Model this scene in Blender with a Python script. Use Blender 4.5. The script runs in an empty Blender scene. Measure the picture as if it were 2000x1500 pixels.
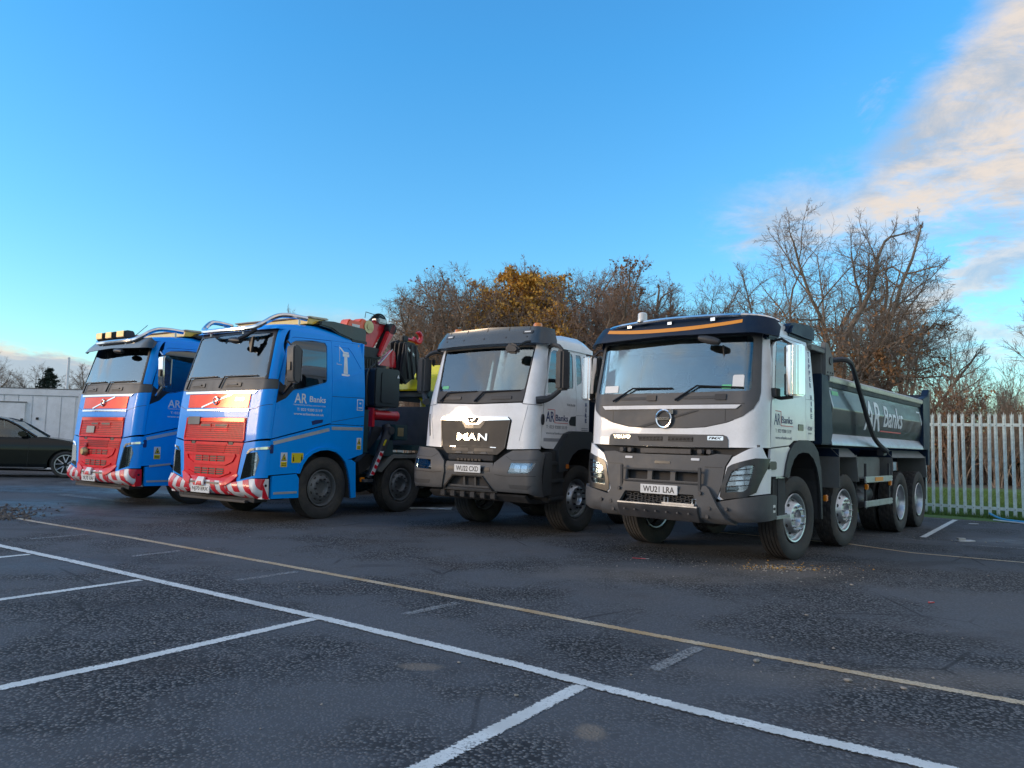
import bpy, bmesh, math, random
import numpy as np
from mathutils import Vector, Matrix

random.seed(7)
rng = np.random.default_rng(11)
PI = math.pi
SC = bpy.context.scene
COL = SC.collection

# ------------------------------------------------------------------ camera
cam_d = bpy.data.cameras.new('camera')
cam = bpy.data.objects.new('camera', cam_d)
COL.objects.link(cam)
cam_d.sensor_width = 36.0
cam_d.lens = 26.55
cam_d.clip_start = 0.05
cam_d.clip_end = 3000
PITCH, ROLL, CAM_H = 0.0786, 0.0275, 1.36
_f = Vector((0, math.cos(PITCH), math.sin(PITCH)))
_u0 = Vector((0, -math.sin(PITCH), math.cos(PITCH)))
_r0 = Vector((1, 0, 0))
_r = _r0 * math.cos(ROLL) + _u0 * math.sin(ROLL)
_u = _u0 * math.cos(ROLL) - _r0 * math.sin(ROLL)
M = Matrix.Identity(4)
for i in range(3):
    M[i][0], M[i][1], M[i][2] = _r[i], _u[i], -_f[i]
M[2][3] = CAM_H
cam.matrix_world = M
SC.camera = cam

# ------------------------------------------------------------------ sky, sun, exposure
SUN_EL = math.radians(10.0)
SUN_AZ = math.radians(-100.0)          # compass angle from +Y, clockwise positive: low in the west, to the left
world = bpy.data.worlds.new('World')
SC.world = world
world.use_nodes = True
nt = world.node_tree
nt.nodes.clear()


class NG:
    """small node graph helper"""
    def __init__(s, nt):
        s.nt = nt

    def node(s, t, **kw):
        n = s.nt.nodes.new(t)
        for k, v in kw.items():
            setattr(n, k, v)
        return n

    def put(s, sock, v):
        if hasattr(v, 'is_output') or isinstance(v, bpy.types.NodeSocket):
            s.nt.links.new(v, sock)
        else:
            if isinstance(v, (tuple, list)) and len(v) == 3 and sock.type == 'RGBA':
                v = (*v, 1)
            sock.default_value = v

    def m(s, op, a, b=0.0, c=0.0, clamp=False):
        n = s.node('ShaderNodeMath', operation=op, use_clamp=clamp)
        s.put(n.inputs[0], a); s.put(n.inputs[1], b); s.put(n.inputs[2], c)
        return n.outputs[0]

    def vm(s, op, a, b=(0, 0, 0)):
        n = s.node('ShaderNodeVectorMath', operation=op)
        s.put(n.inputs[0], a)
        if op == 'SCALE':
            s.put(n.inputs['Scale'], b)
        else:
            s.put(n.inputs[1], b)
        return n.outputs['Value'] if op in ('DOT_PRODUCT', 'LENGTH') else n.outputs[0]

    def mix(s, f, a, b, blend='MIX'):
        n = s.node('ShaderNodeMix', data_type='RGBA', blend_type=blend)
        s.put(n.inputs['Factor'], f); s.put(n.inputs[6], a); s.put(n.inputs[7], b)
        return n.outputs[2]

    def noise(s, vec, scale, detail=4, rough=.55, dim='3D', dist=0.0):
        n = s.node('ShaderNodeTexNoise', noise_dimensions=dim)
        if vec is not None:
            s.put(n.inputs['Vector'], vec)
        n.inputs['Scale'].default_value = scale
        n.inputs['Detail'].default_value = detail
        n.inputs['Roughness'].default_value = rough
        n.inputs['Distortion'].default_value = dist
        return n.outputs['Fac']

    def ramp(s, v, stops, interp='LINEAR'):
        n = s.node('ShaderNodeValToRGB')
        n.color_ramp.interpolation = interp
        e = n.color_ramp.elements
        while len(e) > 1:
            e.remove(e[-1])
        for i, (p, c) in enumerate(stops):
            if isinstance(c, (int, float)):
                c = (c, c, c)
            if i == 0:
                e[0].position = p; e[0].color = (*c, 1)
            else:
                k = e.new(p); k.color = (*c, 1)
        s.put(n.inputs[0], v)
        return n.outputs[0]

    def sm(s, v, a, b):
        n = s.node('ShaderNodeMapRange', interpolation_type='SMOOTHSTEP')
        s.put(n.inputs[0], v); s.put(n.inputs[1], a); s.put(n.inputs[2], b)
        n.inputs[3].default_value = 0; n.inputs[4].default_value = 1
        return n.outputs[0]


def build_sky():
    g = NG(nt)
    tc = g.node('ShaderNodeTexCoord').outputs['Generated']
    d = g.vm('NORMALIZE', tc)
    sx = g.node('ShaderNodeSeparateXYZ'); g.put(sx.inputs[0], d)
    X, Y, Z = sx.outputs
    el = g.m('MULTIPLY', g.m('ARCSINE', Z), 57.2958)
    az = g.m('MULTIPLY', g.m('ARCTAN2', X, Y), 57.2958)
    sky = g.node('ShaderNodeTexSky', sky_type='NISHITA')
    sky.sun_disc = False
    sky.sun_elevation = SUN_EL
    sky.sun_rotation = SUN_AZ % (2 * PI)
    sky.altitude = 50
    sky.air_density = 1.0
    sky.dust_density = 0.3
    sky.ozone_density = 3.0
    # camera-like colour rendering of the blue, left out close to the sun
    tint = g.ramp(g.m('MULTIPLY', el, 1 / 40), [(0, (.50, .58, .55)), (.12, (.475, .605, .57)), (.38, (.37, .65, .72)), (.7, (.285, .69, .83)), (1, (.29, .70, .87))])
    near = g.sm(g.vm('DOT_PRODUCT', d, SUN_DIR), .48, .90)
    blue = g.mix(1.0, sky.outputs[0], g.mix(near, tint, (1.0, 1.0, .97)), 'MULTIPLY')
    # ---- clouds, placed by compass bearing and elevation
    zz = g.m('ADD', g.m('MAXIMUM', Z, 0.0), 0.18)
    cp = g.node('ShaderNodeCombineXYZ')
    g.put(cp.inputs[0], g.m('DIVIDE', X, zz)); g.put(cp.inputs[1], g.m('DIVIDE', Y, zz)); g.put(cp.inputs[2], g.m('MULTIPLY', Z, 3.0))
    n1 = g.noise(cp.outputs[0], 1.6, 10, .62, dist=.5)
    n2 = g.noise(cp.outputs[0], 5.0, 10, .66, dist=.5)
    n4 = g.noise(cp.outputs[0], 14.0, 8, .7, dist=.6)
    nn = g.m('SUBTRACT', g.m('ADD', g.m('MULTIPLY', n1, .42), g.m('ADD', g.m('MULTIPLY', n2, .40), g.m('MULTIPLY', n4, .18))), .5)     # about -.2 .. .2
    wob = g.m('MULTIPLY', nn, 13.0)                                        # degrees
    elw = g.m('ADD', el, wob)
    azw = g.m('ADD', az, g.m('MULTIPLY', g.m('SUBTRACT', n2, .5), 10.0))
    # right hand bank, a wedge that widens upward to the right
    up = g.m('ADD', 18.0, g.m('MULTIPLY', g.m('MAXIMUM', g.m('SUBTRACT', az, 24.0), 0.0), 1.12))
    a1 = g.sm(g.m('SUBTRACT', up, elw), -1.8, 2.6)
    lo = g.m('SUBTRACT', 15.6, g.m('MULTIPLY', g.m('SUBTRACT', az, 18.0), .02))
    a2 = g.sm(g.m('SUBTRACT', elw, lo), -2.8, 1.6)
    a3 = g.sm(azw, 13.5, 21.0)
    c1 = g.m('MULTIPLY', g.m('MULTIPLY', a1, a2), g.m('MULTIPLY', a3, g.m('ADD', .50, g.m('MULTIPLY', g.sm(g.m('ADD', g.m('MULTIPLY', n2, .6), g.m('MULTIPLY', n4, .4)), .34, .56), .46))))
    # thinner streak below it, rising to the right
    mid = g.m('ADD', 10.3, g.m('MULTIPLY', g.m('SUBTRACT', az, 29.0), .55))
    dist = g.m('ABSOLUTE', g.m('SUBTRACT', elw, mid))
    c2 = g.m('MULTIPLY', g.m('SUBTRACT', 1.0, g.sm(dist, .3, 2.3)), g.m('MULTIPLY', g.sm(azw, 23.0, 30.0), .75))
    c2b = g.m('MULTIPLY', g.m('SUBTRACT', 1.0, g.sm(g.m('ABSOLUTE', g.m('SUBTRACT', elw, 7.6)), .4, 2.0)), g.m('MULTIPLY', g.sm(azw, 26.0, 33.0), .6))
    # wisps high on the right
    wq = g.m('MULTIPLY', g.sm(n2, .53, .72), g.m('MULTIPLY', g.m('SUBTRACT', 1.0, g.sm(g.m('ABSOLUTE', g.m('SUBTRACT', az, 25.0)), 2.0, 5.0)), g.m('SUBTRACT', 1.0, g.sm(g.m('ABSOLUTE', g.m('SUBTRACT', el, 23.5)), 1.0, 3.5))))
    c3 = g.m('MULTIPLY', wq, .35)
    # grey bank low on the left
    ltop = g.m('ADD', 5.9, g.m('MULTIPLY', g.m('ADD', az, 35.8), -.17))
    elf = g.m('ADD', el, g.m('MULTIPLY', nn, 3.5))
    c4 = g.m('MULTIPLY', g.sm(g.m('SUBTRACT', ltop, elf), -.15, .55), g.m('SUBTRACT', 1.0, g.sm(az, -27.5, -20.0)))
    c4 = g.m('MULTIPLY', c4, .93)
    # low haze cloud over the trees in the middle
    c5 = g.m('MULTIPLY', g.m('SUBTRACT', 1.0, g.sm(elf, 7.2, 10.2)), g.m('MULTIPLY', g.m('MULTIPLY', g.sm(az, -21.0, -13.0), g.m('SUBTRACT', 1.0, g.sm(az, 4.0, 16.0))), .75))
    # broken cloud over the rest of the sky, outside the picture
    away = g.m('MAXIMUM', g.sm(g.m('ABSOLUTE', az), 42.0, 62.0), g.sm(el, 33.0, 48.0))
    c6 = g.m('MULTIPLY', g.sm(n1, .46, .62), g.m('MULTIPLY', away, .62))
    lowgrey = g.m('MAXIMUM', c4, g.m('MULTIPLY', c5, .4))
    cm = g.m('MAXIMUM', g.m('MAXIMUM', g.m('MAXIMUM', c1, c2), g.m('MAXIMUM', c3, c2b)), g.m('MAXIMUM', g.m('MAXIMUM', c4, c5), c6))
    n3 = g.noise(cp.outputs[0], 3.4, 9, .66, dist=.4)
    warm = g.m('MULTIPLY', g.sm(n3, .36, .62), g.m('SUBTRACT', 1.0, g.m('MULTIPLY', g.sm(c4, .1, .6), g.sm(g.m('SUBTRACT', ltop, elf), .35, 1.0))))
    ccol = g.mix(warm, CLOUD_SHADE, CLOUD_LIT)
    # clouds on the sunward half of the sky are brighter
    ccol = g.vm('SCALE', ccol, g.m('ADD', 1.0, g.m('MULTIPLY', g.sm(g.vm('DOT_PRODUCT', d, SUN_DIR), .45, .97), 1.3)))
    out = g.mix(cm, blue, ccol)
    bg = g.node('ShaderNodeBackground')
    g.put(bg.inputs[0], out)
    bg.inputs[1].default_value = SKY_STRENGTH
    o = g.node('ShaderNodeOutputWorld')
    nt.links.new(bg.outputs[0], o.inputs[0])


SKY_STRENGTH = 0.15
SUN_DIR = (math.sin(SUN_AZ) * math.cos(SUN_EL), math.cos(SUN_AZ) * math.cos(SUN_EL), math.sin(SUN_EL))
CLOUD_LIT = (1.72, 1.50, 1.31)
CLOUD_SHADE = (.92, 1.07, 1.28)
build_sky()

sun_d = bpy.data.lights.new('sun', 'SUN')
sun = bpy.data.objects.new('sun', sun_d)
COL.objects.link(sun)
sun_d.energy = 0.5
sun_d.angle = math.radians(13)
sun_d.color = (1.0, 0.72, 0.45)
_sd = Vector((math.sin(SUN_AZ) * math.cos(SUN_EL), math.cos(SUN_AZ) * math.cos(SUN_EL), math.sin(SUN_EL)))
sun.rotation_euler = (-_sd).to_track_quat('-Z', 'Y').to_euler()

SC.view_settings.view_transform = 'Standard'
SC.view_settings.look = 'None'
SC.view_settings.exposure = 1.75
SC.view_settings.gamma = 1.0
SC.view_settings.use_curve_mapping = False
SC.cycles.max_bounces = 6
SC.cycles.transparent_max_bounces = 12
SC.cycles.sample_clamp_indirect = 6.0
# ------------------------------------------------------------------ materials
MATS = {}


def pmat(name, col, rough=.5, metal=0.0, coat=0.0, var=.12, scale=6.0, bump=0.0, bscale=60.0, dirt=0.0, dcol=(.16, .13, .10), emit=0.0, spec=.5, rvar=.25):
    """principled material with noise driven colour, gloss and fine relief; dirt = blotchy road film"""
    m = bpy.data.materials.new(name)
    m.use_nodes = True
    t = m.node_tree
    b = t.nodes['Principled BSDF']
    g = NG(t)
    co = g.node('ShaderNodeTexCoord').outputs['Object']
    n = g.noise(co, scale, 5, .6)
    c = g.mix(g.sm(n, .25, .75), tuple(x * (1 - var) for x in col), tuple(min(1, x * (1 + var)) for x in col))
    r = g.m('ADD', rough, g.m('MULTIPLY', g.m('SUBTRACT', n, .5), rough * rvar * 2), clamp=True)
    if dirt > 0:
        n2 = g.noise(co, 2.3, 8, .68, dist=.3)
        n3 = g.noise(co, 38.0, 3, .6)
        f = g.m('MULTIPLY', g.sm(g.m('ADD', n2, g.m('MULTIPLY', g.m('SUBTRACT', n3, .5), .3)), .40, .74), dirt, clamp=True)
        c = g.mix(f, c, dcol)
        r = g.m('ADD', r, g.m('MULTIPLY', f, .45), clamp=True)
        if coat:
            g.put(b.inputs['Coat Weight'], g.m('SUBTRACT', coat, g.m('MULTIPLY', f, coat), clamp=True))
    elif coat:
        b.inputs['Coat Weight'].default_value = coat
    b.inputs['Coat Roughness'].default_value = .04
    g.put(b.inputs['Base Color'], c)
    g.put(b.inputs['Roughness'], r)
    b.inputs['Metallic'].default_value = metal
    b.inputs['Specular IOR Level'].default_value = spec
    if bump > 0:
        bn = g.node('ShaderNodeBump')
        bn.inputs['Strength'].default_value = bump
        bn.inputs['Distance'].default_value = .004
        g.put(bn.inputs['Height'], g.noise(co, bscale, 3, .6))
        t.links.new(bn.outputs[0], b.inputs['Normal'])
    if emit:
        g.put(b.inputs['Emission Color'], col)
        b.inputs['Emission Strength'].default_value = emit
    MATS[name] = m
    return m


def glass_mat(name, tint, refl=.10, rough=.015):
    m = bpy.data.materials.new(name)
    m.use_nodes = True
    t = m.node_tree
    t.nodes.clear()
    g = NG(t)
    co = g.node('ShaderNodeTexCoord').outputs['Object']
    tr = g.node('ShaderNodeBsdfTransparent')
    film = g.noise(co, 3.0, 5, .6)
    g.put(tr.inputs[0], g.mix(film, tuple(x * .85 for x in tint), tint))
    gl = g.node('ShaderNodeBsdfGlossy'); gl.inputs['Roughness'].default_value = rough
    gl.inputs[0].default_value = (.9, .95, .95, 1)
    fr = g.node('ShaderNodeFresnel'); fr.inputs[0].default_value = 1.55
    f = g.m('ADD', g.m('MULTIPLY', fr.outputs[0], 1.3), refl, clamp=True)
    mx = g.node('ShaderNodeMixShader')
    g.put(mx.inputs[0], f)
    t.links.new(tr.outputs[0], mx.inputs[1]); t.links.new(gl.outputs[0], mx.inputs[2])
    # thin road film that catches light
    df = g.node('ShaderNodeBsdfDiffuse'); df.inputs[0].default_value = (.30, .29, .27, 1)
    m2 = g.node('ShaderNodeMixShader')
    g.put(m2.inputs[0], g.m('MULTIPLY', g.sm(g.noise(co, 1.7, 6, .65), .45, .8), .07))
    t.links.new(mx.outputs[0], m2.inputs[1]); t.links.new(df.outputs[0], m2.inputs[2])
    o = g.node('ShaderNodeOutputMaterial'); t.links.new(m2.outputs[0], o.inputs[0])
    MATS[name] = m
    return m


def mesh_grille_mat(name, col, hole, scale=70, rough=.35, metal=0.0):
    """perforated sheet: staggered diamond holes, too small to model singly"""
    m = pmat(name, col, rough, metal=metal, spec=.2)
    t = m.node_tree; g = NG(t); b = t.nodes['Principled BSDF']
    co = g.node('ShaderNodeTexCoord').outputs['Object']
    sx = g.node('ShaderNodeSeparateXYZ'); g.put(sx.inputs[0], co)
    u = g.m('MULTIPLY', g.m('ADD', sx.outputs[0], sx.outputs[2]), scale)
    v = g.m('MULTIPLY', g.m('SUBTRACT', sx.outputs[0], sx.outputs[2]), scale)
    h = g.m('MULTIPLY', g.m('SINE', u), g.m('SINE', v))
    f = g.sm(h, .15, .4)
    old = b.inputs['Base Color'].links[0].from_socket
    g.put(b.inputs['Base Color'], g.mix(f, old, hole))
    bn = g.node('ShaderNodeBump'); bn.inputs['Strength'].default_value = .9; bn.inputs['Distance'].default_value = .006; bn.invert = True
    g.put(bn.inputs['Height'], f); t.links.new(bn.outputs[0], b.inputs['Normal'])
    return m


pmat('white_paint', (.82, .82, .815), .34, coat=.55, var=.03, dirt=.22, dcol=(.42, .40, .36))
pmat('blue_paint', (.0, .33, 1.0), .30, coat=.18, spec=.25, var=.03, dirt=.05, dcol=(.10, .13, .17))
pmat('red_gloss', (.80, .06, .02), .16, metal=.5, var=.1, scale=3)
pmat('red_paint', (.80, .002, .022), .34, coat=.05, spec=.2, var=.08, dirt=.08, dcol=(.3, .06, .05))
pmat('red_chevron', (.66, .006, .024), .4, coat=.3, var=.08, dirt=.1)
pmat('white_vinyl', (.72, .73, .74), .4, var=.04, dirt=.25, dcol=(.4, .37, .33))
pmat('navy_paint', (.005, .020, .050), .45, spec=.22, var=.08, dirt=.25, dcol=(.06, .07, .08))
pmat('body_grey', (.022, .028, .040), .30, coat=.28, spec=.3, var=.06, dirt=.06, dcol=(.11, .105, .10))
pmat('dark_plastic', (.036, .039, .043), .55, var=.15, bump=.25, bscale=160, dirt=.30, dcol=(.10, .09, .08))
pmat('grey_plastic', (.075, .077, .080), .5, var=.12, bump=.2, bscale=160, dirt=.30, dcol=(.14, .125, .105))
pmat('black_gloss', (.012, .013, .014), .30, coat=.25, dirt=.2)
pmat('black_rubber', (.016, .016, .017), .7, var=.2)
pmat('tyre_rubber', (.034, .034, .035), .72, var=.25, bump=.3, bscale=90, dirt=.75, dcol=(.115, .097, .078))
pmat('guard_grey', (.17, .175, .17), .55, var=.1, dirt=.45, dcol=(.17, .15, .125))
pmat('bronze_grille', (.055, .048, .040), .5, spec=.3, var=.06, dirt=.15)
pmat('chrome', (.80, .79, .77), .10, metal=1.0, var=.03, dirt=.12, dcol=(.3, .27, .23))
pmat('silver', (.50, .51, .52), .35, metal=.85, var=.06, dirt=.3, dcol=(.25, .23, .2))
pmat('alloy', (.58, .60, .62), .32, metal=.9, var=.08, dirt=.35, dcol=(.24, .21, .18))
pmat('steel_dark', (.07, .072, .078), .5, metal=.5, var=.15, dirt=.45, dcol=(.12, .10, .085))
pmat('chassis', (.030, .031, .034), .7, var=.2, dirt=.6, dcol=(.085, .073, .062))
pmat('teal_chassis', (.008, .045, .055), .55, var=.15, dirt=.4, dcol=(.06, .055, .05))
pmat('interior', (.08, .082, .085), .8, var=.2)
pmat('seat_fabric', (.15, .15, .155), .9, var=.25, scale=20)
pmat('cream_trim', (.42, .40, .36), .7, var=.08)
pmat('hi_vis', (.75, .16, .03), .7, var=.1)
pmat('amber', (.75, .22, .01), .25, coat=.7, var=.08)
pmat('bar_lens', (.85, .52, .06), .3, coat=.5, var=.08)
pmat('cream_plastic', (.55, .49, .38), .45, var=.08, dirt=.2)
pmat('wheel_grey', (.16, .17, .18), .45, metal=.35, var=.12, dirt=.35, dcol=(.12, .10, .085))
pmat('amber_dark', (.60, .16, .01), .3, coat=.6)
pmat('orange_tape', (.80, .30, .02), .4, var=.05)
pmat('yellow_sticker', (.75, .60, .02), .4, var=.05)
pmat('yellow_paint', (.90, .80, .01), .38, coat=.4, var=.12, dirt=.25, dcol=(.3, .25, .08))
pmat('green_sticker', (.12, .55, .25), .4)
pmat('white_plate', (.78, .78, .76), .35, var=.03, dirt=.12, dcol=(.45, .43, .4))
pmat('text_black', (.010, .010, .012), .45)
pmat('text_navy', (.012, .03, .14), .4)
pmat('text_white', (.80, .82, .84), .4)
pmat('text_grey', (.30, .31, .33), .45)
pmat('red_line', (.65, .05, .05), .45)
pmat('reflector_silver', (.60, .62, .63), .3, metal=.4, var=.08)
pmat('lamp_bowl', (.50, .52, .55), .22, metal=.8, var=.25, scale=30)
pmat('lamp_dark', (.03, .032, .035), .25, coat=.5)
pmat('crane_red', (.60, .008, .02), .35, coat=.6, var=.12, dirt=.3, dcol=(.12, .03, .03))
pmat('crane_orange', (.90, .10, .02), .35, coat=.5, var=.1, dirt=.2)
pmat('crane_black', (.010, .012, .018), .5, var=.3, dirt=.35, dcol=(.04, .04, .045))
pmat('tank_black', (.012, .016, .020), .42, var=.15, dirt=.2, dcol=(.04, .045, .05))
pmat('brass', (.50, .38, .20), .35, metal=.7, dirt=.3)
pmat('smoked_visor', (.040, .055, .068), .26, coat=.3, var=.08)
pmat('galvanised', (.60, .68, .64), .5, metal=.3, var=.16, scale=14, dirt=.35, dcol=(.30, .33, .31))
pmat('bolt_steel', (.25, .26, .26), .45, metal=.8)
pmat('container_white', (.80, .82, .83), .55, var=.06, scale=3, dirt=.3, dcol=(.40, .39, .36))
pmat('car_black', (.002, .005, .006), .16, coat=.2, var=.1, spec=.35)
pmat('timber', (.16, .12, .08), .8, var=.35, scale=14, bump=.5)
pmat('pipe_blue', (.01, .30, .55), .35, coat=.3, var=.1)
pmat('paper', (.55, .54, .52), .8, var=.15)
pmat('dark_stone', (.11, .095, .08), .9, var=.45, scale=25)
pmat('stone', (.30, .27, .23), .85, var=.4, scale=25)
pmat('bark', (.23, .18, .135), .9, var=.4, scale=9, bump=.6, bscale=40)
pmat('bark_pale', (.17, .135, .095), .9, var=.35, scale=9, bump=.5, bscale=40)
pmat('twig', (.27, .205, .155), .9, var=.35, scale=4)
pmat('twig_red', (.32, .215, .155), .9, var=.35, scale=4)
pmat('twig_pale', (.27, .22, .17), .9, var=.3, scale=4)
pmat('leaf_gold', (.62, .33, .05), .75, var=.45, scale=1.3)
pmat('leaf_rust', (.25, .125, .05), .8, var=.45, scale=1.3)
pmat('leaf_ivy', (.022, .042, .016), .55, var=.5, scale=2)
pmat('leaf_fir', (.012, .030, .018), .7, var=.4, scale=2)
pmat('grass', (.085, .155, .028), .85, var=.4, scale=5)
pmat('leaf_litter', (.12, .095, .06), .9, var=.5, scale=9)
glass_mat('windscreen_glass', (.70, .77, .75), .05)
glass_mat('side_glass', (.40, .47, .46), .05)
glass_mat('lamp_glass', (.88, .92, .93), .06)
mesh_grille_mat('red_mesh', (.80, .010, .018), (.10, .002, .006), 95, .36, .0)
mesh_grille_mat('dark_mesh', (.030, .031, .033), (.004, .004, .004), 60, .5)
mesh_grille_mat('red_mesh_open', (.40, .006, .012), (.01, .004, .004), 95, .35, .3)


def mt(n):
    return MATS[n]


# ------------------------------------------------------------------ mesh helpers
TINY = {'wheel_nut', 'hand_hole', 'bolt', 'rivet', 'hex_mesh', 'plate_lettering', 'front_lettering', 'door_lettering', 'body_lettering', 'emblem_lettering', 'badge_lettering', 'model_lettering', 'curtain', 'cab_mount', 'step_trim', 'bumper_trim', 'window_seal'}


def link(name, me, mat=None, parent=None, loc=None):
    o = bpy.data.objects.new(name, me)
    if name in TINY and parent is not None:       # pieces too small to pick apart: one joined part
        o['kind'] = 'stuff'
    COL.objects.link(o)
    if mat is not None and me is not None and not me.materials:
        me.materials.append(mt(mat) if isinstance(mat, str) else mat)
    if parent is not None:
        o.parent = parent
    if loc is not None:
        o.location = loc
    return o


def thing(name, label, cat, loc=(0, 0, 0), rz=0.0, group=None):
    o = bpy.data.objects.new(name, None)
    COL.objects.link(o)
    o.location = loc
    o.rotation_euler = (0, 0, rz)
    o.empty_display_size = .2
    o['label'] = label; o['category'] = cat
    if group:
        o['group'] = group
    return o


def tag(o, label, cat, group=None):
    o['label'] = label; o['category'] = cat
    if group:
        o['group'] = group
    return o


def copy_tree(o, parent=None):
    c = o.copy()
    COL.objects.link(c)
    if parent is not None:
        c.parent = parent
    for ch in list(o.children):
        copy_tree(ch, c)
    return c


class B:
    """collects shapes in one bmesh"""
    def __init__(s):
        s.bm = bmesh.new()

    def box(s, x0, x1, y0, y1, z0, z1, M=None):
        v = [s.bm.verts.new(p) for p in ((x0, y0, z0), (x1, y0, z0), (x1, y1, z0), (x0, y1, z0), (x0, y0, z1), (x1, y0, z1), (x1, y1, z1), (x0, y1, z1))]
        for f in ((3, 2, 1, 0), (4, 5, 6, 7), (0, 1, 5, 4), (1, 2, 6, 5), (2, 3, 7, 6), (3, 0, 4, 7)):
            s.bm.faces.new([v[i] for i in f])
        if M is not None:
            for q in v:
                q.co = M @ q.co
        return s

    def prism(s, poly, axis, a, b, M=None):
        """polygon in the two other axes, extruded along axis from a to b (or profile scaled)"""
        def P(u, w, t):
            return {'x': (t, u, w), 'y': (u, t, w), 'z': (u, w, t)}[axis]
        A = [s.bm.verts.new(P(u, w, a)) for u, w in poly]
        Bv = [s.bm.verts.new(P(u, w, b)) for u, w in poly]
        n = len(poly)
        fs = [s.bm.faces.new(A), s.bm.faces.new(Bv[::-1])]
        for i in range(n):
            fs.append(s.bm.faces.new((A[i - 1], Bv[i - 1], Bv[i], A[i])))
        if M is not None:
            for q in A + Bv:
                q.co = M @ q.co
        return s

    def loft(s, secs, caps=True):
        """list of equal length closed point rings"""
        R = [[s.bm.verts.new(p) for p in sec] for sec in secs]
        n = len(R[0])
        for a, b in zip(R[:-1], R[1:]):
            for i in range(n):
                s.bm.faces.new((a[i - 1], a[i], b[i], b[i - 1]))
        if caps:
            s.bm.faces.new(R[0][::-1]); s.bm.faces.new(R[-1])
        return s

    def tube(s, pts, r, n=8, smooth=0):
        pts = [Vector(p) for p in pts]
        for _ in range(smooth):
            q = [pts[0]]
            for a, b in zip(pts[:-1], pts[1:]):
                q += [a * .75 + b * .25, a * .25 + b * .75]
            pts = q + [pts[-1]]
        rr = r if isinstance(r, (list, tuple)) else [r] * len(pts)
        if len(rr) != len(pts):
            rr = list(np.interp(np.linspace(0, 1, len(pts)), np.linspace(0, 1, len(rr)), rr))
        secs = []
        up = None
        for i, p in enumerate(pts):
            t = (pts[min(i + 1, len(pts) - 1)] - pts[max(i - 1, 0)]).normalized()
            if up is None:
                up = t.orthogonal().normalized()
            up = (up - t * up.dot(t)).normalized()
            w = t.cross(up)
            secs.append([p + (up * math.cos(2 * PI * k / n) + w * math.sin(2 * PI * k / n)) * rr[i] for k in range(n)])
        return s.loft(secs)

    def cyl(s, c, r, h, axis='z', n=20, r2=None):
        c = Vector(c)
        d = {'x': Vector((1, 0, 0)), 'y': Vector((0, 1, 0)), 'z': Vector((0, 0, 1))}[axis] if isinstance(axis, str) else Vector(axis).normalized()
        return s.tube([c, c + d * h], [r, r if r2 is None else r2], n)

    def lathe(s, prof, n=48, axis='x', c=(0, 0, 0), rad=None, closed=False):
        """prof = [(along, radius)]"""
        rings = []
        for j, (a, r) in enumerate(prof):
            ring = []
            for k in range(n):
                t = 2 * PI * k / n
                q = r if rad is None else rad(j, k, r)
                u, w = q * math.cos(t), q * math.sin(t)
                p = {'x': (a, u, w), 'y': (u, a, w), 'z': (u, w, a)}[axis]
                ring.append(s.bm.verts.new(Vector(p) + Vector(c)))
            rings.append(ring)
        pairs = list(zip(rings[:-1], rings[1:]))
        if closed:
            pairs.append((rings[-1], rings[0]))
        for a, b in pairs:
            for i in range(n):
                s.bm.faces.new((a[i - 1], a[i], b[i], b[i - 1]))
        return s

    def done(s, name, mat, parent=None, bevel=0.0, ang=35, seg=2, loc=None):
        bm = s.bm
        bmesh.ops.remove_doubles(bm, verts=bm.verts, dist=1e-5)
        bmesh.ops.recalc_face_normals(bm, faces=bm.faces)
        if bevel > 0:
            ed = [e for e in bm.edges if len(e.link_faces) == 2 and e.calc_face_angle(0) > math.radians(28)]
            bmesh.ops.bevel(bm, geom=ed, offset=bevel, segments=seg, affect='EDGES', clamp_overlap=True)
        me = bpy.data.meshes.new(name)
        bm.to_mesh(me)
        bm.free()
        me.polygons.foreach_set('use_smooth', [True] * len(me.polygons))
        me.set_sharp_from_angle(angle=math.radians(ang))
        return link(name, me, mat, parent, loc)


def sym(h):
    """mirror a half outline (right side, ordered bottom to top) into a full one"""
    return list(h) + [(-x, z) for x, z in reversed(h) if abs(x) > 1e-6]


def rrect(x0, x1, z0, z1, r=.02, n=3):
    out = []
    for cx, cz, a in ((x1 - r, z0 + r, -90), (x1 - r, z1 - r, 0), (x0 + r, z1 - r, 90), (x0 + r, z0 + r, 180)):
        for i in range(n + 1):
            t = math.radians(a + 90 * i / n)
            out.append((cx + r * math.cos(t), cz + r * math.sin(t)))
    return out


def smooth_poly(p, it=1):
    for _ in range(it):
        q = []
        for a, b in zip(p, p[1:] + p[:1]):
            q += [(a[0] * .75 + b[0] * .25, a[1] * .75 + b[1] * .25), (a[0] * .25 + b[0] * .75, a[1] * .25 + b[1] * .75)]
        p = q
    return p


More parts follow.
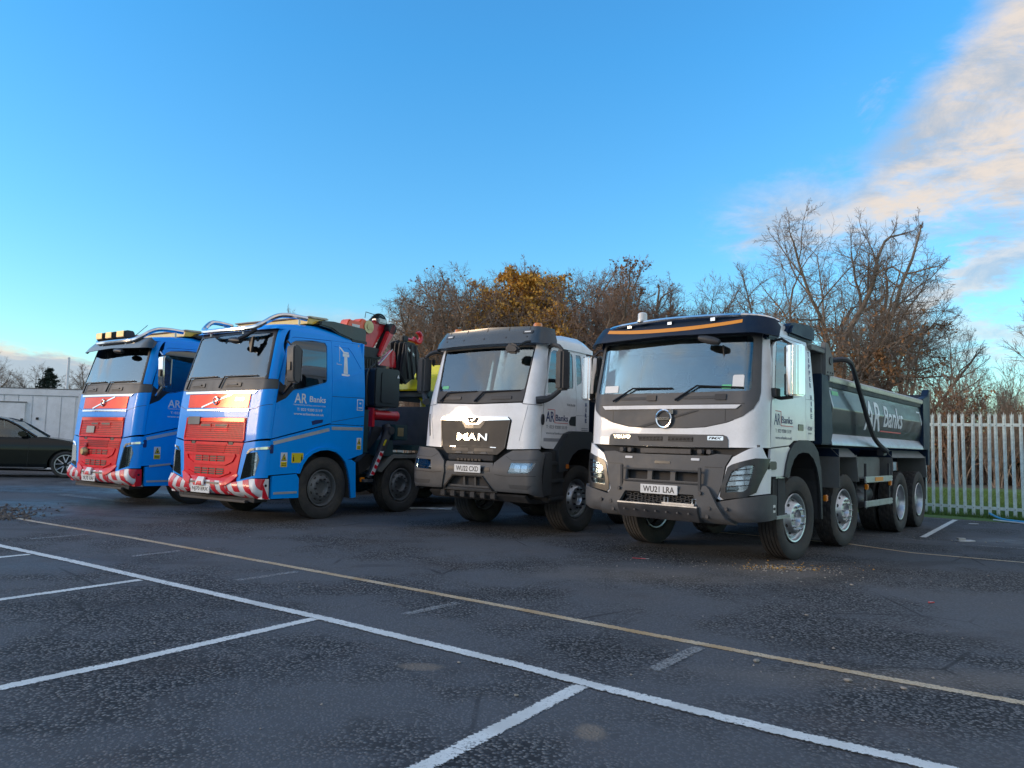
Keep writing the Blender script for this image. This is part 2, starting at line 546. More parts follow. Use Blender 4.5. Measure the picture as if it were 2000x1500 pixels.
class CabShape:
    """the outer skin of a cab: front y=F(x,z), sides x=W(z)"""
    def __init__(s, base, tumble, k, r, w):
        zs = np.linspace(0, 4, 801)

        def dense(p, sg):
            y = np.interp(zs, [a for a, b in p], [b for a, b in p])
            kk = np.exp(-.5 * (np.arange(-40, 41) * .005 / sg) ** 2); kk /= kk.sum()
            return np.convolve(np.pad(y, 40, 'edge'), kk, 'valid')
        s.zs, s.b, s.t = zs, dense(base, .035), dense(tumble, .06)
        s.k, s.r, s.w = k, r, w

    def W(s, z):
        return s.w - float(np.interp(z, s.zs, s.t))

    def F(s, x, z):
        w = s.W(z); a = min(abs(x), w)
        xn = max(a - (w - s.r), 0)
        return float(np.interp(z, s.zs, s.b)) + s.k * min(a, w - s.r) ** 2 + s.r - math.sqrt(max(s.r ** 2 - xn ** 2, 0))

    def ye(s, z):
        return s.F(s.W(z), z)

    def front(s, off=0.0):
        """surface function for front sheets; off = metres proud of the skin (number or function of z)"""
        o = off if callable(off) else (lambda z: off)

        def pos(u, v):
            w = s.W(v)
            uu = max(-w, min(w, u))
            return Vector((uu, s.F(uu, v), v))

        def fn(u, v, d):
            p = pos(u, v); e = .004
            w = s.W(v); uu = max(-w + .0015, min(w - .0015, u))
            fx = (s.F(uu + e * .3, v) - s.F(uu - e * .3, v)) / (e * .6)
            fz = (s.F(uu, v + e) - s.F(uu, v - e)) / (2 * e)
            n = Vector((fx, -1, fz)).normalized()
            return p + n * (o(v) - d), n
        ws = s.W(0)
        cx = [i * .14 for i in range(1, int((ws - s.r) / .14) + 1)]
        cx += [ws - s.r + s.r * math.sin(math.radians(t)) for t in (0, 14, 28, 41, 53, 64, 74, 82)]
        cx = sorted(set([0] + cx + [-c for c in cx]))
        return fn, cx, [i * .1 for i in range(3, 36)]

    def side(s, sg=1, off=0.0):
        def fn(u, v, d):
            e = .01
            dw = (s.W(v + e) - s.W(v - e)) / (2 * e)
            n = Vector((sg, 0, -dw)).normalized()
            return Vector((sg * s.W(v), u, v)) + n * (off - d), n
        return fn, [], [i * .1 for i in range(20, 36)]


def flat_x(x, sg=1):
    def fn(u, v, d):
        return Vector((sg * (x - d), u, v)), Vector((sg, 0, 0))
    return fn, [], []


def flat_y(y):
    def fn(u, v, d):
        return Vector((u, y + d, v)), Vector((0, -1, 0))
    return fn, [], []


def ears(p):
    """ear clipping for a counter clockwise polygon that may contain keyhole cuts"""
    idx = list(range(len(p)))
    out = []

    def cr(a, b, c):
        return (b[0] - a[0]) * (c[1] - a[1]) - (b[1] - a[1]) * (c[0] - a[0])
    guard = 0
    while len(idx) > 3 and guard < 4000:
        guard += 1
        best = None
        n = len(idx)
        for k in range(n):
            a, b, c = idx[k - 1], idx[k], idx[(k + 1) % n]
            A, Bq, C = p[a], p[b], p[c]
            ar = cr(A, Bq, C)
            if ar < -1e-12:
                continue
            if ar > 1e-12:
                ok = True
                for j in idx:
                    q = p[j]
                    if q == A or q == Bq or q == C:
                        continue
                    if cr(A, Bq, q) >= -1e-12 and cr(Bq, C, q) >= -1e-12 and cr(C, A, q) >= -1e-12:
                        ok = False
                        break
                if not ok:
                    continue
            d = max((A[0] - C[0]) ** 2 + (A[1] - C[1]) ** 2, 1e-9)
            sc = ar / d if ar > 1e-12 else 9
            if best is None or sc > best[0]:
                best = (sc, k, ar)
        if best is None:
            break
        k = best[1]
        if best[2] > 1e-12:
            out.append((idx[k - 1], idx[k], idx[(k + 1) % n]))
        idx.pop(k)
    if len(idx) == 3:
        out.append(tuple(idx))
    return out


def sheet(name, outline, surf, mat, parent, th=.018, holes=()):
    """panel with the given outline, laid on a surface function and given thickness"""
    fn, cu, cv = surf
    bm = bmesh.new()

    def area(lp):
        return sum(lp[i - 1][0] * lp[i][1] - lp[i][0] * lp[i - 1][1] for i in range(len(lp)))
    ring = list(outline)
    if area(ring) < 0:
        ring = ring[::-1]
    for h in holes:                      # open each hole to the outside with a two way cut, then fill as one face
        h = list(h)
        if area(h) > 0:
            h = h[::-1]
        i, j = min(((i, j) for i in range(len(ring)) for j in range(len(h))), key=lambda t: (ring[t[0]][0] - h[t[1]][0]) ** 2 + (ring[t[0]][1] - h[t[1]][1]) ** 2)
        ring = ring[:i + 1] + h[j:] + h[:j + 1] + ring[i:]
    rv = [bm.verts.new((u, 0, v)) for u, v in ring]
    for t in ears(ring):
        bm.faces.new([rv[i] for i in t])
    bmesh.ops.remove_doubles(bm, verts=bm.verts, dist=1e-6)
    us = [u for u, v in outline]; vv = [v for u, v in outline]
    for c in cu:
        if min(us) + 1e-4 < c < max(us) - 1e-4:
            bmesh.ops.bisect_plane(bm, geom=bm.verts[:] + bm.edges[:] + bm.faces[:], dist=1e-5, plane_co=(c, 0, 0), plane_no=(1, 0, 0))
    for c in cv:
        if min(vv) + 1e-4 < c < max(vv) - 1e-4:
            bmesh.ops.bisect_plane(bm, geom=bm.verts[:] + bm.edges[:] + bm.faces[:], dist=1e-5, plane_co=(0, 0, c), plane_no=(0, 0, 1))
    bm.verts.index_update()
    uv = [(v.co.x, v.co.z) for v in bm.verts]
    faces = []
    for f in bm.faces:
        ids = [v.index for v in f.verts]
        a = sum(uv[ids[i - 1]][0] * uv[ids[i]][1] - uv[ids[i]][0] * uv[ids[i - 1]][1] for i in range(len(ids)))
        faces.append(ids if a > 0 else ids[::-1])
    bm.free()
    fr = [fn(u, v, 0) for u, v in uv]
    # outward orientation test on the first face
    p0, p1, p2 = (fr[i][0] for i in faces[0][:3])
    flip = (p1 - p0).cross(p2 - p0).dot(fr[faces[0][0]][1]) < 0
    if flip:
        faces = [f[::-1] for f in faces]
    n = len(uv)
    co = [p for p, _ in fr] + [fn(u, v, th)[0] for u, v in uv]
    cnt = {}
    for f in faces:
        for i in range(len(f)):
            cnt[(f[i - 1], f[i])] = 1
    rim = [(a, b) for (a, b) in cnt if (b, a) not in cnt]
    allf = list(faces) + [[i + n for i in f[::-1]] for f in faces] + [[b, a, a + n, b + n] for a, b in rim]
    me = bpy.data.meshes.new(name)
    me.from_pydata([tuple(c) for c in co], [], allf)
    me.polygons.foreach_set('use_smooth', [True] * len(me.polygons))
    nf = len(faces)
    nor = []
    for pi, p in enumerate(me.polygons):
        for li in p.loop_indices:
            if pi < nf:
                nor.append(tuple(fr[me.loops[li].vertex_index][1]))
            else:
                nor.append(tuple(p.normal))
    me.normals_split_custom_set(nor)
    return link(name, me, mat, parent)


_txt_cache = {}


def text(s, box, surf, mat, parent, name='lettering', off=.003, th=.002, bold=0.0, spacing=1.0, vertical=False, shear=0.0):
    """letters as thin solid geometry fitted in box (u0,u1,v0,v1) on a surface"""
    cu = bpy.data.curves.new('t', 'FONT')
    cu.body = s
    cu.size = 1
    cu.offset = bold
    cu.shear = shear
    cu.space_character = spacing
    cu.resolution_u = 3
    ob = bpy.data.objects.new('t', cu)
    me0 = ob.to_mesh()
    co = np.array([v.co[:] for v in me0.vertices])
    polys = [list(p.vertices) for p in me0.polygons]
    ob.to_mesh_clear()
    bpy.data.objects.remove(ob); bpy.data.curves.remove(cu)
    if len(co) == 0:
        return None
    lo, hi = co.min(0), co.max(0)
    u0, u1, v0, v1 = box
    U = u0 + (co[:, 0] - lo[0]) / max(hi[0] - lo[0], 1e-6) * (u1 - u0)
    V = v0 + (co[:, 1] - lo[1]) / max(hi[1] - lo[1], 1e-6) * (v1 - v0)
    fn = surf[0]
    bm = bmesh.new()
    vs = [bm.verts.new((a, 0, b)) for a, b in zip(U, V)]
    for p in polys:
        try:
            bm.faces.new([vs[i] for i in p])
        except ValueError:
            pass
    for c in surf[2]:
        if v0 < c < v1:
            bmesh.ops.bisect_plane(bm, geom=bm.verts[:] + bm.edges[:] + bm.faces[:], dist=1e-5, plane_co=(0, 0, c), plane_no=(0, 0, 1))
    bm.verts.index_update()
    uv = [(v.co.x, v.co.z) for v in bm.verts]
    faces = [[v.index for v in f.verts] for f in bm.faces]
    bm.free()
    n = len(uv)
    top = [fn(a, b, -off) for a, b in uv]
    if (top[faces[0][1]][0] - top[faces[0][0]][0]).cross(top[faces[0][2]][0] - top[faces[0][1]][0]).dot(top[0][1]) < 0:
        faces = [f[::-1] for f in faces]
    cnt = {}
    for f in faces:
        for i in range(len(f)):
            cnt[(f[i - 1], f[i])] = 1
    rim = [(a, b) for (a, b) in cnt if (b, a) not in cnt]
    cos = [tuple(p) for p, _ in top] + [tuple(fn(a, b, -off + th)[0]) for a, b in uv]
    me = bpy.data.meshes.new(name)
    me.from_pydata(cos, [], faces + [[b, a, a + n, b + n] for a, b in rim])
    return link(name, me, mat, parent)


def ublock(surf, mirror=False):
    """same surface read with u reversed (lettering on a side that faces -x or is seen mirrored)"""
    fn, cu, cv = surf
    return (lambda u, v, d: fn(-u, v, d)), [-c for c in cu], cv


def strip(name, pts, w, surf, mat, parent, th=.004, off=.004):
    """narrow band along a line of (u,v) points on a surface"""
    L, R = [], []
    for i, (u, v) in enumerate(pts):
        a = pts[max(i - 1, 0)]; b = pts[min(i + 1, len(pts) - 1)]
        du, dv = b[0] - a[0], b[1] - a[1]
        l = math.hypot(du, dv) or 1
        L.append((u - dv / l * w / 2, v + du / l * w / 2)); R.append((u + dv / l * w / 2, v - du / l * w / 2))
    fn, cu, cv = surf
    return sheet(name, R + L[::-1], ((lambda u, v, d: fn(u, v, d - off)), cu, cv), mat, parent, th)


def raised(surf, off):
    fn, cu, cv = surf
    return (lambda u, v, d: fn(u, v, d - off)), cu, cv
# ------------------------------------------------------------------ wheels
def tyre_mesh(R, w, kind):
    h = w / 2
    b = B()
    ng = 5 if kind == 'rib' else 4
    prof = [(-h * .62, R * .60), (-h * .86, R * .66), (-h, R * .78), (-h * .99, R * .88), (-h * .93, R * .955), (-h * .86, R * .985)]
    tread = []
    xs = np.linspace(-h * .84, h * .84, ng + 1)
    gw = .007 if kind == 'rib' else .010
    gd = .012
    for i in range(ng):
        a, c = xs[i] + (gw if i else 0), xs[i + 1] - (gw if i < ng - 1 else 0)
        tread += [(a, R - .002, i), (c, R - .002, i)]
        if i < ng - 1:
            tread += [(c + .002, R - gd, -1), (xs[i + 1] + gw - .002, R - gd, -1)]
    pr = prof + [(a, r) for a, r, _ in tread] + [(-a, r) for a, r in reversed(prof)]
    rib = [None] * len(prof) + [k for _, _, k in tread] + [None] * len(prof)
    n = 96 if kind == 'block' else 64

    def rad(j, k, r):
        if kind == 'block' and rib[j] is not None and rib[j] >= 0:
            if (k + rib[j] * 2) % 4 == 0:
                return r - .013
        return r
    b.lathe(pr, n, 'x', rad=rad)
    o = b.done('tyre', 'tyre_rubber', ang=30)
    me = o.data
    bpy.data.objects.remove(o)
    return me


TYRES = {'rib': tyre_mesh(.525, .30, 'rib'), 'block': tyre_mesh(.525, .29, 'block'), 'wide': tyre_mesh(.525, .36, 'rib')}


def rim_front(mat, nutmat, recess=False):
    """steer axle wheel: outward dished disc with hand holes, flange, studs and bored hub. outer side is +x"""
    b = B()
    prof = [(-.12, .305), (-.115, .285), (-.05, .262), (.03, .262), (.10, .280), (.118, .286), (.122, .302), (.112, .310)]
    b.lathe(prof, 48)
    if recess:
        disc = [(.045, .262), (.06, .255), (.066, .235), (.09, .205), (.112, .190), (.118, .182), (.118, .128), (.108, .118), (.07, .112), (.055, .10), (.05, .0)]
    else:
        disc = [(.03, .262), (.05, .250), (.075, .238), (.13, .196), (.15, .184), (.153, .176), (.153, .105), (.145, .098), (.09, .092), (.08, .085), (.078, .0)]
    b.lathe(disc, 48)
    o = b.done('wheel', mat, ang=40)
    rim = o.data; bpy.data.objects.remove(o)
    b = B()
    for k in range(10):
        t = 2 * PI * (k + .5) / 10
        y, z = math.cos(t), math.sin(t)
        xx = .12 if recess else .154
        b.cyl((xx - .002, y * .150, z * .150), .0165, .028, 'x', 6)
        b.cyl((xx + .024, y * .150, z * .150), .010, .016, 'x', 8)
    o = b.done('wheel_nut', nutmat); nuts = o.data; bpy.data.objects.remove(o)
    b = B()
    for k in range(10):
        t = 2 * PI * k / 10
        y, z = math.cos(t), math.sin(t)
        xm, rm = (.082, .215) if recess else (.100, .217)
        c = Vector((xm, y * rm, z * rm))
        nrm = Vector((.6, y * .75, z * .75)).normalized()
        tang = Vector((0, -z, y)); up = nrm.cross(tang)
        ring = []
        for q in range(12):
            a = 2 * PI * q / 12
            ring.append(c + tang * math.cos(a) * .026 + up * math.sin(a) * .017 + nrm * .002)
        b.loft([[p - nrm * .01 for p in ring], ring])
    o = b.done('hand_hole', 'chassis'); holes = o.data; bpy.data.objects.remove(o)
    return rim, nuts, holes


def rim_rear(mat):
    b = B()
    prof = [(-.13, .300), (-.12, .285), (-.04, .262), (.06, .262), (.12, .284), (.128, .286), (.132, .302), (.122, .310)]
    b.lathe(prof, 48)
    b.lathe([(-.06, .262), (-.075, .25), (-.08, .20), (-.075, .14), (-.02, .125), (.05, .115), (.07, .10), (.075, .0)], 48)
    o = b.done('wheel', mat, ang=40); rim = o.data; bpy.data.objects.remove(o)
    b = B()
    for k in range(10):
        t = 2 * PI * (k + .5) / 10
        b.cyl((-.08, math.cos(t) * .168, math.sin(t) * .168), .016, .035, 'x', 6)
    o = b.done('wheel_nut', 'bolt_steel'); nuts = o.data; bpy.data.objects.remove(o)
    return rim, nuts


RIM_ALLOY = rim_front('alloy', 'chrome')
RIM_STEEL = rim_front('wheel_grey', 'steel_dark', True)
RIM_MAN = rim_front('alloy', 'text_black')
RIM_REAR = rim_rear('alloy')
RIM_REAR_D = rim_rear('steel_dark')


def wheel(root, x, y, sg, rims, tyre='rib', steer=0.0, z=.520):
    """one wheel: rim mesh with tyre, nuts and hand holes as its pieces; x = outer face of tyre"""
    rim = rims[0]
    tw = {'rib': .30, 'block': .29, 'wide': .36}[tyre]
    o = link('wheel', rim, None, root, (sg * (x - tw / 2), y, z))
    o.rotation_euler = (random.uniform(0, 1), 0, (0 if sg > 0 else PI) + steer)
    link('tyre', TYRES[tyre], None, o)
    link('wheel_nut', rims[1], None, o)
    if len(rims) > 2:
        link('hand_hole', rims[2], None, o)
    return o


def plate(root, txt, cx, z0, z1, y, w=.52):
    p = B().box(cx - w / 2, cx + w / 2, y - .008, y + .004, z0, z1).done('number_plate', 'white_plate', root, .003)
    h = z1 - z0
    text(txt, (cx - w * .42, cx + w * .42, z0 + h * .17, z1 - h * .17), flat_y(y - .008), 'text_black', p, 'plate_lettering', .0015, .002, bold=.012)
    return p


def seat(root, x, y, z):
    s = B().box(x - .25, x + .25, y - .25, y + .22, z, z + .14).done('seat', 'seat_fabric', root, .04)
    B().box(-.24, .24, -.06, .06, 0, .62, Matrix.Translation((x, y + .26, z + .10)) @ Matrix.Rotation(-.18, 4, 'X')).done('seat_back', 'seat_fabric', s, .05)
    B().box(-.13, .13, -.045, .045, 0, .2, Matrix.Translation((x, y + .40, z + .74)) @ Matrix.Rotation(-.12, 4, 'X')).done('headrest', 'seat_fabric', s, .04)
    return s


def interior(root, cab, y1, z0, z1, wz, dash=.36, trim='cream_trim'):
    """floor, rear wall, dashboard, steering wheel (right hand drive) and two seats"""
    W = cab.w - .06
    B().box(-W, W, cab.F(0, z0) + .12, y1 - .03, z0 - .03, z0).done('cab_floor', 'interior', root)
    B().box(-W + .02, W - .02, y1 - .07, y1 - .04, z0, z1).done('rear_trim', trim, root)
    yb = cab.F(0, wz) + .06
    b = B()
    b.prism([(yb, wz - .45), (yb, wz - .03), (yb + .1, wz - .01), (yb + .34, wz + .03), (yb + dash + .05, wz - .08), (yb + dash, wz - .45)], 'x', -W + .24, W - .24)
    d = b.done('dashboard', 'interior', root, .02)
    sw = B()
    pts = []
    cx, cy, cz = -.58, yb + dash + .20, wz + .02
    T = Matrix.Translation((cx, cy, cz)) @ Matrix.Rotation(math.radians(-48), 4, 'X')
    for k in range(25):
        a = 2 * PI * k / 24
        pts.append(T @ Vector((.225 * math.cos(a), 0, .225 * math.sin(a))))
    sw.tube(pts, .017, 6)
    sw.tube([T @ Vector((-.22, 0, 0)), T @ Vector((.22, 0, 0))], .02, 6)
    sw.tube([T @ Vector((0, 0, 0)), T @ Vector((0, .35, -.05))], .035, 8)
    sw.done('steering_wheel', 'text_black', root)
    seat(root, -.58, cy + .45, wz - .52)
    seat(root, .58, cy + .45, wz - .52)


def wiper(root, pts, r=.011):
    w = B().tube(pts, [r * 1.3, r, r * .8], 6)
    a, b = Vector(pts[-2]), Vector(pts[-1])
    return w.done('wiper', 'text_black', root)


def logo_frame(root, S, u0, u1, u2, z0, z1):
    for a, b in (((u0, z1), (u1, z1)), ((u1, z1), (u1, z0)), ((u1, z0), (u2, z0))):
        strip('logo_line', [a, b], .008, S, 'red_line', root, .002, .003)


# ------------------------------------------------------------------ tipper body
def tipper_body(root, y0, y1, side_mat, tail=8.65, detail=True):
    """steel tipping body: bowed sides, posts, rails, headboard canopy, tailgate"""
    prof = [(1.205, 2.27), (1.243, 2.02), (1.25, 1.98), (1.243, 1.93), (1.215, 1.74), (1.175, 1.62)]
    zs = [z for _, z in prof][::-1]; xs = [x for x, _ in prof][::-1]

    def sfun(sg):
        def X(v):
            return float(np.interp(v, zs, xs))

        def fn(u, v, d):
            e = .015
            dx = (X(v + e) - X(v - e)) / (2 * e)
            n = Vector((sg, 0, -dx)).normalized()
            return Vector((sg * X(v), u, v)) - n * d, n
        return fn, [], [1.68, 1.74, 1.80, 1.86, 1.91, 1.95, 1.97, 1.99, 2.01, 2.05, 2.1, 2.18]
    for sg in (1, -1):
        S = sfun(sg)
        sheet('side_panel', [(y0 + .06, 1.62), (y1, 1.62), (y1, 2.27), (y0 - .10, 2.27), (y0 + .02, 1.98)], S, side_mat, root, .03)
        # lower bevel and rail
        B().prism([(sg * 1.172, 1.625), (sg * 1.252, 1.515), (sg * 1.262, 1.46), (sg * 1.10, 1.46), (sg * 1.08, 1.625)], 'y', y0 - .03, y1).done('lower_rail', 'silver' if detail else 'navy_paint', root, .006)
        # top channel and capping rail
        B().prism([(sg * 1.14, 2.265), (sg * 1.225, 2.265), (sg * 1.235, 2.335), (sg * 1.14, 2.335)], 'y', y0 - .1, y1).done('top_channel', 'navy_paint', root, .005)
        B().prism([(sg * 1.10, 2.336), (sg * 1.255, 2.336), (sg * 1.265, 2.40), (sg * 1.24, 2.425), (sg * 1.10, 2.425)], 'y', y0 - .12, y1).done('capping_rail', 'silver', root, .008)
        B().prism([(y0 - .42, 1.46), (y0 - .04, 1.46), (y0 + .05, 1.62), (y0 + .01, 1.98), (y0 - .11, 2.27), (y0 - .14, 2.42), (y0 - .42, 2.42)], 'x', sg * 1.12, sg * 1.245).done('front_post', 'navy_paint', root, .012)
        b = B()
        b.prism([(y1, 1.46), (y1 + .34, 1.46), (y1 + .34, 1.16), (y1 + .52, 1.16), (y1 + .60, 2.62), (y1 + .52, 2.66), (y1 + .40, 2.52), (y1, 2.44)], 'x', sg * 1.13, sg * 1.262)
        b.done('rear_post', 'navy_paint', root, .01)
        if detail:
            # reflective corner brackets
            strip('corner_bracket', [(y0 + .10, 2.25), (y0 - .03, 2.25), (y0 + .05, 1.99)], .03, S, 'text_white', root)
            strip('corner_bracket', [(y1 - .42, 2.16), (y1 - .16, 2.16), (y1 - .10, 1.92)], .03, S, 'text_white', root)
    # bulkhead, floor, tailgate
    B().box(-1.13, 1.13, y0 - .40, y0 - .34, 1.5, 2.42).done('bulkhead', 'navy_paint', root)
    B().box(-1.11, 1.11, y0 - .4, y1 + .3, 1.46, 1.52).done('body_floor', 'steel_dark', root)
    B().box(-1.13, 1.13, y1 + .40, y1 + .46, 1.2, 2.55).done('tailgate', 'navy_paint', root, .01)
    # canopy over the cab
    ya = y0 - .85
    b = B()
    b.box(-1.20, 1.20, ya, y0 - .12, 2.76, 2.80)
    b.box(-1.20, 1.20, ya, ya + .05, 2.68, 2.84)
    for x in (-1.2, 0, 1.13):
        b.box(x, x + .07, ya, y0 - .1, 2.70, 2.757)
    b.box(-1.20, 1.20, y0 - .30, y0 - .24, 2.40, 2.76)
    b.done('canopy', 'guard_grey', root, .008)
    for sg in (1, -1):
        c = B().prism([(y0 - .28, 2.41), (y0 + .09, 2.425), (y0 + .02, 2.70), (y0 - .16, 2.86), (y0 - .26, 2.86)], 'x', sg * 1.18, sg * 1.255).done('canopy_bracket', 'guard_grey', root, .006)
        B().cyl((sg * 1.25, y0 - .08, 2.62), .055, sg * .02, 'x', 20).done('pivot', 'steel_dark', c)
        b = B()
        for k in range(3):
            b.cyl((sg * 1.253, y0 - .19 + k * .1, 2.455), .013, sg * .012, 'x', 8)
        b.done('bolt', 'steel_dark', c)
        B().box(sg * 1.17, sg * 1.25, ya + .02, y0 - .29, 2.70, 2.755).done('canopy_edge', 'guard_grey', c, .006)


def chassis(root, y0, y1, axles, mat='chassis'):
    b = B()
    for s in (1, -1):
        b.box(s * .36, s * .44, y0, y1, .72, 1.02)
    for y in np.arange(y0 + .5, y1, 1.1):
        b.box(-.36, .36, y, y + .1, .80, .98)
    b.box(-.5, .5, y0 + .2, y0 + 1.2, .62, 1.35)
    b.done('chassis_rail', mat, root, .006)
    for y in axles:
        a = B()
        a.cyl((-.95, y, .52), .075, 1.9, 'x', 12)
        a.tube([(-.3, y, .50), (0, y, .50), (.3, y, .50)], [.12, .2, .12], 12)
        for s in (1, -1):
            a.box(s * .45, s * .54, y - .55, y + .55, .60, .70)
        a.done('axle', mat, root)


def air_tank(root, c, r, l, axis='y', mat='steel_dark'):
    c = Vector(c)
    prof = [(0, 0), (0.01, r * .6), (.04, r * .93), (.08, r), (l - .08, r), (l - .04, r * .93), (l - .01, r * .6), (l, 0)]
    return B().lathe([(a, max(q, .001)) for a, q in prof], 20, axis, c).done('air_tank', mat, root)


# ------------------------------------------------------------------ the white eight wheel tipper, nearest the camera
def white_tipper_near():
    cab = CabShape([(.45, -.04), (.6, -.17), (.9, -.16), (1.25, -.13), (1.4, -.11), (1.85, -.09), (2.03, -.06), (2.75, .08), (2.95, .15)],
                   [(1.9, 0), (2.0, .002), (2.7, .045), (2.95, .09)], .05, .27, 1.25)
    R = thing('tipper_truck', 'white eight wheel tipper truck with dark grey body and bent sheeting arm', 'truck', (1.961, 9.392, 0), -math.radians(40.3), 'parked lorries')
    R.scale = (.965, 1, 1)
    F = cab.front()
    Wl = cab.W(1.4)
    # white skin round the mask
    mask_r = [(0, 1.595), (.30, 1.60), (.55, 1.615), (.82, 1.67), (1.02, 1.745), (1.13, 1.83), (1.175, 1.93), (1.185, 2.02)]
    top = 2.82
    mr = sym(mask_r[1:])                       # right side bottom->top then left side top->bottom
    right = mask_r[1:]
    out = [(-Wl, 1.39), (-.4, 1.375), (.4, 1.375), (Wl, 1.39), (cab.W(2.0), 2.0), (cab.W(2.4), 2.4), (cab.W(top), top), (1.14, top)] + [(x, z) for x, z in reversed(right)] + [(-x, z) for x, z in right] + [(-1.14, top), (-cab.W(top), top), (-cab.W(2.4), 2.4), (-cab.W(2.0), 2.0)]
    sheet('front_panel', out, F, 'white_paint', R, .03)
    # black mask with the windscreen opening
    glass = [(-1.07, 2.045), (0, 2.035), (1.07, 2.045), (1.095, 2.08), (1.065, 2.68), (1.03, 2.715), (0, 2.735), (-1.03, 2.715), (-1.065, 2.68), (-1.095, 2.08)]
    mk = [(0, 1.60)] + [(x - .006, z + .006) for x, z in right] + [(1.134, top)] + [(-1.134, top)] + [(-x + .006, z + .006) for x, z in reversed(right)]
    sheet('front_mask', mk, cab.front(.004), 'grey_plastic', R, .03, holes=[glass])
    gl = sheet('windscreen', [(x * .998, z + (.003 if z < 2.3 else -.003)) for x, z in glass], cab.front(-.006), 'windscreen_glass', R, .006)
    for sx in (1, -1):
        sheet('pillar_backing', [(sx * x, z) for x, z in ((.90, 1.66), (1.20, 1.66), (1.22, 2.03), (1.19, 2.80), (1.12, 2.80), (1.16, 2.04), (.90, 2.02))], cab.front(-.008), 'white_paint', R, .01)
    # seams of the service hatch, raised light strip, brand emblem and slash
    for sx in (-.80, .80):
        strip('panel_seam', [(sx, 1.685), (sx, 1.86)], .006, cab.front(.004), 'text_black', R, .004, .002)
    strip('panel_seam', [(-1.03, 1.895), (0, 1.89), (1.03, 1.895)], .006, cab.front(.004), 'text_black', R, .004, .002)
    sheet('light_strip', [(-.93, 1.835), (.93, 1.835), (.99, 1.88), (-.98, 1.88)], cab.front(.02), 'white_vinyl', R, .02)
    sl = sheet('slash_bar', [(-.42, 1.612), (-.30, 1.612), (.46, 1.815), (.38, 1.815)], cab.front(.014), 'dark_plastic', R, .012)
    yl = cab.F(0, 1.71)
    b = B()
    pts = [(.105 * math.cos(a), 0, 1.715 + .105 * math.sin(a)) for a in np.linspace(0, 2 * PI, 33)]
    b.tube([(x, yl - .03, z) for x, _, z in pts], .016, 8)
    b.box(-.085, .085, yl - .045, yl - .02, 1.70, 1.732)
    b.prism([(.055, 1.80), (.115, 1.83), (.115, 1.77)], 'y', yl - .045, yl - .02)
    b.prism([(.07, 1.77), (.085, 1.795), (.055, 1.815), (.04, 1.79)], 'y', yl - .04, yl - .02)
    b.prism([(.085, 1.83), (.135, 1.83), (.135, 1.775), (.115, 1.775)], 'y', yl - .045, yl - .02)
    em = b.done('emblem', 'chrome', R)
    text('VOLVO', (-.075, .075, 1.703, 1.729), flat_y(yl - .045), 'text_black', em, 'emblem_lettering', .002, .002, bold=.03)
    B().cyl((0, yl - .02, 1.715), .10, .02, 'y', 28).done('emblem_backing', 'dark_plastic', em)
    # lower black panel with lettering and vents
    lp = sheet('lower_panel', [(-.845, 1.377), (.845, 1.377), (.845, 1.47), (.825, 1.51), (.78, 1.528), (-.78, 1.528), (-.825, 1.51), (-.845, 1.47)], cab.front(.010), 'grey_plastic', R, .015)
    text('VOLVO', (-.77, -.50, 1.468, 1.51), cab.front(.010), 'chrome', lp, 'front_lettering', .006, .008, bold=.045, spacing=1.05)
    bd = sheet('model_badge', rrect(.585, .785, 1.462, 1.512, .008), cab.front(.013), 'chrome', R, .008)
    text('FMX', (.60, .77, 1.472, 1.502), cab.front(.013), 'text_black', bd, 'badge_lettering', .002, .002, bold=.03, shear=.3)
    for a, c in ((-.36, -.02), (.06, .40)):
        v = sheet('vent', [(a, 1.44), (c, 1.44), (c, 1.50), (a - (.03 if a < 0 else 0), 1.50)], cab.front(.013), 'dark_mesh', R, .004)
        for k in range(3):
            strip('vent_bar', [(a + .005, 1.452 + k * .018), (c - .005, 1.452 + k * .018)], .004, cab.front(.014), 'grey_plastic', v, .004, .003)
    # dark gap with engine bits behind
    b = B()
    b.box(-1.12, 1.12, .10, .35, 1.15, 1.42)
    b.done('radiator', 'chassis', R)
    b = B()
    for x in (-.62, -.5, .5, .62):
        b.cyl((x, .0, 1.325), .03, .10, 'y', 10)
        b.box(x - .05, x + .04, .02, .12, 1.30, 1.35)
    b.box(-.36, .36, .03, .11, 1.29, 1.35)
    b.done('cab_mount', 'steel_dark', R, .006)
    # bumper: centre moulding with three openings
    cm = sym([(0, .80), (.74, .80), (.83, 1.14), (.845, 1.20), (.90, 1.292)])
    cm = [(-.74, .78), (.74, .78), (.80, .96), (.83, 1.16), (.905, 1.292), (.72, 1.30), (.60, 1.275), (-.60, 1.275), (-.72, 1.30), (-.905, 1.292), (-.83, 1.16), (-.80, .96)]
    h = [rrect(-.50, -.195, .965, 1.075, .015), rrect(-.13, .13, .965, 1.075, .015), rrect(.195, .50, .965, 1.075, .015)]
    bp = sheet('bumper', cm, cab.front(.03), 'grey_plastic', R, .04, holes=h)
    sheet('bumper_recess', [(-.56, .94), (.56, .94), (.56, 1.10), (-.56, 1.10)], cab.front(-.05), 'chassis', R, .02)
    b = B()
    b.box(-.54, .54, -.115, -.09, 1.085, 1.105); b.box(-.54, .54, -.115, -.09, .94, .958)
    for x in (-.57, .53):
        b.box(x, x + .04, -.115, -.09, .86, 1.14)
    b.done('bumper_trim', 'dark_plastic', R, .006)
    for x in (-.54, .40):
        sheet('marker_lamp', rrect(x, x + .11, 1.215, 1.242, .008), cab.front(.04), 'white_vinyl', R, .012)
    sheet('camera_slot', rrect(-.10, .12, 1.165, 1.195, .006), cab.front(.036), 'black_gloss', R, .01)
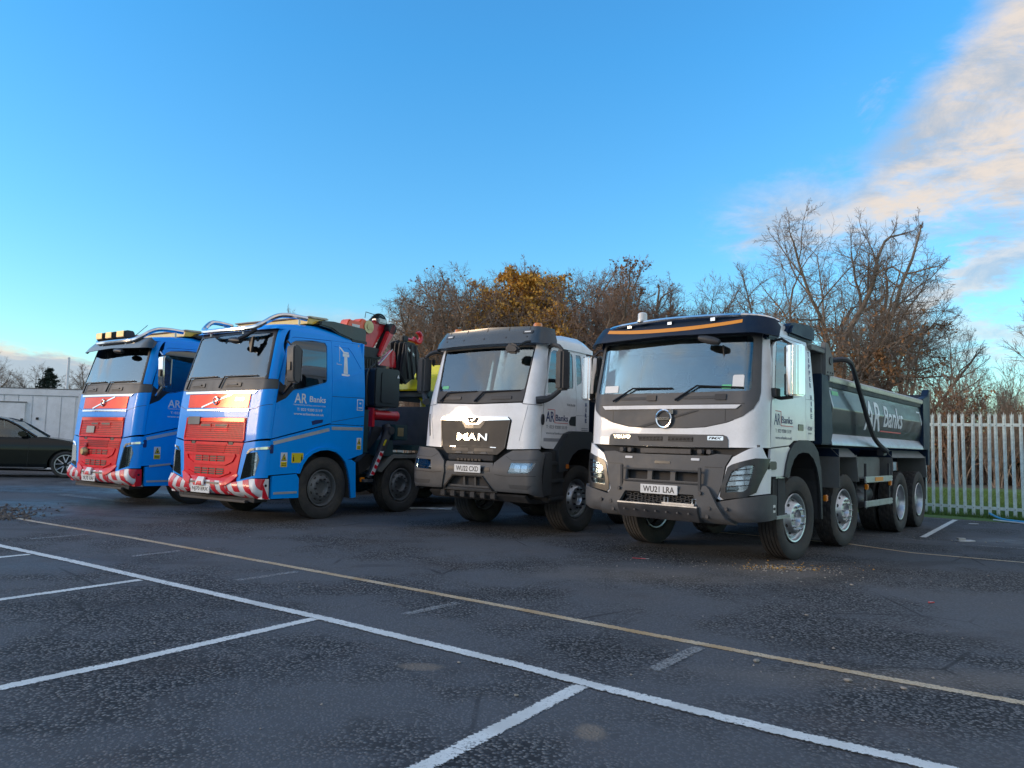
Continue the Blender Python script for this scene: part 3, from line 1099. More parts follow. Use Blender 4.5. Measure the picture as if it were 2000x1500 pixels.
    for sx in (-1, 1):
        strip('bumper_seam', [(sx * .80, 1.145), (sx * .58, 1.145)], .006, cab.front(.031), 'text_black', R, .003, .002)
    # guard frame in front of it, with bolts
    go = [(-.95, .505), (.95, .505), (.78, .70), (.665, .885), (.62, .925), (-.62, .925), (-.665, .885), (-.78, .70)]
    gi = [(-.565, .655), (.565, .655), (.475, .815), (-.475, .815)]
    gf = cab.front(lambda z: .075 + .04 * max(0, min(1, (.93 - z) / .2)) - .10 * max(0, (.62 - z) / .12))
    gg = sheet('bumper_guard', go, gf, 'grey_plastic', R, .06, holes=[gi])
    b = B()
    for x, z in ((.57, .845), (.69, .68), (.66, .58), (-.57, .845), (-.69, .68), (-.66, .58)):
        b.cyl((x, cab.F(x, z) - .125, z), .021, .03, 'y', 12)
    b.done('bolt', 'steel_dark', gg)
    sheet('skid_grille', [(-.54, .66), (.54, .66), (.475, .81), (-.475, .81)], cab.front(.03), 'dark_mesh', R, .02)
    b = B()
    for i in range(3):
        for j in range(9 - i % 2):
            x, z = -.44 + j * .11 + (i % 2) * .055, .695 + i * .042
            ring = [(x + .05 * math.cos(a), z + .022 * math.sin(a)) for a in np.linspace(0, 2 * PI, 6, endpoint=False)]
            ri = [(x + .038 * math.cos(a), z + .015 * math.sin(a)) for a in np.linspace(0, 2 * PI, 6, endpoint=False)]
            for q in range(6):
                w = (q + 1) % 6
                b.prism([ring[q], ring[w], ri[w], ri[q]], 'y', -.10, -.075)
    b.done('hex_mesh', 'dark_plastic', R)
    b = B()
    b.prism([(-.185, .665), (-.18, .635), (-.10, .50), (.10, .50), (.05, .68), (-.16, .68)], 'x', -.56, .56)
    sk = b.done('skid_plate', 'steel_dark', R, .006)
    B().box(-.56, .56, -.19, -.09, .672, .688).done('skid_step', 'alloy', sk, .004)
    B().box(.08, .52, -.185, -.10, .69, .715).done('step_tread', 'silver', sk, .004)
    for x in (.12, .50):
        B().tube([(x - .03, -.13, .70), (x - .03, -.13, .77), (x + .02, -.13, .77), (x + .02, -.13, .70)], .009, 6).done('shackle', 'alloy', sk)
    b = B()
    for k in range(7):
        b.cyl((-.45 + k * .15, -.175, .60), .012, -.02, 'y', 8)
    b.done('rivet', 'steel_dark', sk)
    plate(R, 'WU21 LRA', .02, .803, .912, -.145)
    for sg in (1, -1):
        m = (lambda p: [(sg * x, z) for x, z in p])
        # white corner round the lamp
        cp = [(.745, .79), (.78, .775), (cab.W(.9), .868), (cab.W(1), 1.05), (cab.W(1.2), 1.22), (1.20, 1.40), (1.10, 1.375), (.97, 1.30), (.915, 1.27), (.845, 1.16), (.80, .93)]
        lamp = [(.80, .835), (.84, .805), (1.06, .845), (1.145, .90), (1.215, 1.13), (1.225, 1.245), (1.13, 1.245), (.93, 1.165), (.88, 1.13), (.81, .94)]
        sheet('corner_panel', m(cp), cab.front(.02), 'white_paint', R, .03, holes=[m(lamp)])
        lf = sheet('headlight', m(lamp), cab.front(-.03), 'lamp_dark', R, .02)
        ins = [(.835, .85), (1.04, .875), (1.12, .92), (1.17, 1.10), (1.18, 1.21), (1.08, 1.20), (.93, 1.135), (.86, .96)]
        for z0, z1, x0, x1 in ((1.08, 1.18, .94, 1.06), (1.09, 1.20, 1.075, 1.16), (.94, 1.05, .95, 1.05), (.95, 1.06, 1.06, 1.13)):
            sheet('reflector', m(rrect(x0, x1, z0, z1, .03)), cab.front(-.015), 'lamp_bowl', lf, .02)
        strip('running_light', m([(.905, 1.12), (.855, .97), (.85, .87), (1.03, .885), (1.10, .91)]), .030, cab.front(-.012), 'white_plate', lf, .012, .004)
        sheet('lens', m(lamp), cab.front(.012), 'lamp_glass', lf, .004)
        fr = sheet('lamp_guard', m([(x + (.02 if x > 1 else -.02), z + (.02 if z > 1.05 else -.02)) for x, z in lamp]), cab.front(.035), 'black_gloss', R, .03, holes=[m([(.845, .865), (1.05, .885), (1.09, .92), (1.135, 1.11), (1.145, 1.185), (1.08, 1.185), (.94, 1.125), (.905, 1.09), (.85, .95)])])
        for k in range(4):
            z = .93 + k * .062
            strip('guard_bar', m([(.85 + k * .018, z), (1.12, z + .03)]), .008, cab.front(.036), 'text_black', fr, .008, .004)
        B().box(sg * 1.22, sg * 1.275, .10, .34, 1.14, 1.235).done('guard_hinge', 'black_gloss', fr, .01)
        # bumper end wrapping to the side
        sheet('bumper_end', m([(.62, .50), (cab.W(.5), .565), (cab.W(.8), .855), (.80, .762), (.70, .73)]), cab.front(lambda z: .055 - .07 * max(0, (.60 - z) / .1)), 'grey_plastic', R, .05)
        for x, z in ((.88, .68),):
            B().cyl((sg * x, cab.F(x, z) - .085, z), .02, .03, 'y', 12).done('bolt', 'steel_dark', R)
        y0 = cab.ye(.7)
        q = B().prism([(y0 - .01, .555), (y0 + .20, .565), (y0 + .22, .845), (y0 - .01, .855)], 'x', sg * 1.10, sg * 1.268).done('bumper_side', 'grey_plastic', R, .012)
        if sg > 0:
            sg_ = B().box(1.266, 1.272, y0 + .03, y0 + .15, .645, .735).done('socket_plate', 'white_plate', R, .003)
            for k in range(2):
                B().cyl((1.27, y0 + .065 + k * .05, .69), .017, .008, 'x', 10).done('socket', 'text_black', sg_)
        # side of the cab: lower skin, door, rear strip
        S = cab.side(sg)
        ya, yb_, yc = cab.ye(1.2) + .004, 1.40, 1.69
        e = [(ya, 1.06), (.60, 1.06), (.70, 1.24), (.83, 1.385), (.78, 1.415), (cab.ye(1.395) + .004, 1.38), (cab.ye(1.25) + .004, 1.25)]
        sheet('lower_side', e, S, 'white_paint', R, .03)
        ye = lambda z: cab.ye(z) + .006
        win = [(.36, 2.02), (.50, 1.995), (.95, 2.03), (1.22, 2.06), (1.28, 2.10), (1.30, 2.66), (1.27, 2.70), (.545, 2.70), (.50, 2.66), (.385, 2.20)]
        dl = [(ye(1.39), 1.395), (.79, 1.43), (.95, 1.49), (1.38, 1.50), (1.38, 2.2), (1.36, 2.745), (.57, 2.745), (ye(2.6), 2.6), (ye(2.4), 2.4), (ye(2.2), 2.2), (ye(2.05), 2.05), (ye(1.9), 1.9), (ye(1.6), 1.6)]
        D = sheet('door', dl, S, 'white_paint', R, .03, holes=[win])
        sheet('door_glass', win, cab.side(sg, -.01), 'side_glass', D, .006)
        strip('window_seal', win + win[:1], .022, S, 'text_black', D, .004, .003)
        sheet('door_handle', rrect(1.10, 1.28, 1.62, 1.70, .015), raised(S, .006), 'black_gloss', D, .01)
        rp = [(1.386, 1.50), (1.70, 1.505), (1.70, 2.2), (1.66, 2.84), (.62, 2.84), (.585, 2.752), (1.366, 2.752), (1.386, 2.2)]
        RP = sheet('rear_side', rp, S, 'white_paint', R, .03)
        strip('panel_seam', [(1.386, 2.03), (1.70, 2.035)], .006, S, 'text_grey', R, .003, .0015)
        # wheel arch lip
        arc_o = [(.60, 1.055), (.655, 1.20), (.75, 1.345), (.90, 1.45), (1.10, 1.50), (1.42, 1.505), (1.62, 1.46), (1.78, 1.36), (1.89, 1.15), (1.93, .90), (1.94, .48)]
        arc_i = [(.74, 1.03), (.80, 1.15), (.90, 1.26), (1.04, 1.325), (1.22, 1.35), (1.42, 1.34), (1.60, 1.27), (1.74, 1.14), (1.82, .98), (1.87, .80), (1.90, .48)]
        sheet('arch_lip', arc_o + arc_i[::-1], flat_x(1.272, sg), 'dark_plastic', R, .05)
        b = B()
        for (a0, a1), (b0, b1) in zip(arc_i[:-1], arc_i[1:]):
            b.prism([(a0, a1), (b0, b1), (b0, b1 + .02), (a0, a1 + .02)], 'x', sg * .62, sg * 1.25)
        b.done('wheel_arch', 'chassis', R)
        # steps in front of the wheel
        b = B()
        b.box(sg * .85, sg * 1.22, y0 + .18, .74, .58, 1.05)
        b.done('step_well', 'chassis', R, .01)
        B().box(sg * 1.0, sg * 1.26, y0 + .22, .80, .56, .60).done('step', 'silver', R, .006)
        B().box(sg * 1.0, sg * 1.25, y0 + .22, .70, 1.035, 1.06).done('step', 'alloy', R, .006)
        B().tube([(sg * 1.24, y0 + .30, .60), (sg * 1.24, y0 + .30, 1.04)], .010, 6).done('step_stay', 'dark_plastic', R)
        # mirrors
        x0, x1 = sg * 1.38, sg * 1.585
        mb = B()
        mb.prism([(x0, .33), (sg * 1.43, .24), (sg * 1.50, .215), (sg * 1.56, .25), (x1, .34), (x1, .43), (x0, .43)], 'z', 1.995, 2.60)
        mr_ = mb.done('mirror', 'chrome', R, .018)
        B().box(sg * 1.345, sg * 1.39, .37, .46, 2.34, 2.60).done('mirror_back', 'text_black', mr_, .015)
        B().box(sg * 1.345, sg * 1.39, .37, .46, 2.0, 2.28).done('mirror_back', 'text_black', mr_, .015)
        B().box(sg * 1.39, sg * 1.575, .43, .445, 2.02, 2.58).done('mirror_glass', 'lamp_bowl', mr_)
        B().tube([(sg * 1.22, .36, 2.66), (sg * 1.32, .36, 2.68), (sg * 1.44, .36, 2.60)], .016, 6).done('mirror_arm', 'text_black', R)
        B().tube([(sg * 1.22, .33, 2.0), (sg * 1.32, .35, 1.975), (sg * 1.46, .36, 1.99)], .022, 6).done('mirror_arm', 'text_black', R)
        B().box(sg * 1.235, sg * 1.31, .24, .36, 1.99, 2.09).done('mirror_foot', 'text_black', R, .006)
    # writing on the near door
    S = cab.side(1)
    d = [o for o in R.children if o.name.startswith('door') and 'glass' not in o.name][0]
    text('AR', (.315, .50, 1.665, 1.80), S, 'text_navy', R, 'door_lettering')
    text('Banks', (.545, .90, 1.69, 1.775), S, 'text_navy', R, 'door_lettering')
    logo_frame(R, S, .35, .525, .92, 1.66, 1.83)
    text('T: 023 9200 5119', (.35, .86, 1.575, 1.62), S, 'text_grey', R, 'door_lettering')
    text('www.arbanks.co.uk', (.35, .88, 1.50, 1.535), S, 'text_grey', R, 'door_lettering')
    text('420', (1.44, 1.60, 1.63, 1.685), S, 'text_grey', R, 'model_lettering', bold=.02)
    strip('model_line', [(1.47, 1.595), (1.58, 1.595)], .02, S, 'text_grey', R, .002, .003)
    zz = 2.66
    for ch in 'TIPPER HIRE':
        if ch != ' ':
            w = .012 if ch == 'I' else .026
            text(ch, (1.585 - w, 1.585 + w, zz - .062, zz), S, 'text_navy', R, 'vertical_lettering', bold=.02)
        zz -= .081
    # roof and visor
    B().prism([(.20, 2.79), (.22, 2.86), (.42, 2.93), (.8, 2.955), (1.45, 2.955), (1.62, 2.92), (1.66, 2.79)], 'x', -1.15, 1.15).done('roof', 'white_paint', R, .035)
    B().box(-1.17, 1.17, 1.62, 1.67, 1.5, 2.80).done('cab_rear', 'white_paint', R)
    vo = lambda z: .17 - .33 * max(0, z - 2.69)
    vf = cab.front(vo)
    vis = [(-1.19, 2.665), (-1.05, 2.69), (0, 2.715), (1.05, 2.69), (1.19, 2.665), (1.185, 2.80), (1.16, 2.90), (1.05, 2.925), (0, 2.955), (-1.05, 2.925), (-1.16, 2.90), (-1.185, 2.80)]
    V = sheet('sun_visor', vis, vf, 'navy_paint', R, .03)
    strip('visor_stripe', [(x, 2.795 + .05 * (abs(x) / .92) ** 2.2 - .012) for x in np.linspace(-.95, .95, 15)], .05, vf, 'orange_tape', V, .003, .004)
    for sg in (1, -1):
        B().prism([(cab.ye(2.7) - .18, 2.665), (.56, 2.70), (.62, 2.90), (.40, 2.93), (cab.ye(2.7) - .10, 2.86)], 'x', sg * 1.13, sg * 1.215).done('visor_end', 'navy_paint', V, .02)
    # light bar, beacon, roof air intakes
    pts = [(-1.02, .26, 2.915), (-.85, .16, 2.935), (-.4, .10, 2.955), (0, .09, 2.965), (.4, .10, 2.962), (.85, .16, 2.955), (1.05, .28, 2.955), (1.10, .62, 2.975), (1.09, .95, 2.975)]
    lb = B().tube(pts, .026, 8, smooth=1)
    lb.tube([(-1.02, .26, 2.915), (-1.08, .6, 2.96), (-1.08, .95, 2.96)], .026, 8)
    for x in (-.6, 0, .6):
        lb.box(x - .03, x + .03, .11, .20, 2.90, 2.955)
    lb.done('light_bar', 'chrome', R)
    bc = B().cyl((-.42, .14, 2.97), .075, .02, 'z', 18).done('beacon', 'silver', R)
    B().lathe([(2.99, .062), (3.075, .060), (3.09, .045), (3.093, .001)], 18, 'z', (-.42, .14, 0)).done('beacon_lens', 'white_plate', bc)
    for sg in (1, -1):
        B().prism([(.88, 2.80), (.90, 2.90), (.98, 2.965), (1.10, 2.985), (1.72, 3.03), (1.78, 2.99), (1.78, 2.80), (1.5, 2.79)], 'x', sg * 1.02, sg * 1.235).done('roof_pod', 'navy_paint', R, .035)
    # front mirror, wipers, inside mirror arm and screen stickers
    fm = B()
    fm.lathe([(-.16, .001), (-.14, .04), (-.05, .062), (.06, .066), (.14, .045), (.16, .001)], 16, 'x')
    mo = fm.done('front_mirror', 'dark_plastic', R)
    mo.location = (.60, .02, 2.655); mo.rotation_euler = (0, math.radians(14), math.radians(6)); mo.scale = (.95, .9, .75)
    B().tube([(.72, .16, 2.60), (.72, .20, 2.42), (.69, .19, 2.36)], .012, 6).done('camera_stalk', 'text_black', R)
    B().box(.58, .78, .17, .22, 2.23, 2.36).done('screen_mirror', 'text_black', R, .03)
    y = lambda x, z, o=.03: cab.F(x, z) - o
    for (xa, za), (xb, zb), (xc, zc) in (((-.80, 1.945), (-.50, 2.105), (.08, 2.095)), ((.14, 1.945), (.42, 2.115), (1.0, 2.085))):
        wiper(R, [(xa, y(xa, za), za), (xb, y(xb, zb), zb), (xc, y(xc, zc, .014), zc)])
        sheet('wiper_base', rrect(xa + .10, xa + .62, 1.955, 1.99, .01), cab.front(.012), 'dark_plastic', R, .01)
        sheet('washer_block', rrect(xa + .52, xa + .66, 1.94, 2.01, .01), cab.front(.02), 'text_black', R, .01)
    sheet('permit_sticker', rrect(.86, 1.0, 2.085, 2.24, .02), cab.front(-.002), 'white_plate', R, .003)
    sheet('permit_sticker', rrect(.73, .85, 2.075, 2.125, .01), cab.front(-.002), 'green_sticker', R, .003)
    sheet('permit_sticker', rrect(-.98, -.76, 2.06, 2.15, .01), cab.front(-.002), 'white_plate', R, .003)
    sheet('screen_band', [(-1.0, 2.55), (1.0, 2.55), (.98, 2.71), (-.98, 2.71)], cab.front(-.016), 'text_black', R, .004)
    interior(R, cab, 1.66, 1.42, 2.78, 2.03)
    # running gear
    ax = [1.30, 3.28, 6.25, 7.62]
    chassis(R, .25, 8.2, ax)
    for sg in (1, -1):
        wheel(R, 1.17, ax[0], sg, RIM_ALLOY, 'rib', -.10)
        wheel(R, 1.17, ax[1], sg, RIM_ALLOY, 'block', -.07)
        for a in ax[2:]:
            wheel(R, 1.23, a, sg, RIM_REAR, 'block')
            wheel(R, .90, a, sg, RIM_REAR, 'block')
    tipper_body(R, 2.42, 7.85, 'body_grey')
    # lettering on the body side
    zs = [1.62, 1.74, 1.93, 1.98, 2.02, 2.27]; xs = [1.175, 1.215, 1.243, 1.25, 1.243, 1.205]

    def bs(u, v, d):
        return Vector((float(np.interp(v, zs, xs)) - d, u, v)), Vector((1, 0, 0))
    BS = (bs, [], [1.74, 1.93, 1.98, 2.02])
    text('AR', (4.05, 4.93, 1.72, 2.185), BS, 'text_white', R, 'body_lettering', .006, .006, bold=.012)
    text('Banks', (5.12, 6.32, 1.80, 2.15), BS, 'text_white', R, 'body_lettering', .006, .006, bold=.012)
    strip('body_line', [(4.97, 1.728), (6.3, 1.728)], .02, BS, 'red_line', R, .003, .006)
    sheet('sticker', rrect(2.50, 2.78, 2.16, 2.22, .01), raised(BS, .004), 'green_sticker', R, .003)
    # sheeting arm
    for sg in (1, -1):
        B().tube([(sg * 1.20, 2.62, 2.66), (sg * 1.34, 2.70, 2.68), (sg * 1.345, 2.96, 2.665), (sg * 1.345, 3.11, 2.56), (sg * 1.345, 3.45, 2.22), (sg * 1.345, 3.95, 1.71), (sg * 1.345, 4.28, 1.53), (sg * 1.335, 4.92, 1.40)], .036, 8, smooth=2).done('sheet_arm', 'steel_dark', R)
        B().box(sg * 1.2, sg * 1.31, 4.80, 5.0, 1.33, 1.44).done('sheet_arm_pivot', 'steel_dark', R, .01)
    # mudguards
    for sg in (1, -1):
        def guard(ya, yb, front_z, rear_z, name='mudguard'):
            g = B()
            g.box(sg * .70, sg * 1.245, ya, ya + .012, front_z, 1.30)
            o = g.done(name, 'guard_grey', R, .003)
            B().prism([(sg * 1.25, 1.30), (sg * 1.12, 1.425), (sg * .7, 1.425), (sg * .7, 1.41), (sg * 1.11, 1.41), (sg * 1.235, 1.29)], 'y', ya, yb).done('guard_top', 'guard_grey', o, .002)
            B().box(sg * .70, sg * 1.235, ya + .014, ya + .024, 1.30, 1.41).done('guard_corner', 'navy_paint', o)
            B().prism([(sg * 1.24, 1.30), (sg * 1.12, 1.415), (sg * .7, 1.415), (sg * .7, 1.30)], 'y', ya - .004, ya - .001).done('guard_end', 'navy_paint', o)
            B().prism([(yb - .02, 1.33), (yb, 1.33), (yb + .12, rear_z), (yb + .10, rear_z)], 'x', sg * .72, sg * 1.245).done('guard_rear', 'guard_grey', o)
            return o
        guard(2.74, 3.56, .86, .93)
        o = guard(5.60, 8.05, .88, .92)
        B().box(sg * .74, sg * 1.22, 8.16, 8.175, .50, .92).done('mud_flap', 'black_rubber', R)
        B().box(sg * .74, sg * 1.2, 3.69, 3.70, .55, .93).done('mud_flap', 'black_rubber', R)
        for z in (.905, .53):
            gr = B()
            gr.box(sg * 1.225, sg * 1.245, 4.02, 5.58, z, z + .095)
            gr.box(sg * 1.243, sg * 1.252, 4.02, 5.58, z + .012, z + .035); gr.box(sg * 1.243, sg * 1.252, 4.02, 5.58, z + .058, z + .083)
            s_ = gr.done('side_guard', 'alloy', R, .003)
        for y_ in (4.12, 5.48):
            B().box(sg * 1.19, sg * 1.222, y_, y_ + .05, .50, 1.2).done('side_guard_post', 'steel_dark', R)
        air_tank(R, (sg * 1.0, 4.05, .62), .14, .5, 'y', 'steel_dark'); air_tank(R, (sg * .85, 4.6, .68), .16, .75)
        B().box(sg * .55, sg * 1.08, 4.15, 5.45, .95, 1.30).done('battery_box', 'guard_grey', R, .02)
        for y_, z in ((2.12, .70), (4.05, .80), (5.42, .83)):
            m = B().box(sg * 1.215, sg * 1.262, y_, y_ + .085, z, z + .085).done('side_marker', 'amber', R, .01)
    B().box(1.252, 1.256, 4.52, 4.98, .92, .985).done('guard_sticker', 'orange_tape', R)
    B().box(-1.1, 1.1, 8.30, 8.36, .55, .75).done('rear_bar', 'dark_plastic', R, .01)
    for o in R.children:
        if o.name.split('.')[0] in ('number_plate', 'hex_mesh', 'skid_plate', 'cab_mount', 'bumper_trim', 'light_bar', 'beacon', 'front_mirror', 'camera_stalk', 'screen_mirror', 'radiator'):
            o.location.y -= .12
    return R
# ------------------------------------------------------------------ the second white tipper
def white_tipper_narrow():
    cab = CabShape([(.5, .07), (.65, -.03), (1.1, -.03), (1.3, .0), (1.75, .03), (2.0, .07), (2.85, .30), (3.1, .38)],
                   [(2.0, 0), (2.8, .05), (3.05, .10)], .06, .20, 1.12)
    R = thing('tipper_truck', 'white narrow cab tipper truck with bronze grille and smoked sun visor', 'truck', (-0.582, 11.556, 0), -math.radians(35.5), 'parked lorries')
    R.scale = (.97, 1, 1)
    F = cab.front()
    W0 = cab.W(1.5)
    grille = [(-.50, 1.185), (.50, 1.185), (.63, 1.29), (.695, 1.70), (.635, 1.742), (-.635, 1.742), (-.695, 1.70), (-.63, 1.29)]
    top = 2.86
    glass = [(-.84, 2.165), (0, 2.155), (.84, 2.165), (.86, 2.19), (.895, 2.80), (.86, 2.83), (0, 2.84), (-.86, 2.83), (-.895, 2.80), (-.86, 2.19)]
    frame = [(-.855, 1.985), (0, 1.96), (.855, 1.985), (.87, 2.05), (.91, 2.86), (-.91, 2.86), (-.87, 2.05)]
    # white skin: lower front and pillars
    lo = [(-W0, 1.29), (-.67, 1.275), (-.655, 1.28), (-.712, 1.70), (-.65, 1.755), (.65, 1.755), (.712, 1.70), (.655, 1.28), (.67, 1.275), (W0, 1.29), (cab.W(1.96), 1.93), (.88, 1.945), (.84, 1.965), (0, 1.945), (-.84, 1.965), (-.88, 1.945), (-cab.W(1.96), 1.93)]
    sheet('front_panel', lo, F, 'white_paint', R, .03)
    for sg in (1, -1):
        m = (lambda p: [(sg * x, z) for x, z in p])
        sheet('corner_pillar', m([(.868, 1.957), (cab.W(1.97), 1.938), (cab.W(2.4), 2.4), (cab.W(2.87), 2.87), (.922, 2.87), (.882, 2.05)]), F, 'white_paint', R, .03)
        strip('panel_seam', m([(.965, 1.93), (.94, 1.78), (.90, 1.60), (.86, 1.40)]), .006, F, 'text_grey', R, .002, .0015)
        if sg < 0:
            sheet('corner_slot', m([(.985, 1.80), (1.01, 1.80), (.95, 1.44), (.93, 1.46)]), raised(F, .003), 'text_black', R, .004)
    sheet('screen_frame', frame, cab.front(.003), 'dark_plastic', R, .02, holes=[glass])
    sheet('windscreen', glass, cab.front(-.006), 'windscreen_glass', R, .006)
    G = sheet('grille', grille, cab.front(.012), 'bronze_grille', R, .03)
    strip('grille_seam', [(-.63, 1.305), (.63, 1.305)], .008, cab.front(.012), 'text_black', G, .003, .002)
    strip('grille_edge', [(.62, 1.30), (.685, 1.695)], .016, cab.front(.014), 'black_gloss', G, .006, .004)
    strip('grille_edge', [(-.62, 1.30), (-.685, 1.695)], .016, cab.front(.014), 'black_gloss', G, .006, .004)
    sheet('chrome_bar', [(-.695, 1.705), (-.20, 1.690), (-.125, 1.635), (.125, 1.635), (.20, 1.690), (.695, 1.705), (.64, 1.752), (-.64, 1.752)], cab.front(.025), 'chrome', G, .02)
    sheet('badge', [(-.12, 1.74), (-.07, 1.652), (.07, 1.652), (.12, 1.74)], cab.front(.031), 'bronze_grille', G, .012)
    sheet('badge_mark', [(-.045, 1.69), (-.01, 1.682), (.03, 1.70), (.06, 1.725), (.02, 1.715), (-.005, 1.70), (-.04, 1.706)], cab.front(.036), 'chrome', G, .006)
    sheet('badge_recess', [(-.24, 1.682), (-.15, 1.575), (.15, 1.575), (.24, 1.682), (.20, 1.688), (.12, 1.63), (-.12, 1.63), (-.20, 1.688)], cab.front(.016), 'black_gloss', G, .006)
    for ch, a, w in (('M', -.30, .215), ('A', -.085, .18), ('N', .12, .175)):
        text(ch, (a, a + w, 1.39, 1.497), cab.front(.012), 'chrome', G, 'front_lettering', .014, .016, bold=.02)
    for a, c in ((-.40, -.06), (.06, .44)):
        sheet('grille_opening', [(a, 1.228), (c, 1.228), (c - .02 if c > 0 else c, 1.275), (a, 1.275)], cab.front(.014), 'text_black', G, .004)
    for x in (-.44, .36):
        strip('chrome_tip', [(x, 1.294), (x + .11, 1.290)], .012, cab.front(.014), 'chrome', G, .006, .004)
    for x in (-.25, 0, .25):
        sheet('grille_notch', [(x - .07, 1.188), (x + .07, 1.188), (x + .045, 1.218), (x - .045, 1.218)], cab.front(.02), 'grey_plastic', G, .02)
    B().box(-.9, .9, .10, .4, 1.0, 1.5).done('radiator', 'chassis', R)
    # three piece bumper
    BF = CabShape([(.4, .12), (.5, .06), (.65, -.09), (.95, -.11), (1.07, -.08), (1.26, -.01)], [(0, 0)], .05, .16, 1.235)
    bf = BF.front()
    trap = [(-.475, .66), (.475, .66), (.275, .855), (-.275, .855)]
    sheet('bumper_centre', [(-.46, 1.07), (.46, 1.07), (.49, .90), (.52, .66), (.54, .62), (-.54, .62), (-.52, .66), (-.49, .90)], BF.front(-.012), 'grey_plastic', R, .04, holes=[trap])
    strip('trapezoid_frame', [(-.49, .65), (-.285, .865)], .022, bf, 'black_gloss', R, .02, .012)
    strip('trapezoid_frame', [(.49, .65), (.285, .865)], .022, bf, 'black_gloss', R, .02, .012)
    strip('trapezoid_frame', [(-.285, .862), (.285, .862)], .018, bf, 'black_gloss', R, .02, .012)
    sheet('bumper_recess', [(-.5, .64), (.5, .64), (.3, .88), (-.3, .88)], BF.front(-.09), 'chassis', R, .02)
    strip('lower_bar', [(-.43, .695), (.43, .695)], .035, BF.front(-.03), 'grey_plastic', R, .02, 0)
    for x in (-.1, .12):
        strip('recess_post', [(x, .70), (x, .85)], .03, BF.front(-.05), 'grey_plastic', R, .02, 0)
    sheet('centre_slot', [(-.42, .935), (.42, .935), (.41, 1.0), (-.41, 1.0)], BF.front(-.009), 'text_black', R, .004)
    B().box(-.45, .45, -.04, .16, 1.09, 1.175).done('bumper_step', 'chassis', R, .01)
    b = B()
    for k in range(7):
        b.box(-.24 + k * .07, -.19 + k * .07, -.07, -.02, 1.085, 1.115)
    b.done('step_tread', 'text_black', R)
    for sg in (1, -1):
        m = (lambda p: [(sg * x, z) for x, z in p])
        lampo = [(.755, .925), (1.10, .935), (1.15, .98), (1.19, 1.085), (.80, 1.075)]
        e = [(.47, .90), (.53, .66), (.74, .655), (1.10, .655), (1.235, .60), (1.235, 1.215), (1.19, 1.275), (.78, 1.255), (.66, 1.19), (.50, 1.065)]
        BE = sheet('bumper_end', m(e), BF.front(.012), 'grey_plastic', R, .05, holes=[m(lampo)])
        hl = sheet('headlight', m(lampo), BF.front(-.03), 'lamp_dark', R, .02)
        for x in (.905, 1.02):
            sheet('reflector', m(rrect(x - .05, x + .05, .955, 1.055, .03)), BF.front(-.015), 'lamp_bowl', hl, .02)
        strip('running_light', m([(.79, .945), (1.08, .952), (1.15, 1.06)]), .014, BF.front(-.012), 'white_plate', hl, .01, .003)
        sheet('lens', m(lampo), BF.front(.008), 'lamp_glass', hl, .004)
        sheet('fog_recess', m([(.80, .71), (1.10, .70), (1.16, .765), (.78, .765)]), BF.front(.014), 'dark_plastic', BE, .006)
        strip('bumper_crease', m([(.53, .90), (.70, .885), (1.20, .90)]), .008, BF.front(.012), 'text_black', BE, .003, .002)
        strip('bumper_crease', m([(.68, 1.17), (.80, 1.11), (1.2, 1.13)]), .006, BF.front(.012), 'text_black', BE, .003, .002)
        B().prism([(BF.ye(.9) - .01, .60), (.40, .62), (.40, 1.245), (BF.ye(1.2) + .01, 1.235)], 'x', sg * 1.10, sg * 1.238).done('bumper_side', 'dark_plastic', R, .012)
        # cab side
        S = cab.side(sg)
        ye = lambda z: cab.ye(z) + .006
        win = [(.42, 2.13), (.56, 2.125), (1.0, 2.235), (1.16, 2.25), (1.18, 2.28), (1.18, 2.76), (1.15, 2.80), (.62, 2.80), (.55, 2.76), (.45, 2.40)]
        D = sheet('door', [(ye(1.31), 1.335), (.36, 1.30), (.80, 1.29), (.88, 1.42), (1.04, 1.53), (1.25, 1.555), (1.25, 2.2), (1.23, 2.85), (.58, 2.85), (ye(2.7), 2.7), (ye(2.5), 2.5), (ye(2.3), 2.3), (ye(2.1), 2.1), (ye(1.95), 1.95), (ye(1.6), 1.6)], S, 'white_paint', R, .03, holes=[win])
        sheet('door_glass', win, cab.side(sg, -.01), 'side_glass', D, .006)
        strip('window_seal', win + win[:1], .022, S, 'text_black', D, .004, .003)
        strip('door_crease', [(ye(1.5) + .05, 1.43), (.8, 1.43)], .05, S, 'text_grey', D, .002, .001)
        sheet('door_handle', [(1.03, 1.72), (1.09, 1.80), (1.235, 1.815), (1.235, 1.66), (1.06, 1.665)], raised(S, .004), 'black_gloss', D, .01)
        rq = [(1.285, 2.30), (1.43, 2.36), (1.45, 2.40), (1.44, 2.77), (1.42, 2.80), (1.28, 2.80)]
        sheet('rear_side', [(1.258, 1.56), (1.66, 1.57), (1.66, 2.2), (1.62, 2.87), (1.238, 2.87), (1.258, 2.2)], S, 'white_paint', R, .03, holes=[rq])
        sheet('quarter_glass', rq, cab.side(sg, -.008), 'side_glass', R, .006)
        strip('panel_seam', [(1.258, 1.83), (1.66, 1.835)], .006, S, 'text_grey', R, .002, .001)
        strip('gutter', [(.55, 2.895), (1.1, 2.905), (1.66, 2.90)], .045, cab.side(sg, .012), 'black_gloss', R, .03)
        # wheel arch and steps
        fo = [(.62, .95), (.58, 1.28), (.74, 1.42), (.86, 1.53), (1.02, 1.575), (1.55, 1.58), (1.78, 1.50), (1.98, 1.30), (2.05, 1.0)]
        fi = [(.86, .97), (.90, 1.10), (1.00, 1.21), (1.16, 1.285), (1.36, 1.315), (1.56, 1.29), (1.72, 1.21), (1.86, 1.08), (1.92, .98)]
        sheet('arch_lip', fo + fi[::-1], flat_x(1.225, sg), 'dark_plastic', R, .06)
        b = B()
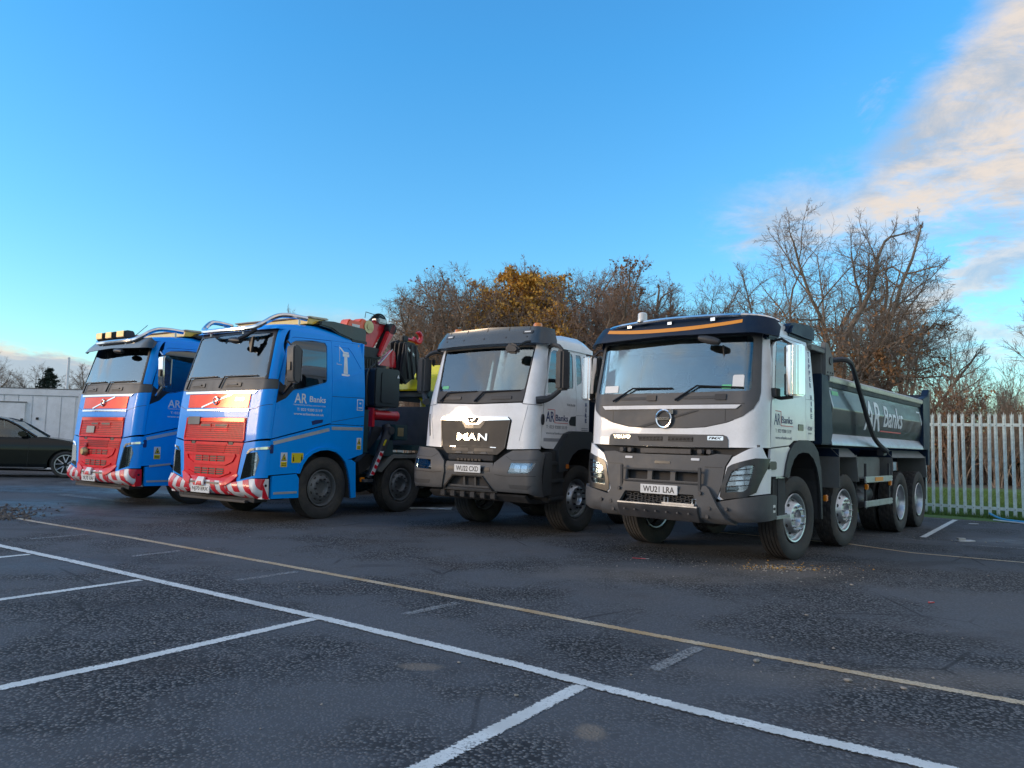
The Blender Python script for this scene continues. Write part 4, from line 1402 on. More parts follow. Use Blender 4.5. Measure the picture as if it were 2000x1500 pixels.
        for (a0, a1), (b0, b1) in zip(fo[1:-1], fo[2:]):
            b.prism([(a0, a1), (b0, b1), (b0, b1 - .02), (a0, a1 - .02)], 'x', sg * .62, sg * 1.224)
        b.done('wheel_arch', 'dark_plastic', R)
        b = B()
        for (a0, a1), (b0, b1) in zip(fi[:-1], fi[1:]):
            b.prism([(a0, a1), (b0, b1), (b0, b1 + .02), (a0, a1 + .02)], 'x', sg * .6, sg * 1.2)
        b.done('arch_lining', 'chassis', R)
        b = B()
        b.box(sg * .80, sg * 1.17, .41, .83, .50, 1.27)
        b.done('step_well', 'chassis', R, .01)
        for z in (.54, .80, 1.06):
            B().box(sg * 1.0, sg * 1.21, .42, .80, z, z + .05).done('step', 'dark_plastic', R, .008)
        B().box(sg * 1.21, sg * 1.24, .80, .88, 1.0, 1.07).done('side_marker', 'amber_dark', R, .01)
        lp = B().cyl((sg * 1.122, .27, 1.725), .06, sg * .02, 'x', 18).done('side_lamp', 'black_gloss', R)
        lp.scale = (1, .6, 1.35); lp.location = (0, .27 * .4, -1.725 * .35)
        # mirrors
        x0, x1 = sg * 1.30, sg * 1.50
        mb = B().prism([(x0, .36), (sg * 1.34, .27), (sg * 1.46, .25), (x1, .31), (x1, .44), (x0, .44)], 'z', 2.16, 2.755).done('mirror', 'dark_plastic', R, .03)
        B().box(sg * 1.32, sg * 1.48, .44, .452, 2.2, 2.72).done('mirror_glass', 'lamp_bowl', mb)
        B().tube([(sg * 1.07, .50, 2.83), (sg * 1.20, .42, 2.86), (sg * 1.36, .38, 2.80), (sg * 1.38, .38, 2.70)], .032, 8, smooth=1).done('mirror_arm', 'dark_plastic', R)
        B().tube([(sg * 1.10, .12, 2.00), (sg * 1.18, .18, 2.01), (sg * 1.26, .26, 2.04), (sg * 1.38, .34, 2.16)], [.055, .06, .04, .035], 8, smooth=1).done('mirror_arm', 'dark_plastic', R)
        B().box(sg * 1.28, sg * 1.34, .46, .52, 2.62, 2.75).done('kerb_mirror', 'dark_plastic', R, .02)
    S = cab.side(1)
    text('AR', (.37, .60, 1.70, 1.855), S, 'text_navy', R, 'door_lettering', bold=.01)
    text('Banks', (.64, 1.0, 1.72, 1.815), S, 'text_navy', R, 'door_lettering', bold=.01)
    logo_frame(R, S, .41, .615, 1.0, 1.69, 1.885)
    text('T: 023 9200 5119', (.38, .98, 1.60, 1.65), S, 'text_grey', R, 'door_lettering', bold=.01)
    text('www.arbanks.co.uk', (.38, .98, 1.515, 1.555), S, 'text_grey', R, 'door_lettering', bold=.01)
    text('TGS 35.430', (.96, 1.21, 1.965, 2.0), S, 'text_grey', R, 'model_lettering', bold=.02)
    zz = 2.64
    for ch in 'TIPPER HIRE':
        if ch != ' ':
            w = .013 if ch == 'I' else .029
            text(ch, (1.555 - w, 1.555 + w, zz - .068, zz), S, 'text_navy', R, 'vertical_lettering', bold=.03)
        zz -= .085
    for k in range(2):
        strip('small_print', [(1.42, 1.60 + k * .03), (1.62, 1.60 + k * .03)], .012, S, 'text_grey', R, .002, .003)
    # roof, visor, beacons
    W = 1.07
    b = B()
    secs = []
    for y, z, h in ((.40, 2.86, .02), (.42, 2.97, .06), (.55, 3.03, .1), (1.0, 3.09, .14), (1.5, 3.10, .14), (1.74, 3.05, .12), (1.82, 2.98, .06), (1.83, 2.88, .02)):
        secs.append([(-W - .01, y, 2.85), (W + .01, y, 2.85), (W, y, max(z - h, 2.852)), (W - .12, y, max(z - .015, 2.854)), (.4, y, z), (-.4, y, z), (-W + .12, y, max(z - .015, 2.854)), (-W, y, max(z - h, 2.852))])
    b.loft(secs)
    b.done('roof', 'white_paint', R, ang=50)
    B().box(-1.05, 1.05, 1.60, 1.64, 1.55, 2.86).done('cab_rear', 'white_paint', R)
    vf = cab.front(lambda z: .13 - .30 * max(0, z - 2.9))
    V = sheet('sun_visor', [(-1.09, 2.83), (-.6, 2.845), (0, 2.85), (.6, 2.845), (1.09, 2.83), (1.09, 2.98), (1.05, 3.11), (.9, 3.145), (0, 3.17), (-.9, 3.145), (-1.05, 3.11), (-1.09, 2.98)], vf, 'smoked_visor', R, .012)
    for x in (-.8, -.42, 0, .42, .8):
        sheet('visor_clip', rrect(x - .008, x + .008, 3.08, 3.15, .003), raised(vf, .004), 'text_black', V, .004)
        sheet('visor_clip', rrect(x - .012, x + .012, 2.93, 2.955, .004), raised(vf, .004), 'text_black', V, .004)
    for x in (-.86, .70):
        sheet('visor_lamp', rrect(x, x + .17, 3.0, 3.055, .01), raised(vf, .008), 'black_gloss', V, .01)
        strip('lamp_strip', [(x + .03, 3.03), (x + .14, 3.03)], .025, raised(vf, .008), 'white_plate', V, .004, .003)
    strip('screen_band', [(-.84, 2.795), (.84, 2.795)], .05, cab.front(-.014), 'text_black', R, .004, 0)
    for x in (-.88, .76):
        q = B().cyl((x, .62, 3.10), .075, .07, 'z', 18).done('beacon', 'dark_plastic', R)
        B().lathe([(3.17, .072), (3.215, .070), (3.235, .055), (3.238, .001)], 18, 'z', (x, .62, 0)).done('beacon_lens', 'amber', q)
    mo = B().prism([(.56, 2.75), (.60, 2.84), (.66, 2.87), (.80, 2.82), (.84, 2.74), (.78, 2.69), (.63, 2.70)], 'y', 0, .10).done('front_mirror', 'dark_plastic', R, .03)
    B().tube([(.76, .05, 2.80), (.86, .16, 2.88), (.9, .26, 2.9)], .018, 6).done('front_mirror_arm', 'text_black', R)
    y = lambda x, z, o=.03: cab.F(x, z) - o
    for (xa, za), (xb, zb), (xc, zc) in (((-.76, 2.0), (-.62, 2.135), (-.02, 2.15)), ((-.02, 1.99), (.13, 2.135), (.80, 2.155))):
        wiper(R, [(xa, y(xa, za), za), (xb, y(xb, zb), zb), (xc, y(xc, zc, .012), zc)], .013)
    for x in (-.70, .28):
        sheet('wiper_base', rrect(x, x + .38, 2.02, 2.07, .012), cab.front(.014), 'text_black', R, .012)
    sheet('permit_sticker', rrect(-.80, -.66, 2.20, 2.25, .01), cab.front(-.002), 'green_sticker', R, .003)
    sheet('hi_vis_jacket', [(.30, 2.25), (.52, 2.25), (.50, 2.50), (.44, 2.60), (.36, 2.50)], flat_y(1.45), 'hi_vis', R, .06)
    interior(R, cab, 1.60, 1.45, 2.85, 2.14)
    plate(R, 'WU22 CXD', .02, .91, 1.025, -.125)
    # engine guard below the bumper, steps
    b = B()
    b.prism([(-.02, .60), (.10, .50), (.6, .46), (.6, .52), (.12, .56), (.02, .62)], 'x', -.85, 1.05)
    for k in range(6):
        b.box(-.6 + k * .2, -.5 + k * .2, -.03, .05, .53, .62)
    b.done('sump_guard', 'chassis', R, .01)
    ax = [1.42, 3.25, 6.2, 7.57]
    chassis(R, .3, 8.2, ax)
    for sg in (1, -1):
        wheel(R, 1.12, ax[0], sg, RIM_MAN, 'wide', -.05)
        wheel(R, 1.12, ax[1], sg, RIM_MAN, 'rib', -.03)
        for a in ax[2:]:
            wheel(R, 1.22, a, sg, RIM_REAR, 'block')
    tipper_body(R, 2.75, 8.0, 'body_grey', detail=False)
    return R
# ------------------------------------------------------------------ the two blue lorries
def chevrons(root, shape, x0, x1, z0, z1, surf, step=.17, w=.085, lean=.16, flip=1, phase=0.0):
    """red slanted bars clipped to a trapezoid on the bumper"""
    x = x0 + phase - .3
    while x < x1 + .3:
        pts = []
        a0, a1 = x, x + w
        b0, b1 = x - flip * lean, x + w - flip * lean
        poly = [(a0, z0), (a1, z0), (b1, z1), (b0, z1)]

        def clip(poly, f):
            out = []
            for p, q in zip(poly, poly[1:] + poly[:1]):
                fp, fq = f(p), f(q)
                if fp >= 0:
                    out.append(p)
                if fp * fq < 0:
                    t = fp / (fp - fq)
                    out.append((p[0] + (q[0] - p[0]) * t, p[1] + (q[1] - p[1]) * t))
            return out
        for i in range(len(shape)):
            A, C = shape[i - 1], shape[i]
            poly = clip(poly, lambda p: (C[0] - A[0]) * (p[1] - A[1]) - (C[1] - A[1]) * (p[0] - A[0])) if poly else poly
        if len(poly) >= 3 and max(p[0] for p in poly) - min(p[0] for p in poly) > .01:
            sheet('chevron', poly, raised(surf, .004), 'red_chevron', root, .003)
        x += step


def warning_sticker(root, S, u, v, w=.13, h=.23):
    s = sheet('warning_sticker', rrect(u, u + w, v, v + h, .008), raised(S, .003), 'white_vinyl', root, .003)
    sheet('sticker_band', [(u + .006, v + .006), (u + w - .006, v + .006), (u + w - .006, v + h * .36), (u + .006, v + h * .36)], raised(S, .006), 'yellow_sticker', s, .003)
    c = u + w / 2
    sheet('triangle', [(c - w * .40, v + h * .45), (c + w * .40, v + h * .45), (c, v + h * .93)], raised(S, .006), 'text_black', s, .003)
    sheet('triangle_fill', [(c - w * .29, v + h * .49), (c + w * .29, v + h * .49), (c, v + h * .83)], raised(S, .008), 'yellow_sticker', s, .003)
    strip('triangle_mark', [(c - .008, v + h * .53), (c + .008, v + h * .66)], .022, raised(S, .006), 'text_black', s, .003, .004)
    for k in range(2):
        strip('small_print', [(u + .02, v + h * (.12 + .11 * k)), (u + w - .02, v + h * (.12 + .11 * k))], .010, raised(S, .006), 'text_black', s, .002, .002)
    return s


def blue_lorry(R, far=False):
    cab = CabShape([(.33, .08), (.45, -.02), (.65, -.06), (1.3, -.03), (1.8, .01), (2.1, .05), (2.3, .09), (3.05, .29), (3.2, .37)],
                   [(2.1, 0), (2.9, .055), (3.2, .12)], .04, .18, 1.25)
    F = cab.front()
    W0 = cab.W(1.5)
    # lower front: blue corners, light strips, red hatch with emblem
    for sg in (1, -1):
        m = (lambda p: [(sg * x, z) for x, z in p])
        sheet('front_corner', m([(.862, 1.275), (W0, 1.335), (W0, 1.85), (W0, 2.12), (.90, 2.085), (.868, 2.05)]), F, 'blue_paint', R, .03)
        strip('panel_seam', m([(.865, 1.775), (W0 - .005, 1.875)]), .007, F, 'text_navy', R, .002, .0015)
    sheet('front_panel', [(-.858, 1.27), (.858, 1.27), (.862, 2.085), (-.862, 2.085)], cab.front(-.002), 'blue_paint', R, .03)
    sheet('light_strip', [(-.98, 2.045), (.93, 2.045), (.99, 2.085), (-1.0, 2.085)], cab.front(.018), 'chrome', R, .012)
    hp = sheet('front_hatch', [(-.835, 1.815), (.835, 1.815), (.85, 2.035), (-.85, 2.035)], cab.front(.012), 'red_gloss', R, .015)
    strip('slash_bar', [(-.40, 1.818), (.40, 2.033)], .026, cab.front(.012), 'chrome', hp, .010, .008)
    yl = cab.F(0, 1.925) - .03
    b = B()
    b.tube([(.062 * math.cos(a), yl, 1.925 + .062 * math.sin(a)) for a in np.linspace(0, 2 * PI, 29)], .011, 7)
    b.prism([(.03, 1.975), (.075, 2.0), (.075, 1.955)], 'y', yl - .012, yl + .005)
    e = b.done('emblem', 'chrome', hp)
    if not far:
        text('500', (.50, .72, 1.925, 1.975), cab.front(.012), 'chrome', hp, 'model_lettering', .005, .006, bold=.04, spacing=1.05)
    sheet('chrome_strip', [(-.85, 1.757), (.85, 1.757), (.865, 1.79), (-.865, 1.79)], cab.front(.016), 'chrome', R, .012)
    sheet('front_band', [(-.85, 1.66), (.85, 1.66), (.855, 1.75), (-.855, 1.75)], cab.front(.008), 'blue_paint', R, .012)
    # upper grille
    G = sheet('upper_grille', [(-.82, 1.275), (.82, 1.275), (.83, 1.30), (.835, 1.648), (-.835, 1.648), (-.83, 1.30)], cab.front(.010), 'red_mesh', R, .02)
    for p in ([(-.83, 1.29), (-.80, 1.645)], [(.83, 1.29), (.80, 1.645)]):
        strip('grille_edge', p, .03, cab.front(.012), 'red_paint', G, .01, .006)
    sheet('grille_header', [(-.80, 1.585), (.80, 1.585), (.80, 1.642), (-.80, 1.642)], cab.front(.024), 'red_gloss', G, .014)
    for a, c in ((-.36, -.05), (.05, .40)):
        fr = sheet('grille_slot', rrect(a, c, 1.495, 1.548, .012), cab.front(.020), 'red_paint', G, .012)
        sheet('slot_dark', rrect(a + .02, c - .02, 1.505, 1.54, .01), cab.front(.023), 'text_black', fr, .004)
        sheet('mesh_window', [(a + .0, 1.425), (c, 1.425), (c, 1.478), (a, 1.478)], cab.front(.013), 'red_mesh_open', G, .004)
    strip('grille_sill', [(-.82, 1.283), (.82, 1.283)], .022, cab.front(.016), 'red_paint', G, .012, .006)
    # lower grille
    lo = [(-.72, .70), (.72, .70), (.80, 1.12), (.835, 1.255), (.60, 1.255), (.58, 1.218), (.46, 1.218), (.43, 1.255), (-.43, 1.255), (-.46, 1.218), (-.58, 1.218), (-.60, 1.255), (-.835, 1.255), (-.80, 1.12)]
    L = sheet('lower_grille', lo, cab.front(.012), 'red_paint', R, .03)
    sheet('lower_mesh', [(-.76, 1.07), (.76, 1.07), (.79, 1.20), (-.79, 1.20)], cab.front(.016), 'red_mesh', L, .006)
    sheet('mesh_window', [(-.38, 1.075), (.38, 1.075), (.42, 1.215), (-.42, 1.215)], cab.front(.019), 'red_mesh_open', L, .005)
    for x in (-.52, .52):
        sheet('tow_pocket', rrect(x - .055, x + .055, 1.215, 1.262, .006), cab.front(.012), 'text_black', L, .02)
    for z0, z1 in ((.945, 1.03), (.735, .835)):
        rows = 3 if z0 > .9 else 3
        op = sheet('grille_opening', [(-.40, z0), (.40, z0), (.405, z1), (-.405, z1)], cab.front(.015), 'text_black', L, .004)
        for k in range(1, rows):
            strip('grille_bar', [(-.40, z0 + (z1 - z0) * k / rows), (.40, z0 + (z1 - z0) * k / rows)], .011, cab.front(.018), 'red_paint', op, .014, .010)
        for x in (-.2, 0, .2):
            strip('grille_bar', [(x, z0), (x, z1)], .011, cab.front(.018), 'red_paint', op, .012, .008)
    for p in ([(-.67, 1.055), (.67, 1.055)], [(-.67, 1.055), (-.61, .96)], [(.67, 1.055), (.61, .96)], [(-.61, .96), (-.44, .90)], [(.61, .96), (.44, .90)], [(-.44, .90), (.44, .90)]):
        strip('grille_ridge', p, .030, cab.front(.014), 'red_paint', L, .022, .016)
    for p in ([(-.58, .78), (-.30, .70)], [(.58, .78), (.30, .70)], [(-.30, .70), (.30, .70)]):
        strip('grille_ridge', p, .026, cab.front(.014), 'red_paint', L, .022, .016)
    # bumper
    BF = CabShape([(.33, .16), (.40, .03), (.46, -.10), (.60, -.12), (.66, -.08), (.74, -.05)], [(0, 0)], .045, .12, 1.262)
    bf = BF.front()
    for sg in (1, -1):
        m = (lambda p: [(sg * x, z) for x, z in p])
        be = [(.54, .435), (.90, .385), (1.262, .385), (1.262, .70), (1.10, .705), (.66, .625), (.54, .575)]
        sheet('bumper_end', m(be), bf, 'white_vinyl', R, .04)
        mm = m(be) if sg > 0 else m(be)[::-1]
        cb = [o for o in R.children if o.name.startswith('bumper_end')][-1]
        chevrons(cb, mm if sg > 0 else mm, sg * .54 if sg > 0 else -1.26, 1.26 if sg > 0 else -.54, .385, .71, bf, .27, .135, .20, sg, .03)
        sheet('centre_horn', m([(.45, .56), (.54, .575), (.66, .625), (.77, .735), (.74, .77), (.46, .66)]), BF.front(.02), 'red_paint', R, .05)
        y0 = BF.ye(.5)
        bsid = B().prism([(y0 - .005, .39), (y0 + .12, .39), (y0 + .11, .70), (y0 - .005, .70)], 'x', sg * 1.15, sg * 1.262).done('bumper_side', 'red_chevron' if far else 'white_vinyl', R, .006)
        if sg > 0:
            B().cyl((1.255, y0 + .05, .60), .022, .012, 'x', 12).done('socket', 'text_black', bsid)
            if not far:
                sheet('chevron', [(y0 - .004, .41), (y0 + .05, .39), (y0 + .12, .39), (y0 + .0, .62), (y0 - .004, .62)], flat_x(1.266), 'red_chevron', bsid, .003)
    mid = [(-.54, .435), (.54, .435), (.54, .57), (.46, .64), (-.46, .64), (-.54, .57)]
    bm_ = sheet('bumper_centre', mid, BF.front(.006), 'white_vinyl', R, .05)
    chevrons(bm_, mid, -.54, .54, .435, .64, BF.front(.006), .25, .12, .10, 1, .05)
    sheet('bumper_tongue', [(-.50, .635), (.50, .635), (.74, .76), (-.74, .76)], BF.front(.0), 'red_paint', R, .04)
    for a, c in ((-.45, -.20), (-.02, .36)):
        sheet('bumper_slot', [(a, .585), (c, .585), (c, .612), (a, .612)], BF.front(.011), 'text_black', bm_, .005)
    sheet('tow_bracket', [(-.22, .56), (.0, .56), (-.02, .67), (-.20, .67)], BF.front(.045), 'white_vinyl', R, .03)
    sheet('tow_plate', [(-.19, .56), (-.03, .56), (-.06, .605), (-.16, .605)], BF.front(.052), 'red_chevron', R, .01)
    plate(R, 'YK70 VAF' if far else 'NJ70 ERX', -.115, .432, .545, BF.F(-.1, .5) - .018)
    B().box(-1.0, 1.1, .05, .30, .33, .395).done('under_tray', 'chassis', R, .01)
    B().box(-.85, .95, -.02, .05, .32, .36).done('air_dam', 'steel_dark', R, .01)
    # corners with headlights
    for sg in (1, -1):
        m = (lambda p: [(sg * x, z) for x, z in p])
        hl = [(.93, 1.09), (1.15, 1.12), (1.185, 1.0), (1.14, .755), (.83, .68), (.87, .86)]
        sheet('corner_panel', m([(.73, .64), (1.10, .712), (W0, .72), (W0, 1.30), (.875, 1.258), (.842, 1.25), (.81, 1.12)]), cab.front(.004), 'blue_paint', R, .03, holes=[m(hl)])
        H = sheet('headlight', m(hl), cab.front(-.03), 'lamp_dark', R, .02)
        for z0, z1, x0, x1 in ((.96, 1.09, .97, 1.06), (.97, 1.10, 1.075, 1.15), (.74, .83, .92, 1.02), (.85, .94, .94, 1.04), (.83, .95, 1.05, 1.14)):
            sheet('reflector', m(rrect(x0, x1, z0, z1, .03)), cab.front(-.012), 'lamp_bowl', H, .015)
        strip('running_light', m([(1.14, .775), (1.04, .735), (.86, .695)]), .025, cab.front(-.006), 'white_plate', H, .01, .003)
        strip('running_light', m([(.86, .70), (.895, .86), (.945, 1.075)]), .03, cab.front(-.006), 'white_plate', H, .01, .003)
        for z in (.84, .955):
            strip('lamp_fin', m([(.95, z), (1.15, z + .03)]), .012, cab.front(-.004), 'chrome', H, .008, .003)
        sheet('lens', m(hl), cab.front(.010), 'lamp_glass', H, .004)
        sheet('lamp_brow', m([(.925, 1.095), (.99, 1.165), (W0, 1.205), (W0, 1.165), (1.03, 1.135), (.955, 1.08)]), cab.front(.016), 'chrome', R, .02)
        B().box(sg * 1.22, sg * 1.262, cab.ye(1.2) - .02, cab.ye(1.2) + .06, 1.10, 1.24).done('corner_trim', 'text_navy', R, .01)
    # windscreen, wiper panel, pillars
    wp = [(-W0, 2.125), (-.90, 2.09), (.90, 2.09), (W0, 2.125), (cab.W(2.3), 2.275), (1.15, 2.27), (0, 2.285), (-1.15, 2.27), (-cab.W(2.3), 2.275)]
    sheet('wiper_panel', wp, cab.front(.003), 'grey_plastic', R, .03)
    glass = [(-1.08, 2.305), (0, 2.315), (1.08, 2.305), (1.10, 2.34), (1.02, 3.0), (.98, 3.045), (0, 3.065), (-.98, 3.045), (-1.02, 3.0), (-1.10, 2.34)]
    fo = [(-1.148, 2.275), (0, 2.29), (1.148, 2.275), (1.06, 3.11), (-1.06, 3.11)]
    sheet('screen_frame', fo, cab.front(.002), 'text_black', R, .02, holes=[glass])
    sheet('windscreen', glass, cab.front(-.006), 'windscreen_glass', R, .006)
    for sg in (1, -1):
        m = (lambda p: [(sg * x, z) for x, z in p])
        sheet('corner_pillar', m([(1.152, 2.28), (cab.W(2.3), 2.28), (cab.W(2.7), 2.7), (cab.W(3.12), 3.12), (1.064, 3.12)]), F, 'blue_paint', R, .03)
    # roof as a shaped shell
    b = B()
    secs = []
    for y, z, zb, w in ((.30, 3.115, 3.11, 1.10), (.36, 3.17, 3.11, 1.12), (.52, 3.225, 3.12, 1.13), (.85, 3.27, 3.12, 1.13), (1.2, 3.29, 3.12, 1.13), (1.6, 3.24, 3.11, 1.13), (1.9, 3.17, 3.09, 1.13), (2.2, 3.11, 3.07, 1.13), (2.22, 3.075, 3.07, 1.13)):
        h = z - zb
        secs.append([(-w, y, zb), (w, y, zb), (w - .015, y, zb + h * .5), (w - .10, y, zb + h * .86), (w - .35, y, zb + h * .98 + .001), (0, y, z + .012), (-w + .35, y, zb + h * .98 + .001), (-w + .10, y, zb + h * .86), (-w + .015, y, zb + h * .5)])
    b.loft(secs)
    b.done('roof', 'blue_paint', R, ang=60)
    sheet('roof_front', [(-1.06, 3.112), (1.06, 3.112), (1.0, 3.16), (-1.0, 3.16)], cab.front(.0), 'blue_paint', R, .03)
    B().prism([(1.16, 3.285), (1.22, 3.37), (1.5, 3.395), (2.26, 3.37), (2.30, 3.33), (2.30, 3.10), (1.95, 3.125), (1.62, 3.19), (1.45, 3.26)], 'x', -1.12, 1.145).done('air_deflector', 'black_gloss', R, .02)
    B().box(1.135, 1.155, 1.92, 2.31, 3.085, 3.14).done('deflector_lip', 'text_black', R, .006)
    lb = B().prism([(1.0, 3.29), (1.02, 3.385), (1.10, 3.40), (1.38, 3.41), (1.38, 3.395), (1.14, 3.30)], 'x', -1.02, 1.02).done('light_bar', 'bar_lens', R, .008)
    B().prism([(.98, 3.405), (1.0, 3.425), (1.40, 3.44), (1.45, 3.42), (1.42, 3.405), (1.10, 3.395)], 'x', -1.04, 1.06).done('bar_lid', 'cream_plastic', lb, .006)
    # roof tube with drop ends
    z0 = 3.115
    bar = B()
    pts = [(-1.06, .95, 3.36), (-1.02, .62, 3.375), (-.93, .42, 3.345), (-.82, .22, 3.18), (-.70, .15, 3.12), (-.4, .12, 3.115), (0, .11, 3.115), (.4, .12, 3.115), (.70, .15, 3.12), (.82, .22, 3.18), (.93, .42, 3.345), (1.02, .62, 3.375), (1.06, .95, 3.36)]
    bar.tube(pts, .042, 8, smooth=2)
    bar.done('roof_tube', 'chrome', R)
    for x in (-1.05, -.45, .45, 1.05):
        yy = .80 if abs(x) > 1 else .14
        B().tube([(x, yy, 3.22 if abs(x) > 1 else 3.03), (x, yy, 3.36 if abs(x) > 1 else 3.11)], .02, 6).done('tube_bracket', 'silver', R)
    if far:
        vf = cab.front(lambda z: .20 - .5 * max(0, z - 2.93))
        sheet('sun_visor', [(-1.15, 2.90), (0, 2.935), (1.15, 2.90), (1.14, 3.02), (1.05, 3.12), (0, 3.14), (-1.05, 3.12), (-1.14, 3.02)], vf, 'smoked_visor', R, .015)
        for x in (-.80, -.42, .02):
            w = .32 if x > -.1 else .28
            lp = B().prism([(.20, 3.19), (.16, 3.21), (.17, 3.33), (.22, 3.345), (.34, 3.34), (.38, 3.25), (.34, 3.19)], 'x', x, x + w).done('spot_lamp', 'dark_plastic', R, .012)
            B().box(x + .02, x + w - .02, .145, .16, 3.215, 3.33).done('lamp_cover', 'brass', lp, .006)
        B().tube([(.30, .35, 3.22), (.44, .55, 3.48)], .006, 5).done('aerial', 'text_black', R)
    else:
        B().tube([(.72, .20, 3.10), (.60, .08, 2.98), (.50, .02, 2.93)], .03, 8).done('front_mirror_arm', 'text_black', R)
    fm = B().lathe([(-.15, .001), (-.13, .05), (-.04, .07), (.05, .07), (.13, .05), (.15, .001)], 16, 'x').done('front_mirror', 'text_black', R)
    fm.location = (.36, .06, 2.915); fm.rotation_euler = (0, math.radians(6), 0); fm.scale = (1.1, .8, .75)
    if not far:
        B().prism([(.60, 2.95), (.74, 2.98), (.70, 2.72), (.66, 2.71)], 'y', .13, .17).done('screen_bracket', 'text_black', R, .01)
    strip('screen_band', [(-.80, 3.0), (.5, 3.0)], .07, cab.front(-.014), 'text_black', R, .004, 0)
    y = lambda x, z, o=.03: cab.F(x, z) - o
    for (xa, za), (xb, zb), (xc, zc) in (((-.98, 2.13), (-.92, 2.33), (-.12, 2.335)), ((.02, 2.14), (.10, 2.33), (.92, 2.335))):
        wiper(R, [(xa, y(xa, za), za), (xb, y(xb, zb), zb), (xc, y(xc, zc, .012), zc)], .013)
        sheet('wiper_base', rrect(xa + .12, xa + .55, 2.155, 2.225, .015), cab.front(.016), 'text_black', R, .012)
        sheet('wiper_step', rrect(xa + .18, xa + .46, 2.18, 2.205, .01), cab.front(.03), 'grey_plastic', R, .015)
    # sides
    for sg in (1, -1):
        S = cab.side(sg)
        ye = lambda z: cab.ye(z) + .006
        win = [(.40, 2.155), (.60, 2.135), (.76, 2.165), (1.30, 2.31), (1.32, 2.34), (1.32, 2.93), (1.29, 2.985), (1.0, 2.98), (.64, 2.945), (.55, 2.90), (.46, 2.75)]
        D = sheet('door', [(ye(1.33), 1.335), (1.43, 1.625), (1.43, 2.4), (1.42, 3.04), (.62, 3.0), (ye(2.95) + .004, 2.95), (ye(2.88), 2.88), (ye(2.8), 2.8), (ye(2.7), 2.7), (ye(2.6), 2.6), (ye(2.4), 2.4), (ye(2.2), 2.2), (ye(1.9), 1.9), (ye(1.6), 1.6)], S, 'blue_paint', R, .03, holes=[win])
        sheet('door_glass', win, cab.side(sg, -.01), 'side_glass', D, .006)
        strip('window_seal', win + win[:1], .024, S, 'text_black', D, .004, .003)
        sheet('corner_trim', [(ye(1.9), 1.90), (.44, 1.985), (.58, 2.12), (.66, 2.15), (.38, 2.20), (ye(2.25), 2.25)], raised(S, .004), 'text_black', D, .008)
        sheet('door_handle', [(1.02, 1.575), (1.24, 1.625), (1.25, 1.675), (1.08, 1.66), (1.0, 1.635)], raised(S, .003), 'text_navy', D, .008)
        strip('reflective_band', [(ye(1.3) + .04, 1.262), (1.40, 1.512)], .055, S, 'reflector_silver', R, .003, .004)
        strip('reflective_band', [(1.455, 1.535), (2.19, 1.545)], .055, S, 'reflector_silver', R, .003, .004)
        ao = [(.735, .78), (.80, .95), (.90, 1.07), (1.02, 1.15), (1.20, 1.205), (1.38, 1.215), (1.58, 1.18), (1.72, 1.11), (1.84, 1.0)]
        low = [(ye(.9) - .01, .76), (.73, .785)] + ao[1:] + [(1.95, 1.02), (2.22, 1.10), (2.22, 1.60), (1.436, 1.60), (ye(1.3), 1.315), (ye(1.1), 1.1)]
        sheet('side_lower', low, S, 'blue_paint', R, .03)
        sheet('rear_side', [(1.436, 1.61), (2.22, 1.61), (2.22, 2.3), (2.20, 3.07), (1.426, 3.045), (1.436, 2.4)], S, 'blue_paint', R, .03)
        sheet('upper_side', [(.52, 2.96), (.62, 3.008), (1.42, 3.048), (2.20, 3.075), (2.2, 3.10), (1.6, 3.118), (ye(3.12) + .0, 3.118), (ye(2.95) + .02, 2.95)], S, 'blue_paint', R, .03)
        for p in ([(1.44, 2.08), (2.21, 2.10)], [(1.44, 1.64), (2.21, 1.775)]):
            strip('panel_seam', p, .008, S, 'text_navy', R, .002, .0015)
        for p in ([(1.44, 2.345), (2.16, 2.56)], [(1.50, 2.96), (1.82, 2.97)], [(1.82, 2.97), (1.92, 2.88)], [(1.92, 2.88), (2.13, 2.62)]):
            strip('swage_line', p, .012, S, 'blue_paint', R, .008, .007)
        # flared arch, rear wing, step panel
        fl = ao + [(1.92, .98), (2.05, .93), (2.09, .34), (2.00, .33)]
        inner = [(.79, .78), (.85, .92), (.94, 1.03), (1.05, 1.105), (1.21, 1.155), (1.38, 1.165), (1.56, 1.13), (1.68, 1.06), (1.79, .96), (1.87, .80), (1.93, .60), (1.97, .33)]
        sheet('arch_lip', [(.735, .78)] + ao[1:] + [(1.93, 1.0), (2.03, .95), (2.07, .34)] + inner[::-1], flat_x(1.275, sg), 'blue_paint', R, .06)
        b = B()
        for (a0, a1), (b0, b1) in zip(inner[:-1], inner[1:]):
            b.prism([(a0, a1), (b0, b1), (b0, b1 + .02), (a0, a1 + .02)], 'x', sg * .6, sg * 1.25)
        b.done('arch_lining', 'chassis', R)
        sp = sheet('step_panel', [(ye(.5) + .05, .39), (.80, .385), (.79, .70), (.735, .77), (ye(.5) + .05, .745)], flat_x(1.25, sg), 'blue_paint', R, .05)
        strip('step_strip', [(.29, .475), (.76, .475)], .035, flat_x(1.25, sg), 'reflector_silver', sp, .004, .004)
        if far:
            strip('step_strip', [(.32, .755), (.80, .80)], .035, flat_x(1.26, sg), 'reflector_silver', sp, .004, .004)
